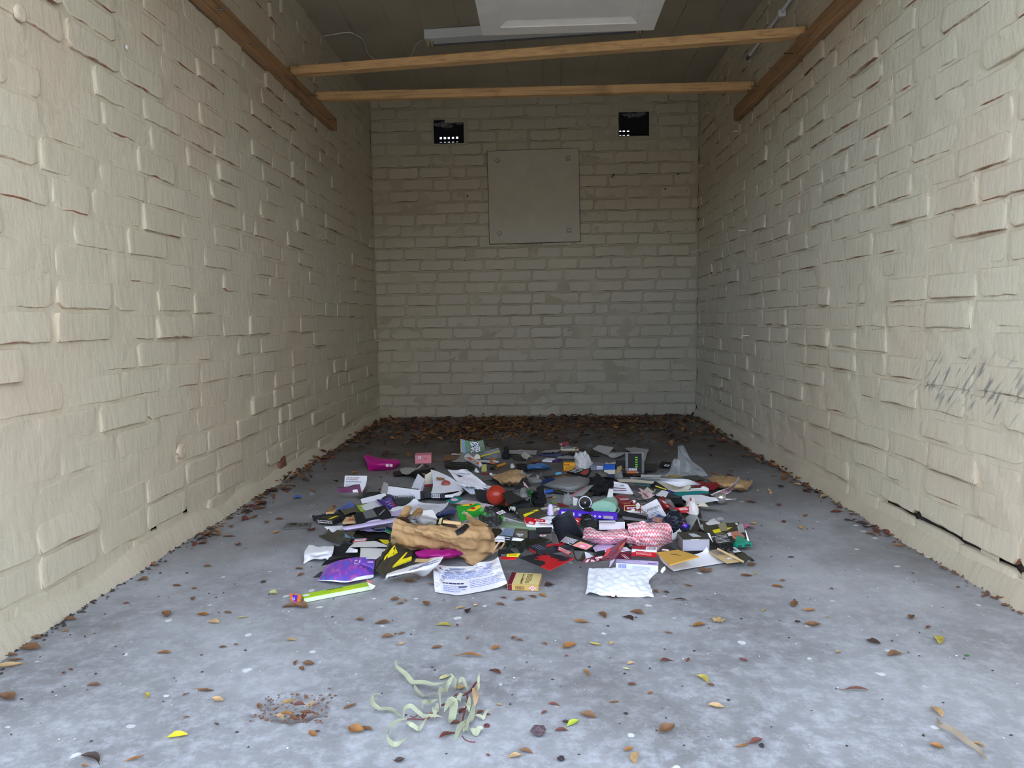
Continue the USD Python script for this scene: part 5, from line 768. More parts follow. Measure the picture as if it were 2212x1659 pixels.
f = K('flyer', 'curved white flyer under the left end of the rolled poster', 'flyer', 'A', [[(415,905,.03),(500,898,.03),(575,893,.03)],[(470,950,.02),(540,950,.03),(600,930,.03)],[(515,1002,.005),(560,1008,.01),(610,985,.015)]], CD, crumple=.001); S('blue_card', 'teal-blue card edge under the curved white flyer', 'card', 'A', [(600,960),(660,970),(690,1010),(600,1000)], C('card_teal_blue', 90,140,160))
S('olive_card', 'drab olive long card at the left edge', 'card', 'A', [(455,966),(700,1000),(645,1088),(358,992)], OL, lift=(.0,.02,.01,0)); f = S('price_label', 'pink and white price label on the left', 'label', 'A', [(690,1012),(802,1008),(782,1042),(672,1050)], C('label_pink', 220,110,124), n=6, m=4); PR(f, 'white_field', sbox(.1,.1,.9,.6), CD); LN(f, .2, .8, .2, .5, 1, INK, off=.0012)
S('black_fabric', 'black folded fabric between the crumpled white paper and the olive card', 'fabric', 'A', [(500,1098),(742,1118),(735,1185),(468,1182)], BC_, lift=(.01,.01,.01,.01), crumple=.003); S('yellow_tag', 'yellow printed tag beside the brown paper bag', 'tag', 'A', [(905,1018),(990,1022),(1012,1070),(950,1055)], YL, lift=(.01,.01,.01,.01)); 
f = S('folded_sheet', 'pale folded sheet above the torn purple painting', 'paper', 'A', [(690,1045),(870,1030),(1018,1085),(640,1088)], W2, lift=(.02,.02,.02,.02)); S('torn_strip', 'white torn strip with grey print beside the pale folded sheet', 'paper strip', 'A', [(640,1088),(715,1110),(715,1135),(606,1136)], CD, lift=(.01,.02,.01,.01)); S('folded_sheet', 'lower pale sheet reaching down to the torn purple painting', 'paper', 'A', [(742,1095),(1012,1102),(880,1195),(735,1190)], W2, lift=(.02,.02,.02,.02))
K('white_paper', 'crumpled white paper alone at the left edge', 'paper', 'A', [[(285,1080,.02),(390,1088,.03),(502,1083,.03)],[(250,1122,.02),(370,1135,.035),(495,1120,.03)],[(240,1180,.01),(330,1165,.02),(478,1172,.015)],[(228,1242,.0),(300,1198,.005),(400,1200,.01)]], CD, crumple=.004)
S('black_cover', 'curved black cover behind the torn purple painting', 'cover', 'A', [(430,1208),(620,1178),(760,1182),(388,1255)], BC_, lift=(.02,.04,.03,.0)); S('dark_green_corner', 'dark green card corner left of the torn purple painting', 'card', 'A', [(380,1310),(420,1300),(400,1350),(315,1358)], C('card_dark_green', 40,52,48))
f = S('olive_pack', 'drab olive flattened pack with a yellow band, left of two', 'packet', 'A', [(1000,1110),(1065,1108),(965,1262),(862,1332)], OL, thick=.004, lift=(.03,.03,.02,.01)); PR(f, 'yellow_band', Polygon([(.45,.5),(1,.2),(1,.42),(.6,.9)]), YL); f = S('olive_pack', 'drab olive flattened pack with a yellow band, right of two', 'packet', 'A', [(1062,1105),(1232,1128),(1002,1355),(880,1340)], OL, thick=.004, lift=(.03,.02,.01,.01)); PR(f, 'yellow_band', Polygon([(.02,.12),(.3,.2),(.1,.7),(.0,.6)]), YL)
f = S('yellow_pack', 'black pack with a yellow side below the brown paper bag', 'packet', 'A', [(1150,1150),(1205,1148),(1200,1212),(1030,1275)], YL, thick=.006, lift=(.01,.01,.0,.0)); PR(f, 'black_side', sbox(.3,0,1,.6), BK)
f = K('torn_painting', 'torn purple and blue painted card at the front left', 'painting', 'A', [[(440,1245,.015),(560,1205,.035),(700,1180,.04),(872,1178,.03)],[(400,1320,.01),(550,1300,.03),(700,1280,.03),(862,1275,.02)],[(358,1390,.0),(480,1392,.01),(600,1405,.01),(700,1388,.01),(855,1362,.0)]], ART, thick=.0015, crumple=.0012, freq=40.); PR(f, 'white_square', sbox(.60,.12,.72,.32).difference(sbox(.62,.16,.70,.28)), LIL); PR(f, 'torn_edge', Polygon([(0,.95),(.3,.93),(.6,.96),(.7,.86),(1,.82),(1,1),(0,1)]), CD); PR(f, 'white_lettering', sbox(.86,.2,.97,.26), LIL)
f = K('news_roll', 'curled newspaper strip in front of the olive packs', 'newspaper', 'A', [[(985,1320,.02),(1100,1285,.03),(1230,1245,.04),(1400,1180,.05),(1485,1172,.05)],[(975,1345,.03),(1100,1320,.045),(1240,1290,.055),(1390,1240,.06),(1460,1210,.055)],[(935,1392,.0),(1080,1352,.01),(1200,1315,.02),(1300,1345,.01),(1385,1272,.02)]], CD, crumple=.002); LN(f, .05, .5, .62, .85, 2, BK, .6); LN(f, .4, .95, .3, .55, 2, INK2, .4); TX(f, 'Commun', .45, .4, .2, INKB, w=.3)
f = Bx('green_carton', 'long lime green flattened carton at the front left', 'carton', 'A', (235,1585), (842,1468), (228,1545), (800,1400), LM, side='r'); PR(f['top'], 'yellow_streak', Polygon([(.4,.75),(.75,.65),(.75,.85),(.4,.92)]), YL); PR(f['top'], 'white_oval', shapely.affinity.scale(shapely.Point(.05,.5).buffer(.05), 1, 5), CD); LN(f['top'], .35, .6, .1, .3, 1, C('dark_green_print', 40,90,60), .6); PR(f['front'], 'pale_side', sbox(0,.1,1,1), C('pale_green', 210,224,190), .0006)
f = D('green_carton_end', 'orange and blue end of the long lime green carton', 'carton end', 'A', [[(108,1500),(195,1512)],[(112,1562),(182,1602)]], OR, lean=.5, thick=.006); PR(f, 'blue_badge', Polygon([(.3,.1),(.85,.1),(.75,.9),(.25,.8)]), VI); PR(f, 'white_ring', shapely.affinity.scale(shapely.Point(.42,.6).buffer(.14).difference(shapely.Point(.42,.6).buffer(.07)), 1, 1.1), CD, .001); D('green_carton_flap', 'pale inner flap at the open end of the lime carton', 'carton flap', 'A', [[(800,1398),(875,1432)],[(830,1458),(852,1462)]], W2, lean=.4); D('red_flap', 'reddish flap standing on the lime carton end', 'carton flap', 'A', [[(795,1373),(850,1398)],[(800,1395),(835,1412)]], C('flap_red', 210,120,110), lean=.5, base=.02)
# brown paper bag with its contents
K('magenta_bag', 'magenta plastic bag squeezed under the brown paper bag', 'bag', 'A', [[(1235,1140,.0),(1400,1110,0),(1640,1110,.0)],[(1232,1138,.04),(1400,1112,.05),(1650,1110,.04)],[(1260,1170,.03),(1450,1170,.04),(1645,1145,.03)],[(1305,1192,.0),(1450,1197,.0),(1640,1165,.0)]], C('magenta_dark', 150,10,110,.4), crumple=.004); S('tan_scrap', 'tan card scrap under the magenta plastic bag', 'card', 'A', [(1240,1190),(1400,1195),(1380,1225),(1225,1220)], TN)
def paper_bag():
    o = at(960, 1180, 2, 0); t = thing('paper_bag', 'crumpled brown paper carrier bag lying on its side', 'paper bag', o); t_o[t.GetPath()] = o
    def part(name, rows, n=64, m=38, cr=.0075, fr=48., mat=BR, seed=3, thick=.0012):
        R = np.array([[[*vp('A', q), q[2]] for q in resample(r_, n)] for r_ in rows]); k = np.linspace(0, len(R)-1, m+1)
        from scipy.interpolate import PchipInterpolator
        Cc = PchipInterpolator(np.arange(len(R)), R, axis=0)(k); G = np.array([[at(*Cc[j,i,:2], 2, Cc[j,i,2]) for j in range(m+1)] for i in range(n+1)]); sf = Surf(G)
        q = np.stack(np.meshgrid(np.linspace(0, sf.LU, n+1), np.linspace(0, sf.LV, m+1), indexing='ij'), -1).reshape(-1,2); G = G+sf.N*(cr*(.6*crease(q, seed, fr)+.5*crease(q, seed+50, fr*2.2))).reshape(n+1, m+1)[...,None]; G[...,2] = np.maximum(G[...,2], .003)
        sf = Surf(G); sf.sgn = 1. if (sf.N*(EYE-sf.G)).sum(-1).mean() > 0 else -1.; mesh, _ = shell(sf, thick); Hput(G); mesh.vertices -= o; obj(name, mesh, mat, t, smooth=24); sf.t = t; return sf
    part('back_panel', [[(1060,830,.10),(1200,800,.11),(1400,830,.11),(1640,860,.11)],[(1080,860,.06),(1300,880,.05),(1640,890,.05)]], 30, 8, .004, seed=9, mat=BR2)
    f = part('front_panel', [[(1052,828,.135),(1180,865,.125),(1400,885,.125),(1560,888,.125),(1640,878,.13),(1700,872,.13),(1800,880,.125),(1905,885,.115)],
        [(1030,900,.115),(1200,920,.115),(1400,955,.115),(1600,985,.105),(1760,985,.10),(1860,960,.10),(1932,960,.09)],
        [(1015,980,.085),(1200,1000,.085),(1400,1030,.08),(1600,1060,.07),(1740,1080,.06),(1860,1060,.06),(1955,1062,.055)],
        [(1012,1040,.05),(1150,1080,.05),(1330,1100,.045),(1520,1110,.035),(1660,1150,.03),(1800,1150,.03),(1915,1135,.03)],
        [(1018,1085,.02),(1130,1112,.015),(1300,1118,.012),(1500,1122,.010),(1640,1165,.008),(1740,1245,.004),(1850,1195,.006),(1905,1142,.02)]])
    PR(f, 'black_smear', Polygon([(.62,.15),(.73,.02),(.76,.03),(.77,.08),(.70,.20),(.64,.24)]), BK, .004); PR(f, 'grey_smear', Polygon([(.52,.03),(.62,.02),(.66,.07),(.58,.09)]), C('smear_grey', 70,58,46), .004)
    part('side_gusset', [[(1665,758,.19),(1720,800,.175),(1800,850,.15),(1900,885,.12)],[(1690,820,.16),(1740,850,.15),(1820,880,.13),(1915,920,.10)],[(1722,880,.13),(1780,895,.12),(1850,910,.11),(1925,932,.085)]], 20, 12, .003, seed=5)
    part('left_handle_flap', [[(1130,730,.18),(1170,715,.185),(1203,722,.18)],[(1100,780,.16),(1150,775,.16),(1190,765,.16)],[(1085,815,.14),(1130,820,.14),(1178,790,.145)]], 12, 10, .003, seed=6); part('back_flap', [[(1205,790,.15),(1262,735,.17),(1305,755,.16)],[(1200,815,.135),(1260,810,.135),(1290,800,.135)]], 10, 8, .003, seed=7)
    part('side_flap', [[(1855,848,.13),(1885,850,.13)],[(1890,905,.10),(1925,935,.09)]], 8, 8, .002, seed=8, mat=BR2)
    P = [at(*vp('A', q[:2]), 2, q[2])-o for q in ((1905,1120,.05),(1960,1075,.07),(2010,1028,.085),(2028,1032,.085),(2018,1070,.07),(1980,1110,.05),(1925,1140,.03))]; obj('handle', tube(spline(P, 30), .0028, 8), C('handle_tan', 200,160,120,.7), t)
paper_bag()
K('grey_bag', 'grey plastic bag with a green label inside the brown bag', 'bag', 'A', [[(1170,820,.125),(1260,805,.15),(1360,815,.15),(1430,840,.135)],[(1180,845,.125),(1300,850,.14),(1420,855,.135)],[(1220,878,.12),(1300,885,.125),(1420,885,.125)]], SF, crumple=.003); D('green_label', 'dark green label on the grey bag inside the brown bag', 'label', 'A', [[(1268,858),(1385,850)],[(1275,885),(1400,886)]], C('label_green', 16,96,72), base=.118, lean=.4); D('white_leaflet', 'white leaflet poking out behind the brown paper bag', 'leaflet', 'A', [[(1252,765),(1388,750)],[(1280,830),(1432,832)]], W2, base=.10, lean=.3)
D('wilted_leaf', 'pale green twisted wrapper end at the mouth of the brown bag', 'wrapper', 'A', [[(1450,830),(1475,820)],[(1435,880),(1462,882)]], C('pale_leaf', 190,190,130), base=.115, lean=.3); TB('cigar_stick', 'tan rolled stick at the mouth of the brown bag', 'stick', 'A', (1480,858), (1640,875), .005, TN, .125, .12)
f = S('medicine_carton', 'green carton with yellow stripes behind the brown paper bag', 'carton', 'H', [(1050,92),(1445,48),(1560,185),(1110,312)], GN2, thick=.014, rigid=True, lift=(.03,.03,.02,.02)); PR(f, 'yellow_stripes', unary_union([Polygon([(.15,.0),(.9,.0),(.55,.18),(.3,.14)]), Polygon([(.32,.55),(.95,.25),(1,.5),(.6,.8)])]), C('stripe_yellow', 250,200,40)); PR(f, 'red_ovals', unary_union([shapely.affinity.scale(shapely.Point(.62,.48).buffer(.09), 1, 1.3), shapely.affinity.scale(shapely.Point(.62,.09).buffer(.06), 1, 1.)]), RD, .001); TX(f, 'Parac', .12, .82, .16, CD, w=.22); PR(f, 'pale_green_corner', Polygon([(.8,.8),(1,.55),(1,1),(.8,1)]), C('corner_green', 110,190,100))
HP('black_crisp_bag', 'black crumpled packet with green print right of the brown bag', 'packet', 'H', (1660,395), 210, .05, .05, print_mat('black_green', [(.0, srgb(22,24,24)), (.56, srgb(28,30,30)), (.60, srgb(50,160,50)), (1., srgb(50,160,50))], 22., 3.), 91, .3); K('jagged_film', 'dark grey film with a jagged edge over the black packet', 'film', 'H', [[(1440,190,.07),(1600,150,.075),(1760,170,.075),(1885,205,.06)],[(1440,215,.065),(1600,240,.065),(1760,255,.065),(1870,235,.06)]], SG, crumple=.002)
f = S('barcode_tag', 'white barcode tag below the red ball', 'tag', 'H', [(1740,150),(1868,96),(1942,150),(1815,195)], MR, lift=(.03,.03,.02,.02), n=6, m=5); BC(f, .05, .97, .05, .9, CD, INK)
S('paper_strip', 'pale torn strip right of the barcode tag', 'paper strip', 'h', [(1300,105),(1630,110),(1640,295),(1480,240)], W2, lift=(.02,.02,.01,.02), torn='b'); S('textured_card', 'dark mottled card right of the pale torn strip', 'card', 'h', [(1660,110),(2190,90),(2160,200),(1660,260)], CAMO, lift=(.02,.02,.01,.01))
f = K('news_sheet', 'long folded newspaper page right of the brown paper bag', 'newspaper', 'P', [[(1088,1117,.045),(1130,1129,.05),(1165,1139,.045),(1192,1143,.04)],[(1084,1124,.045),(1130,1136,.05),(1165,1144,.045),(1194,1146,.04)],[(1080,1131,.03),(1130,1141,.035),(1170,1149,.03),(1197,1148,.03)]], CD, crumple=.0008); LN(f, .04, .7, .2, .75, 3, INK2, .4); S('green_edge_book', 'green-edged magazine under the long newspaper page', 'magazine', 'P', [(1082,1130),(1190,1146),(1185,1152),(1082,1139)], C('edge_green', 130,150,120), thick=.01)
f = S('olive_packet', 'drab olive packet with a yellow sticker behind the red and white packet', 'packet', 'I', [(200,105),(560,82),(715,190),(280,270)], OL, thick=.008, rigid=True, lift=(.05,.05,.04,.04)); PR(f, 'yellow_sticker', Polygon([(.12,.68),(.80,.28),(.86,.42),(.12,.95)]), YL); LN(f, .3, .7, .5, .62, 1, INK, off=.0012)
S('printed_slip', 'white printed slip between the olive packet and black pouch', 'paper slip', 'm', [(1060,100),(1380,120),(1240,285),(680,232)], CD, lift=(.05,.05,.05,.05)); HP('cloth_print', 'pale blue crumpled slip at the left end of the violet carton', 'paper slip', 'm', (1200,90), 150, .02, .03, LIL, 93)
f = S('dragon_packet', 'red and white packet with white dots and red lettering', 'packet', 'm', [(30,220),(1245,375),(1312,655),(150,560)], CD, thick=.006, lift=(.05,.05,.04,.04), rigid=True); PR(f, 'red_print', Polygon([(0,0),(.78,.0),(.74,.40),(.42,.42),(.30,.95),(.2,.98),(0,.8)]), RD); PR(f, 'white_dots', unary_union([shapely.affinity.scale(shapely.Point(.42+.11*k,.22).buffer(.045), 1, 2.2) for k in range(3)]+[shapely.affinity.scale(shapely.Point(.2,.75).buffer(.1), 1, 2.)]), PC, .001); TX(f, "DRAGON'S P", .48, .74, .16, DR, w=.47); LN(f, .5, .92, .80, .95, 2, PC, .5)
f = Bx('violet_carton', 'long violet carton with white circles across the middle', 'carton', 'e', (370,1190), (2110,1302), (362,1000), (2150,1165), VI, side='r', base=.045); PR(f['front'], 'white_marks', unary_union([sbox(.05,.15,.12,.6), sbox(.24,.2,.275,.75)]+[shapely.affinity.scale(shapely.Point(x,.58).buffer(.022).difference(shapely.Point(x,.58).buffer(.01)), 1, 7.) for x in (.48,.565,.63,.71)]), CD); PR(f['front'], 'silver_window', sbox(.77,.38,.94,.85), SV, .001); PR(f['front'], 'pale_flower', shapely.affinity.scale(shapely.Point(.37,.5).buffer(.03), 1, 8), C('flower_blue', 150,150,220), .001)
S('violet_carton_end', 'grey torn end of the long violet carton', 'carton end', 'e', [(300,1010),(345,1000),(345,1180),(230,1170)], SG, lift=(.06,.06,.045,.045))
HP('black_tray', 'black glossy tray with bits under the violet carton', 'tray', 'e', (1250,1430), 290, .06, .045, C('tray_black', 20,20,22,.25), 95, .2); f = S('red_white_wrapper', 'red and white striped wrapper right of the black pouch', 'wrapper', 'e', [(820,1225),(1040,1240),(960,1450),(870,1400)], RD, lift=(.05,.05,.03,.03)); PR(f, 'white_stripes', unary_union([Polygon([(.1,.2),(.8,.5),(.75,.62),(.05,.35)]), Polygon([(.1,.55),(.6,.8),(.55,.9),(.05,.7)])]), CD); TB('grey_tube', 'thin silver tube in front of the violet carton', 'tube', 'e', (1570,1335), (2060,1330), .004, SV, .04, .04)
f = Bx('grey_box', 'dark grey box with a white front behind the pink cloths', 'box', 'B', (680,962), (912,958), (680,893), (692,858), C('box_dark_grey', 78,80,80), side='l'); PR(f['front'], 'white_front', sbox(0,0,1,1), CD, .0006); PR(f['top'], 'blue_tint', sbox(.3,.1,.75,.8), DB)
f = Bx('clear_tray', 'dark see-through tray left of the grey box', 'tray', 'B', (520,930), (665,940), (515,870), (560,850), C('tray_dark', 26,32,30,.2)); PR(f['top'], 'green_line', Polygon([(.1,.3),(.9,.6),(.9,.68),(.1,.4)]), C('line_green', 120,180,140))
# black pouch
f = K('black_pouch', 'black zip pouch standing in front of the violet carton', 'pouch', 'I', [[(782,238,.12),(860,195,.135),(960,150,.14),(1082,90,.155),(1112,112,.15)],[(795,330,.10),(900,300,.11),(1050,270,.12),(1170,300,.115)],[(830,480,.065),(930,480,.07),(1080,450,.075),(1245,420,.08)],[(870,580,.035),(960,590,.04),(1080,530,.045),(1300,520,.045)],[(935,640,.012),(1000,590,.02),(1060,540,.025),(1180,586,.015),(1302,532,.025)]], C('pouch_black', 26,30,40,.7, bump=.3, bscale=400), thick=.008, crumple=.0015, freq=40., n=26, m=18); PR(f, 'seam', sbox(0,.1,1,.125), BK)
# right of the brown bag
S('grey_sleeve', 'bluish grey see-through sleeve left of the small olive pack', 'sleeve', 'h', [(1100,900),(1560,1010),(1500,1310),(870,1230)], C('sleeve_blue_grey', 110,126,146,.35), lift=(.02,.02,.01,.01)); S('silver_fold', 'shiny lilac fold on the bluish grey sleeve', 'foil', 'h', [(1150,890),(1600,980),(1530,1065),(1095,985)], SV, lift=(.03,.03,.02,.02), n=8, m=4); S('grey_corner', 'grey card corner beside the brown bag side flap', 'card', 'h', [(890,880),(1130,890),(1040,1070),(940,960)], GY)
S('dark_green_card', 'dark green card with small print right of the bag handle', 'card', 'I', [(0,615),(300,615),(355,745),(100,800)], C('card_bottle', 32,44,38)); S('black_wedge', 'black folded sleeve under the dark green card', 'sleeve', 'I', [(-100,740),(90,740),(240,860),(-120,860)], BC_, lift=(.01,.01,.01,0))
f = S('envelope', 'white envelope with a dark stamp above the dark green card', 'envelope', 'h', [(790,1262),(2065,1425),(1880,1535),(635,1410)], CD, lift=(.02,.015,.01,.015)); PR(f, 'dark_stamp', Polygon([(.32,.45),(.55,.5),(.58,.8),(.45,.9),(.33,.7)]), NV); S('envelope_edge', 'black and white card edge under the white envelope', 'card', 'h', [(630,1440),(1120,1480),(1080,1570),(640,1550)], WH)
f = Bx('small_pack', 'small drab olive pack with white lettering right of the bag', 'cigarette pack', 'h', (1520,1345), (2190,1400), (1532,1012), (2250,950), OL2, side='r'); TX(f['front'], 'Parliament', .22, .55, .2, CD, w=.5); TX(f['front'], 'Night 5', .32, .76, .16, CD, w=.32)
Bx('black_pack_row', 'black glossy pack with white edges right of the small olive pack', 'packet', 'I', (400,570), (560,560), (400,440), (600,430), C('pack_gloss', 30,32,34,.25), side='r'); S('black_strip', 'black long wallet behind the red and black carton', 'wallet', 'I', [(520,430),(780,425),(775,500),(540,510)], BC_, thick=.01, lift=(.02,.02,.01,.01)); PR(s := S('mini_label', 'white and pink printed strip on the black long wallet', 'label', 'I', [(585,498),(690,500),(670,525),(580,522)], PC, n=4, m=3), 'red_mark', sbox(.4,.2,.6,.8), DR); S('brown_grey_card', 'brown-grey card behind the black zip pouch', 'card', 'I', [(790,450),(850,500),(900,650),(780,640)], C('card_brown_grey', 84,74,70), lift=(.02,.02,.0,.0))
f = Bx('map_carton', 'black carton with red print lying aslant', 'carton', 'I', (370,748), (570,855), (398,678), (775,480), C('carton_black', 30,30,34,.3), side='r'); PR(f['front'], 'red_lettering', unary_union([sbox(.2+.12*k,.25+.05*(k%2),.29+.12*k,.75) for k in range(5)]), RD); PR(f['top'], 'red_map', Polygon([(.35,.2),(.7,.15),(.8,.35),(.6,.5),(.65,.7),(.4,.6),(.3,.4)]), RD); LN(f['top'], .15, .85, .75, .95, 3, INK2, .4); PR(f['top'], 'white_logo', sbox(.4,.03,.75,.1), PC)
f = S('splatter_card', 'square red card with black splatter at the front', 'card', 'I', [(640,800),(1152,893),(748,1092),(244,880)], RB, thick=.003, rigid=True, crumple=0); 
f = S('sticker_pack', 'dark pack strip with yellow sticker left of the splatter card', 'packet', 'I', [(50,812),(258,808),(222,865),(20,862)], YL, lift=(.015,.015,.01,.01)); LN(f, .15, .85, .3, .7, 2, OL, .5); S('red_strip', 'red strip below the yellow sticker strip', 'strip', 'I', [(-70,862),(210,866),(180,912),(-60,905)], RD, lift=(.005,.005,0,0)); PR(s := S('grey_bit', 'dark grey strip left of the yellow sticker strip', 'strip', 'I', [(-60,825),(45,815),(30,860),(-60,858)], SG), 'edge', sbox(0,.8,1,1), BK)
f = S('mouth_pack', 'cigarette packet with a mouth picture and red warning band', 'cigarette pack', 'o', [(700,372),(2120,820),(1700,1075),(385,655)], BK, thick=.014, rigid=True, lift=(.045,.03,.012,.02)); LN(f, .03, .45, .08, .95, 9, CD, .5); PR(f, 'mouth_picture', Polygon([(.52,.35),(.55,.12),(.98,.2),(.98,.97),(.48,.98)]), SK); PR(f, 'mouth', Polygon([(.62,.5),(.75,.32),(.92,.38),(.93,.8),(.64,.85)]), MP, .001); PR(f, 'tongue', shapely.affinity.scale(shapely.Point(.76,.66).buffer(.09), 1.1, 1.5), PC, .0014)
f = S('warning_band', 'red warning band along the mouth picture packet', 'label', 'o', [(360,668),(1020,965),(870,1095),(325,850)], RD, lift=(.002,.002,.0,.0), n=8, m=4); TX(f, 'SMOKING CAUSES', .04, .46, .34, CD, w=.9); TX(f, 'MOUTH CANCER', .06, .9, .32, CD, w=.85); S('drab_side', 'drab side panel showing below the mouth picture packet', 'packet', 'o', [(900,1090),(1600,1085),(1640,1240),(1500,1300)], OL, lift=(.012,.012,.0,.0)); S('white_corner', 'white foil corner right of the mouth picture packet', 'foil', 'o', [(1610,930),(1860,1030),(2040,1180),(1690,1265)], CD, lift=(.04,.03,.01,.01), n=6, m=5)
# pink cloths and the silver box
LILS = S('lilac_sheet', 'lilac sheet under the left pink cloth', 'paper', 'I', [(1420,660),(1850,660),(2090,770),(1500,790)], LIL, lift=(.01,.01,.01,.01)); f = S('price_sheet', 'white price sheet with red print below the pink cloths', 'paper', 'I', [(1850,720),(2010,700),(2090,760),(1860,790)], CD, lift=(.02,.02,.02,.02)); LN(f, .1, .6, .2, .9, 3, MG, .4); HP('striped_wrapper', 'black and white striped wrapper between the two pink cloths', 'wrapper', 'I', (2120,730), 85, .03, .04, CAMO, 97); S('black_insert', 'black insert with a yellow mark under the lilac sheet', 'card', 'I', [(1450,790),(1650,750),(1640,840),(1480,860)], BK, lift=(.01,.02,.01,.0))
K('pink_cloth', 'pink and white chevron cloth, the left of the two', 'cloth', 'B', [[(560,925,.0),(700,950,.0),(860,930,0),(1030,985,.0)],[(552,922,.05),(590,915,.06),(660,945,.055),(760,962,.05),(850,940,.06),(905,930,.065),(960,955,.06),(1035,990,.055)],[(540,975,.05),(640,980,.06),(760,985,.05),(870,985,.06),(960,1000,.055),(1035,1025,.045)],[(528,1015,.025),(640,1030,.03),(760,1030,.035),(860,1025,.035),(960,1040,.03),(1035,1050,.02)],[(530,1040,.004),(620,1056,.006),(740,1062,.008),(830,1056,.008),(920,1048,.01),(1035,1062,.004)]], CH_, n=40, m=20, crumple=.003, thick=.0015, st=True)
K('pink_cloth', 'pink and white chevron cloth, the right of the two', 'cloth', 'B', [[(940,890,.0),(1080,870,.0),(1200,880,0),(1320,900,.0)],[(935,888,.09),(1000,880,.095),(1072,864,.105),(1122,900,.09),(1212,880,.09),(1280,878,.085),(1328,930,.07)],[(950,950,.07),(1040,945,.085),(1130,940,.09),(1225,945,.085),(1285,960,.06),(1335,1000,.04)],[(985,1010,.045),(1060,1020,.055),(1140,1020,.06),(1230,1020,.055),(1280,1030,.035),(1335,1035,.02)],[(1015,1055,.015),(1060,1090,.012),(1115,1116,.01),(1195,1118,.01),(1226,1085,.012),(1333,1045,.005)]], CH_, n=40, m=22, crumple=.004, thick=.0015, st=True)
f = S('black_tag_card', 'black card with a white tag in front of the silver box', 'card', 'J', [(480,745),(640,680),(860,775),(500,800)], BK, lift=(.01,.015,.01,.01)); S('white_tag', 'white tag on the black card before the silver box', 'tag', 'J', [(545,732),(640,742),(655,768),(525,752)], CD, n=4, m=3, lift=(.002,.002,.002,.002))
S('white_flap', 'white envelope flap sticking out left of the silver box', 'envelope', 'B', [(1330,952),(1400,935),(1420,960),(1342,1045)], CD, lift=(.05,.05,.04,.01))
f = Bx('silver_box', 'silver square box with an olive top and white sticker', 'box', 'B', (1428,1122), (1670,1116), (1426,1018), (1345,952), SG, side='l', bev=.002); PR(f['front'], 'silver_front', sbox(.01,.04,.99,.99), SV, .0006); PR(f['top'], 'olive_top', sbox(.01,.01,.99,.99), OL, .0006); PR(f['top'], 'white_sticker', Polygon([(.38,.30),(.62,.26),(.78,.72),(.45,.74)]), C('sticker_pale', 190,196,200), .001); PR(f['front'], 'lid_tab', sbox(.3,.0,.62,.05), WH, .001)
S('white_backing', 'white backing sheet under the dark warning pack at the right', 'paper', 'g', [(85,270),(640,188),(1000,640),(420,640)], CD); S('white_backing', 'white curled strip left of the dark warning pack', 'paper', 'g', [(420,620),(500,640),(608,945),(480,760)], CD, lift=(.02,.02,.0,.01)); HP('clear_bits', 'clear plastic scraps behind the dark warning pack', 'film', 'g', (850,225), 130, .01, .012, CF, 98)
f = S('face_pack', 'dark warning pack with a yellow sticker at the right edge', 'packet', 'g', [(250,335),(1420,300),(1790,890),(610,945)], OL, lift=(.02,.02,.015,.01), crumple=.001, n=24, m=14); PR(f, 'black_panel', Polygon([(.08,.56),(.97,.5),(.99,.99),(.02,.99)]), BK); PR(f, 'yellow_sticker', Polygon([(.2,.27),(.42,.24),(.40,.43),(.2,.45)]), YL); PR(f, 'yellow_end', Polygon([(.60,.24),(.78,.25),(.58,.36)]), YL); PR(f, 'tape', Polygon([(.42,.02),(.64,.0),(.60,.40),(.40,.38)]), C('tape_olive', 150,142,110,.3), .001); LN(f, .22, .45, .48, .58, 2, GY, .4); LN(f, .07, .5, .6, .97, 6, CD, .4, off=.0012); PR(f, 'picture', Polygon([(.62,.5),(.85,.45),(.94,.8),(.86,.96),(.60,.82)]), C('picture_flesh', 196,128,106), .001); PR(f, 'white_code', Polygon([(.52,.53),(.62,.5),(.62,.68),(.52,.7)]), CD, .0012); PR(f, 'white_spot', shapely.affinity.scale(shapely.Point(.93,.1).buffer(.035), 1, 1.8), CD, .001)
D('dark_flap', 'grey curled film at the right end of the dark warning pack', 'film', 'g', [[(1380,400),(1560,310),(1620,420)],[(1440,600),(1520,660),(1640,560)]], SF, lean=.4, crumple=.002); D('white_flap', 'white inner flap at the right end of the dark warning pack', 'carton flap', 'g', [[(1650,520),(1680,560)],[(1725,880),(1795,888)]], WH, lean=.7); S('pink_plastic', 'pink plastic piece at the right edge of the pile', 'plastic', 'g', [(1600,318),(1690,360),(1995,525),(1700,500)], C('plastic_pink', 220,110,160,.35), bow=.008)
f = Bx('green_pack', 'green cigarette pack at the right edge of the pile', 'cigarette pack', 'g', (1375,1235), (1885,1195), (1365,1105), (895,850), GN, side='l'); LN(f['top'], .15, .9, .25, .75, 6, C('green_pale', 90,180,150), .3); PR(f['top'], 'red_oval', shapely.affinity.scale(shapely.Point(.62,.1).buffer(.08), 1.2, .8), RD, .001); LN(f['front'], .5, .88, .25, .8, 1, INK, .9); PR(f['front'], 'dark_panel', sbox(.05,.3,.3,.95), C('panel_dark', 30,70,66), .001)
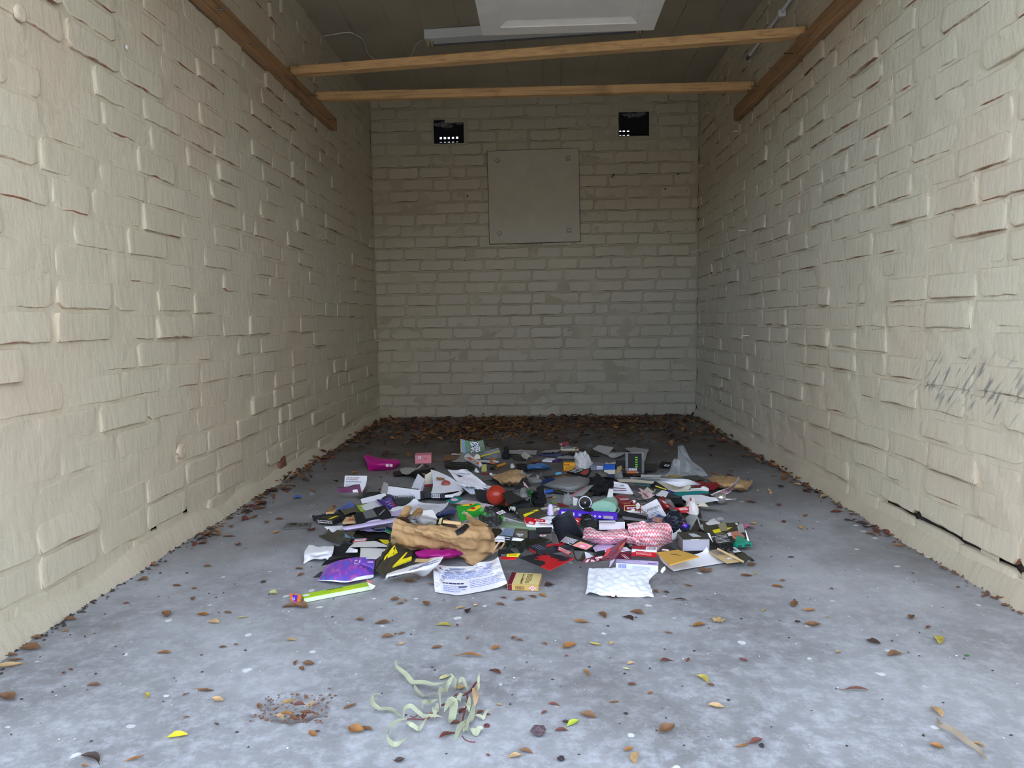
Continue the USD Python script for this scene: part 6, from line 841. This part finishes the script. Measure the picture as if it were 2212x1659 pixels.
# front right: sheet, envelope, newspaper
K('olive_folder', 'drab olive folder bent into a ridge at the right front', 'folder', 'g', [[(1480,1235,.01),(1620,1270,.02),(1760,1380,.035),(1830,1410,.04),(1960,1530,.01)],[(1300,1270,.01),(1450,1420,.02),(1620,1500,.03),(1780,1450,.045),(1900,1545,.005)],[(1350,1560,.0),(1500,1600,.0),(1640,1590,.005),(1760,1480,.03),(1850,1550,.0)]], OL, thick=.0012, crumple=.001); f = S('white_tag', 'white printed tag on the drab olive folder', 'tag', 'g', [(1310,1085),(1512,1230),(1320,1268),(1115,1138)], CD, lift=(.015,.015,.015,.015), n=6, m=5); LN(f, .2, .8, .25, .75, 4, INK2, .5); S('black_feather', 'black frayed scrap left of the white printed tag', 'scrap', 'g', [(800,1130),(1180,1070),(1300,1250),(1060,1180)], BC_, torn='tb')
S('white_board', 'large white sheet at the right front', 'paper', 'J', [(470,895),(1270,785),(1605,972),(730,1118)], CD, thick=.002, crumple=.0006); f = S('mustard_envelope', 'mustard padded envelope lying on the large white sheet', 'envelope', 'J', [(448,806),(800,763),(1142,872),(662,1010)], MU, thick=.004, lift=(.006,.008,.02,.01), crumple=.0012); PR(f, 'pen_mark', unary_union([Polygon([(.42,.32),(.62,.60),(.64,.6),(.45,.32)]), Polygon([(.40,.36),(.62,.40),(.62,.43),(.40,.39)])]), INK)
f = S('newspaper', 'tan folded newspaper on the right end of the large white sheet', 'newspaper', 'g', [(400,1232),(960,1142),(1615,1560),(1062,1625)], C('newsprint_tan', 206,182,134), lift=(.008,.008,.012,.01), thick=.002); LN(f, .08, .92, .08, .45, 7, INK2, .4); LN(f, .45, .95, .1, .5, 4, OL, .3); PR(f, 'white_gap', Polygon([(.35,.68),(.9,.62),(.9,.72),(.35,.78)]), WH); PR(f, 'dark_photo', sbox(.78,.12,.97,.36), C('photo_dark', 90,74,50), .001); TB('rolled_edge', 'rolled edge of the tan newspaper', 'newspaper', 'g', (760,1140), (1600,1560), .0032, C('newsprint_tan', 206,182,134), .012, .004)
# front row of cartons
f = Bx('red_white_carton', 'red and white carton with a barcode in the front row', 'carton', 'p', (1330,332), (1960,380), (1330,165), (1955,118), CD, side='r'); PR(f['front'], 'red_field', Polygon([(.0,.5),(.12,.42),(.2,.22),(1,.25),(1,1),(0,1)]), RD); LN(f['front'], .18, .8, .38, .85, 3, PC, .35); PR(f['top'], 'maroon_top', sbox(0,0,.56,1), DR); BC(f['top'], .58, .98, .1, .98, CD, INK)
f = Bx('maroon_carton', 'dark maroon carton with a blue ring left of the red and white one', 'carton', 'p', (895,322), (1318,330), (898,172), (1312,138), MR, side='r'); PR(f['front'], 'blue_ring', shapely.affinity.scale(shapely.Point(.16,.55).buffer(.15).difference(shapely.Point(.16,.55).buffer(.09)), 1, 2.2), NV); PR(f['front'], 'pale_strokes', unary_union([Polygon([(.4,.2),(.45,.2),(.8,.9),(.7,.9)]), Polygon([(.52,.15),(.56,.15),(.92,.9),(.86,.9)])]), PC)
f = S('maroon_packet', 'flattened maroon and white packet at the left of the front row', 'packet', 'p', [(190,315),(760,345),(775,402),(80,475)], MR, thick=.006, lift=(.02,.02,.005,.005)); PR(f, 'white_marks', unary_union([Polygon([(.12,.45),(.22,.4),(.2,.95),(.1,.9)]), Polygon([(.28,.45),(.38,.5),(.5,.95),(.3,.9)]), shapely.affinity.scale(shapely.Point(.54,.55).buffer(.07), 1, 3)]), PC); PR(f, 'grey_panel', sbox(.68,.2,.98,.8), C('panel_mauve', 140,90,110)); S('lilac_label', 'pale lilac label behind the flattened maroon packet', 'label', 'p', [(420,280),(600,250),(590,310),(410,315)], PC, lift=(.02,.03,.02,.02))
f = D('maroon_flap', 'curled maroon card standing up behind the front row', 'card', 'I', [[(1690,735),(1790,690),(1900,610),(2035,540)],[(1660,800),(1780,790),(1880,740),(1990,640)],[(1605,890),(1720,915),(1800,900),(1860,860)]], MR, lean=.35, crumple=.0015); PR(f, 'red_edge', Polygon([(0,.0),(.18,.05),(.12,.8),(.02,.95)]), RD); PR(f, 'flame', Polygon([(.6,.35),(.9,.2),(.92,.45),(.66,.62)]), C('flame_dull', 170,80,56))
f = Bx('lilac_carton', 'white and lilac carton with a barcode at the front', 'carton', 'p', (930,590), (2000,660), (936,420), (915,318), CD, side='l'); PR(f['top'], 'lilac_top', sbox(0,.02,1,1), LIL); TX(f['top'], 'PHYSIOLOGICAL', .06, .42, .3, C('lilac_ink', 150,120,190), w=.52, bold=False); PR(f['top'], 'purple_label', sbox(.76,.5,.96,.78), C('label_mauve', 150,110,180), .001); PR(f['top'], 'blue_line', sbox(.0,.86,1,.94), INKB, .001); PR(f['front'], 'bars', unary_union([sbox(.06+.02*k,.1,.07+.02*k+.006*(k%3),.65) for k in range(10)]), INKB); LN(f['front'], .40, .82, .3, .8, 3, C('print_pale', 170,196,226), .4)
D('lilac_carton_flap', 'open end flap at the left of the white and lilac carton', 'carton flap', 'p', [[(800,370),(930,310)],[(770,530),(810,490)]], LIL, lean=.3); D('lilac_carton_tab', 'white tab at the right end of the white and lilac carton', 'carton flap', 'p', [[(2075,580),(2165,508),(2185,585)],[(2060,640),(2110,672),(2130,640)]], WH, lean=.4)
K('white_wrap', 'large crumpled white paper with a torn right edge at the front', 'paper', 'B', [[(595,1284,.015),(800,1280,.03),(1000,1300,.03),(1200,1316,.02)],[(580,1380,.012),(750,1370,.025),(950,1380,.025),(1125,1402,.012)],[(574,1460,.008),(750,1460,.015),(950,1465,.015),(1150,1470,.008)],[(570,1516,.0),(600,1500,.012),(720,1522,.004),(850,1534,.002),(1172,1537,.0)]], crumpled('tissue_white', (236,240,246), 40., .22, .6), free=True, n=60, m=34, crumple=.004, freq=90., thick=.0008)
f = Bx('gold_carton', 'gold hair colour carton with hazard symbols at the front', 'carton', 'j', (150,1165), (1905,1245), (152,832), (1895,248), GD, side='r', bev=.0008); PR(f['top'], 'light_gold_top', sbox(0,0,1,1), GD2); PR(f['top'], 'maroon_band', sbox(.0,0,.15,1), MR, .0009); PR(f['front'], 'maroon_band', sbox(.02,0,.15,1), MR, .0009); BC(f['front'], .23, .58, .12, .95, GD, C('bar_brown', 90,66,30), name='bar_field')
TX(f['top'], 'MATERIAL', .47, .95, .075, C('print_brown', 90,74,20), turn=3); LN(f['top'], .10, .9, .55, .74, 4, C('print_brown', 90,74,20), .5, vert=True); LN(f['top'], .1, .85, .40, .44, 1, C('print_brown', 90,74,20), .8, vert=True)
for a, b in ((0,-1), (-1,0), (1,0), (0,1)): cx, cy = .81+a*.078, .5+b*.25; PR(f['front'], 'hazard_symbol', Polygon([(cx, cy-.235), (cx+.073, cy), (cx, cy+.235), (cx-.073, cy)]).difference(Polygon([(cx, cy-.195), (cx+.06, cy), (cx, cy+.195), (cx-.06, cy)])), RD, .0012); PR(f['front'], 'hazard_field', Polygon([(cx, cy-.195), (cx+.06, cy), (cx, cy+.195), (cx-.06, cy)]), WH, .0010); PR(f['front'], 'hazard_mark', shapely.affinity.scale(shapely.Point(cx, cy).buffer(.02), 1, 2.4), BK, .0013)
f = K('front_letter', 'white letter with a triangle logo, nearest to the opening', 'letter', 'i', [[(5,222,.012),(170,256,.01),(400,298,.008),(700,310,.008),(1100,298,.012),(1280,202,.03),(1640,155,.03),(1838,28,.05)],[(20,560,.006),(400,600,.006),(800,620,.008),(1200,560,.012),(1600,480,.02),(1950,380,.03)],[(58,1028,.002),(400,1076,.002),(660,1112,.002),(1250,1030,.004),(1900,872,.012),(2098,780,.02)]], CD, crumple=.0005, n=36, m=20)
PR(f, 'triangle_logo', Polygon([(.075,.18),(.105,.15),(.115,.13),(.118,.19),(.165,.29),(.115,.22)]), NV); TX(f, 'AHLOCAL', .19, .225, .055, INKB, w=.22, name='letter_heading'); LN(f, .44, .74, .195, .21, 1, NV, .9, words=False); LN(f, .79, .9, .12, .3, 4, INKB, .5); LN(f, .08, .88, .27, .60, 9, INKB, .42); LN(f, .12, .42, .70, .735, 1, NV, .9); LN(f, .34, .46, .80, .83, 1, NV, .9); LN(f, .12, .44, .78, .97, 4, INKB, .4); LN(f, .5, .95, .66, .9, 5, INKB, .3)
# ------------------------------------------------------------------ leaves, twigs and grit
LC = {'b': ('brown', (128,92,62)), 'o': ('orange-brown', (160,110,58)), 'r': ('reddish', (118,70,56)), 't': ('tan', (196,164,116)), 'd': ('dark brown', (66,50,42)), 'p': ('pale', (196,190,130)), 'y': ('yellowish', (196,180,84))}
for k, (nm, c) in LC.items():
    a = np.array(srgb(*c)); define('leaf_'+k, {"g": ("geometry", {}), "n": ("noise_texture", {"scale": 55., "detail": 4.}), "r": ("rgb_ramp", {"ramp": [(.3, tuple(a*.62)), (.55, tuple(a)), (.75, tuple(np.minimum(a*1.3, 1)))]}), "p": ("principled_bsdf", {"roughness": .55}), "t": ("translucent_bsdf", {}), "m": ("mix_closure", {"fac": .15})},
        [("g.position", "n.vector"), ("n.fac", "r.fac"), ("r.color", "p.base_color"), ("r.color", "t.color"), ("p.BSDF", "m.closure1"), ("t.BSDF", "m.closure2")], "m.closure")
def leaf_shape(seed, ratio=.42, long=False):
    """a dry leaf 1 long, curled, with a short stalk"""
    r = np.random.default_rng(seed); n, m = 10, 6; u, v = np.meshgrid(np.linspace(0,1,n+1), np.linspace(-1,1,m+1), indexing='ij')
    w = ratio*(np.sin(np.pi*u**r.uniform(.75, 1.15))**.85)*.5*(1+r.normal(0,.06,(n+1,1))); w[0] = .012; w[-1] = .004
    bend, cup, tw = r.uniform(-.25,.45), r.uniform(.15,.9), r.normal(0,.5); x = u-.5; y = v*w; z = bend*(x*x)*1.2+cup*np.abs(v)**1.6*w*.9; a = tw*x; y, z = y*np.cos(a)-z*np.sin(a)*.6, z*np.cos(a)+y*np.sin(a)
    y = y+r.normal(0,.25)*x*x; z = z-z.min()+.012; sf = Surf(np.stack([x, y, z], -1)); me, _ = shell(sf, .008)
    return cat_mesh([me, tube([(-.5,y[0,3],z[0,3]), (-.56,y[0,3]+.02,z[0,3]+.01), (-.66,y[0,3]+.05,z[0,3]+.02)], [.012,.010,.007], 5)])
SH = [leaf_shape(s, q) for s, q in ((1,.42), (2,.5), (3,.36), (4,.3), (5,.46), (6,.56))]+[leaf_shape(9, .16)]
_proto = {}
def leaf(P, L, c, k, rot, label, group=None, tilt=(0,0)):
    """one leaf: the first of its shape and colour holds the mesh, the others refer to it"""
    key = (k, c); t = UsdGeom.Xform.Define(stage, f'/World/{numbered("/World", "dry_leaf")}'); t.AddTranslateOp().Set(Gf.Vec3d(*map(float, P))); t.AddRotateXYZOp().Set(Gf.Vec3f(float(tilt[0]), float(tilt[1]), float(math.degrees(rot)))); t.AddScaleOp().Set(Gf.Vec3f(float(L), float(L), float(L)))
    p = t.GetPrim()
    if key not in _proto: obj('blade', SH[k], 'leaf_'+c, p, smooth=40); _proto[key] = p.GetPath().AppendChild('blade')
    else: q = stage.DefinePrim(p.GetPath().AppendChild('blade')); q.GetReferences().AddInternalReference(_proto[key])
    return tag(p, label, 'leaf', group)
FL_ = {'K': '985,65,70b 925,160,70b 700,222,45b 1247,283,55b 815,313,35r 1075,387,80b 1310,390,70o 1470,372,60b 1570,405,60p 450,418,65b 427,490,45o 235,535,60b 190,605,110b 50,650,100b 95,682,70b 50,722,130t 1338,72,50b 1138,200,50b 1253,218,35b 1700,178,40d 1930,88,60b 1942,128,50b 1870,335,95b 1950,332,90b 1768,245,55p 1880,552,60t 1437,598,45b 1522,580,30b 1058,635,80o 605,842,70b 410,765,30r 455,743,30r 953,908,66y 1320,880,95b 1403,942,70t 1202,900,40r 1206,1050,35b 1397,1095,30d 1675,978,50b 2018,1158,70o 2050,1140,34d 605,1310,140d 868,1322,90o 545,1365,40o 40,930,110b 2127,865,25r 1380,435,70t 1905,697,60b 1990,708,70b 1950,735,50b 1870,978,90t 1930,985,70r 1990,1012,80b 1850,1030,85o 1806,1045,70t 2010,962,80t 1900,1048,75b 1960,1030,60r',
 'L': '340,140,60b 375,165,50b 405,145,30o 430,25,80b 540,170,70b 570,40,50b 655,143,20r 760,195,60t 810,218,70d 857,177,30t 1018,170,60b 1037,128,45r 1147,140,70b 1230,122,60b 1290,112,55o 1330,48,70d 112,270,60b 255,292,90b 655,305,100y 1540,285,100o 1680,240,90b 1900,225,90b 1850,263,90d 290,377,75b 380,357,45b 380,427,40t 610,452,70b 988,453,60o 1105,390,45b 1143,402,50b 1308,425,60o 1465,440,100o 1633,430,75y 1735,422,45t 2105,355,50b 660,648,70p 985,607,95r 808,388,30b 740,305,30r 1192,545,25r 1445,502,25r 1730,517,20r 1862,552,50t 2088,533,95r 1578,613,75o 1835,588,50p 1868,690,55r 1990,745,45o 1755,803,65o 1010,820,40t 935,885,40r 730,935,55r 675,1015,130r 50,830,80b 85,990,110o 150,975,90b 1368,815,70r 1302,870,45r 1590,890,95b 1440,932,40d 1412,985,75r 2100,985,120b 1845,1110,60o 1888,1168,110t 1110,1155,85t 1185,1122,85b 940,1145,30r 368,1183,60d 1747,125,60r 2090,92,40d 2022,88,40b 580,885,40o 770,860,60r 890,870,50r 760,715,70t',
 'M': '437,67,50b 400,135,75b 460,120,35y 635,167,35b 600,207,65o 20,200,55b 715,325,70b 510,362,50y 815,363,80o 930,405,25t 90,462,90o 735,437,40d 835,463,85b 1475,410,60b 1585,473,35r 1660,557,100y 1230,570,75d 1365,648,90b 1000,635,45t 120,808,85y 165,850,50b 20,685,50r 380,688,50r 60,627,25d 205,995,90t 380,1250,85o 465,1220,90r 500,1248,28d 1640,1025,115t 1645,1255,65o 1910,1240,70t 2085,290,90b 2110,305,44d 1760,65,40b 955,220,25r 690,15,40d 1820,112,25r'}
rl = np.random.default_rng(77); todo = []
LMK = [('the gum twig', 'N', 1100, 750), ('the floor hole', 'K', 1915, 1010), ('the dark reddish stone', 'L', 1265, 1000), ('the gold carton', 'j', 1100, 900), ('the front letter', 'i', 1000, 700), ('the lime carton', 'A', 480, 1500), ('the crumpled white paper', 'B', 860, 1480), ('the bright yellow leaf', 'K', 1148, 1170), ('the long gum leaf', 'M', 1800, 1210), ('the tiny green leaf', 'M', 1840, 657), ('the large white sheet', 'J', 1000, 1000), ('the left wall foot', 'K', 100, 640), ('the right wall foot', 'M', 1900, 150),
  ('the green cigarette pack', 'g', 1500, 1000), ('the magenta mailing bag', 'A', 930, 400), ('the pink carton', 'D', 600, 500), ('the election leaflet', 'C', 1350, 1000), ('the small blue tag', 'C', 340, 1110), ('the floor plate', 'A', 180, 900), ('the kraft paper', 'F', 1800, 950), ('the light bulb', 'F', 1580, 1190), ('the zip bag', 'F', 1000, 700), ('the crossword book', 'a', 900, 600), ('the painted card', 'A', 420, 1380)]
LMP = np.array([at(*vp(v, (x, y)))[:2] for _, v, x, y in LMK]); ORD = 'nearest|second nearest|third nearest|fourth nearest|fifth nearest|sixth nearest|seventh nearest|eighth nearest|ninth nearest|tenth nearest'.split('|')
def ordinal(k): return ORD[k] if k < 10 else f'{k+1}th nearest'
for v, s in FL_.items():
    for w in s.split():
        x, y, l = w[:-1].split(','); c = w[-1]; P = at(*vp(v, (float(x), float(y)))); L = float(l)/VW[v][2]*np.linalg.norm(P-EYE)/FPX; P[2] = .0015; k = int(rl.integers(0, 6)) if float(l) < 125 else 3; hole = v == 'K' and 1790 < float(x) < 2030 and 950 < float(y) < 1060
        if hole: P[2] = -.006+rl.uniform(0, .014)
        todo.append((P, L*1.02, c, k, rl.normal(0, .55)+(math.pi if rl.random() < .5 else 0), (rl.normal(0, 8), rl.normal(0, 6))))
nleaf = len(todo)
plain('leaf_bright', srgb(240,222,40), .5); plain('leaf_green', srgb(176,190,60), .45); plain('leaf_deep_green', srgb(60,110,60), .5)
def one_leaf(v, x, y, l, mat, label, k, rot, shape=None):
    P = at(*vp(v, (x, y))); L = l/VW[v][2]*np.linalg.norm(P-EYE)/FPX; m = (shape if shape is not None else SH[k]).copy(); m.vertices = m.vertices*L; R = trimesh.transformations.rotation_matrix(rot, [0,0,1]); m.apply_transform(R)
    t = thing('dry_leaf', label, 'leaf', P+[0,0,.001]); obj('blade', m, mat, t, smooth=40)
one_leaf('K', 1148, 1170, 100, 'leaf_bright', 'bright yellow leaf on the concrete at the front left', 1, .3); one_leaf('L', 1490, 938, 95, 'leaf_green', 'yellow-green oval leaf beside an orange leaf, near the stone', 0, .7); one_leaf('M', 1840, 657, 30, 'leaf_deep_green', 'tiny green leaf near the right wall', 1, .1)
def star_leaf(seed):
    r = np.random.default_rng(seed); th = np.linspace(0, 2*np.pi, 41)[:-1]; R = .5*(.55+.45*np.abs(np.cos(th*2.5))**1.5)*(1+r.normal(0,.05,40)); pts = np.c_[R*np.cos(th), R*np.sin(th), .04+.16*np.abs(np.cos(th*2.5))*r.uniform(.3,1,40)]
    V = np.vstack([[0,0,.03], pts, [0,0,.02], pts-[0,0,.01]]); F = []
    for i in range(40): j = (i+1)%40; F += [[0,1+i,1+j],[41,42+j,42+i],[1+i,42+i,42+j],[1+i,42+j,1+j]]
    return trimesh.Trimesh(V, F, process=False)
one_leaf('M', 130, 105, 90, 'leaf_b', 'brown star-shaped leaf touching the large white sheet', 0, .4, star_leaf(3)); one_leaf('M', 215, 430, 88, 'leaf_t', 'tan ragged star-shaped leaf on the front right concrete', 0, 1.2, star_leaf(4)); one_leaf('L', 1747, 122, 62, 'leaf_r', 'dark red cupped leaf against the crumpled white paper', 5, 1.5)
one_leaf('L', 825, 507, 165, 'leaf_o', 'long narrow brown leaf in front of the gold carton', 6, -.1); one_leaf('M', 1115, 885, 140, 'leaf_r', 'thin reddish twig-like leaf on the right concrete', 6, .0); one_leaf('L', 2180, 142, 90, 'leaf_d', 'thin dark leaf right of the crumpled white paper', 6, -.1)
# leaves along the walls and in the dim back, the nearest singly, the rest as one drift
def scatter(n, seed):
    r = np.random.default_rng(seed); out = []
    while len(out) < n:
        q = r.random()
        if q < .30: x, y = r.normal(-.35, .30), r.normal(4.75, .28)
        elif q < .52: x, y = r.normal(.55, .35), r.normal(4.95, .22)
        elif q < .59: x, y = -1.19+abs(r.normal(0, .05)), r.uniform(2.2, 5.2)
        elif q < .64: x, y = 1.19-abs(r.normal(0, .04)), r.uniform(2.2, 5.2)
        elif q < .90: x, y = r.uniform(-1.15, 1.15), r.uniform(4.1, 5.25)
        else: x, y = r.uniform(-1.15, 1.15), r.uniform(2.2, 4.3)
        if abs(x) > 1.195 or y > 5.28 or y < 1.6: continue
        if Hat(np.array([[x, y]]), 1)[0] > .001: continue
        out.append((x, y, r.uniform(.022, .05)))
    return np.array(out)
sc = scatter(2100, 5); sc = sc[np.argsort(sc[:,1])]; ns = 300-nleaf-9; r = np.random.default_rng(6); cs = 'bbbborrdddt'
for x, y, L in sc[:ns]: todo.append((np.array([x, y, .001]), L, cs[r.integers(len(cs))], int(r.integers(0, 6)), r.uniform(0, 6.28), (r.normal(0,10), r.normal(0,10))))
LD = np.array([np.hypot(*(LMP-q[0][:2]).T) for q in todo]); own = LD.argmin(1)                  # each leaf is named by its colour and its rank from the landmark nearest to it
for k, (P, L, c, sh, a, tl) in enumerate(todo):
    same = [j for j in range(len(todo)) if own[j] == own[k] and todo[j][2] == c]; rank = sorted(same, key=lambda j: LD[j, own[k]]).index(k)
    leaf(P, L, c, sh, a, f'{LC[c][0]} dry leaf, {ordinal(rank)} of its colour to {LMK[own[k]][0]}', 'dry leaves on the concrete floor', tl)
def leaf_mass(pts, seed, stack=.02):
    r = np.random.default_rng(seed); ms = {}
    for x, y, L in pts:
        m = SH[r.integers(0, 6)]; a = r.uniform(0, 6.28); Rm = trimesh.transformations.euler_matrix(r.normal(0,.3), r.normal(0,.3), a)[:3,:3]; V = (m.vertices*L)@Rm.T; V[:,2] -= V[:,2].min(); V += [x, y, .0008+abs(r.normal(0, stack))*.4]; ms.setdefault('bordo'[r.integers(5)], []).append((V, m.faces))
    return ms
t = thing('leaf_drift', 'drift of dry brown leaves over the dim back of the floor', 'leaves', kind='stuff')
for c, l in leaf_mass(sc[ns:], 8).items(): obj('leaves', trimesh.util.concatenate([trimesh.Trimesh(V, F, process=False) for V, F in l]), 'leaf_'+c, t, smooth=True)
# grit: dark crumbs and white paint chips on the slab, dirt along the walls
def grit(n, seed, xs, ys, size, near=None):
    r = np.random.default_rng(seed); V, F = [], []; o = np.array([[1,0,0],[-1,0,0],[0,1,0],[0,-1,0],[0,0,1],[0,0,-.4]], float); f = np.array([[0,2,4],[2,1,4],[1,3,4],[3,0,4],[2,0,5],[1,2,5],[3,1,5],[0,3,5]])
    for k in range(n):
        x, y = (r.uniform(*xs), r.uniform(*ys)) if near is None else near(r)
        V.append(o*(r.uniform(.5,1.6,(6,1)))*r.uniform(*size)*np.array([1,1,.6])+[x, y, .0005]); F.append(f+6*k)
    return trimesh.Trimesh(np.vstack(V), np.vstack(F), process=False)
plain('grit_dark', srgb(58,50,46), .8); plain('grit_white', srgb(226,228,228), .6); plain('grit_brown', srgb(110,78,58), .8)
t = thing('floor_grit', 'dark crumbs and white chips scattered over the concrete floor', 'grit', kind='stuff'); obj('dark_crumbs', grit(620, 1, (-1.15,1.15), (1.1,4.6), (.0010,.0035)), 'grit_dark', t, smooth=False); obj('white_chips', grit(420, 2, (-1.1,1.1), (1.1,3.4), (.0007,.0022)), 'grit_white', t, smooth=False); obj('hole_crumbs', grit(160, 3, (HOLE[0]-.07,HOLE[0]+.07), (HOLE[1]-.05,HOLE[1]+.05), (.001,.004)), 'grit_brown', t, smooth=False)
def by_wall(s): return lambda r: (s*(HW-.012-abs(r.normal(0,.022))), r.uniform(1.3, 5.2))
t = thing('wall_dirt', 'dark dirt and leaf crumbs gathered along the foot of the walls', 'dirt', kind='stuff')
for s in (-1, 1): obj('dirt', grit(900, 10+s, None, None, (.0015,.007), by_wall(s)), 'grit_dark' if s < 0 else 'grit_brown', t, smooth=False)
# wilted gum twig near the camera
C('gum_leaf', 162, 166, 138, .5, var=.12, vscale=30); C('gum_leaf_tan', 190, 158, 120, .55, var=.12, vscale=30); C('gum_stem', 96, 48, 52, .5)
def ribbon(pts, wid, lift=.006, seed=0, v='N', peak=.5):
    r = np.random.default_rng(seed); P = np.array([at(*vp(v, q)) for q in pts]); c = np.stack([np.interp(np.linspace(0,1,26), np.linspace(0,1,120), np.convolve(np.pad(np.interp(np.linspace(0,1,120), np.r_[0, np.cumsum(np.linalg.norm(np.diff(P,axis=0),axis=1))]/np.linalg.norm(np.diff(P,axis=0),axis=1).sum(), P[:,k]), 8, mode='reflect', reflect_type='odd'), np.hanning(17)/8, 'valid')) for k in range(3)], -1); s = np.linspace(0, 1, 26); W = wid/VW[v][2]*np.linalg.norm(P.mean(0)-EYE)/FPX*.5*np.maximum(np.sin(np.pi*s)**.7, .06)*1.5
    z = lift*(.35+np.abs(np.sin(s*np.pi*r.uniform(.8,1.4)+r.uniform(0,2))))+.002; t = np.gradient(c, axis=0); t /= np.linalg.norm(t, axis=1, keepdims=True); W = W*.8; nn = np.stack([-t[:,1], t[:,0], 0*s], 1); tw = r.normal(.5,.3)+r.normal(0,.7)*s
    G = np.zeros((26, 4, 3))
    for j, b in enumerate((-1,-.33,.33,1)): G[:,j] = c+nn*(W*b*np.cos(tw))[:,None]; G[:,j,2] = z+W*b*np.sin(tw)+(abs(b) > .5)*W*.25
    G[...,2] = np.maximum(G[...,2], .0015); sf = Surf(G); sf.sgn = 1. if sf.N[...,2].mean() > 0 else -1.; return shell(sf, .0005)[0]
t = thing('gum_twig', 'wilted grey-green gum twig with curling leaves near the opening', 'twig', (0,0,0))
for i, (pts, w, lf) in enumerate((([(575,140),(600,240),(720,300),(820,390),(950,420),(1080,480),(1180,470),(1270,430)],50,.012), ([(830,440),(860,510),(960,560),(1100,560),(1230,520)],48,.008), ([(400,590),(330,565),(270,620),(280,720),(370,770),(480,730),(560,740),(600,820),(680,880)],48,.01), ([(690,900),(700,800),(790,760),(880,810),(1000,850),(1130,890),(1220,930)],48,.012), ([(740,920),(620,940),(510,1000),(460,1100),(490,1200),(560,1280),(640,1270),(740,1170)],80,.01), ([(720,940),(770,1000),(870,1020),(950,970),(1000,920)],48,.01),
    ([(1190,900),(1170,760),(1210,620),(1270,500),(1330,470),(1370,520),(1320,640)],60,.03), ([(1230,900),(1280,820),(1340,740),(1360,800),(1330,900),(1300,1040)],85,.02), ([(1300,400),(1370,430),(1390,500),(1370,560)],42,.02), ([(1370,1250),(1400,1170),(1440,1060),(1510,960),(1590,860),(1640,700)],70,.014), ([(1480,1120),(1520,1020),(1590,880)],48,.012), ([(1560,880),(1540,760),(1570,680)],62,.02), ([(950,770),(940,730),(1010,690),(1050,650),(1140,670)],42,.012), ([(1570,1015),(1640,1050),(1700,1010),(1750,1010)],60,.006), ([(1420,500),(1480,480),(1560,490)],55,.02), ([(1100,860),(1110,780),(1150,720)],70,.012), ([(1640,860),(1760,840),(1830,770)],42,.008), ([(1400,700),(1420,630),(1500,590)],50,.012), ([(1690,440),(1680,520),(1690,600)],44,.025))): obj('leaf', ribbon(pts, w, lf, 200+i), 'gum_leaf', t, smooth=45)
tag(obj('leaf', ribbon([(1640,840),(1650,700),(1640,560),(1670,450)], 85, .022, 230), 'gum_leaf_tan', t, smooth=45), 'tan dried leaf of the gum twig')
for pts, rr in (([(1700,390),(1600,490),(1530,560),(1440,580),(1380,570)],.0022), ([(1530,560),(1380,620),(1240,700),(1180,720)],.0018), ([(1530,560),(1530,680),(1500,800),(1470,940)],.0016), ([(1380,570),(1310,650)],.0012), ([(1040,880),(900,910),(800,905),(735,910)],.0014), ([(1470,1130),(1540,1200),(1640,1215)],.0010), ([(870,850),(830,880),(780,860)],.001)): obj('stem', tube(spline([at(*vp('N', q))+[0,0,.012] for q in pts], 16), rr, 6), 'gum_stem', t)
tag(obj('gum_leaf', ribbon([(1640,1075),(1660,1140),(1750,1180),(1830,1240),(1920,1290),(1965,1360)], 26, .006, 240, 'M'), C('gum_leaf_brown', 150,136,116,.6), smooth=45), 'long narrow grey-brown gum leaf at the front right', 'leaf')
def stone(v, x, y, rx, mat, name, label, cat, seed):
    P = at(*vp(v, (x, y))); R = rx/VW[v][2]*np.linalg.norm(P-EYE)/FPX; m = trimesh.creation.icosphere(3, 1.); m.vertices = m.vertices*(1+.7*(meshkit.noise(m.vertices*1.9+5, seed)-.5)+.5*(meshkit.noise(m.vertices*3.7+9, seed+1)-.5))[:,None]*np.array([R, R*.8, R*.7]); m.vertices[:,2] -= m.vertices[:,2].min(); m.apply_translation(P); tag(obj(name, m, mat, smooth=25), label, cat)
stone('L', 1265, 1015, 38, C('stone_dark', 84,68,72,.8, bump=.6, bscale=150), 'stone', 'dark reddish stone on the concrete right of the gum twig', 'stone', 4); stone('L', 1410, 1175, 18, C('seed_black', 36,28,30,.5), 'seed_pod', 'small black seed pod at the bottom edge, right of the stone', 'seed pod', 6); stone('L', 932, 960, 15, C('berry', 90,46,44,.5), 'berry', 'small dark red berry right of the gum twig', 'berry', 8); stone('M', 500, 1252, 14, 'seed_black', 'pebble', 'black pebble beside two leaves at the front right', 'pebble', 9)
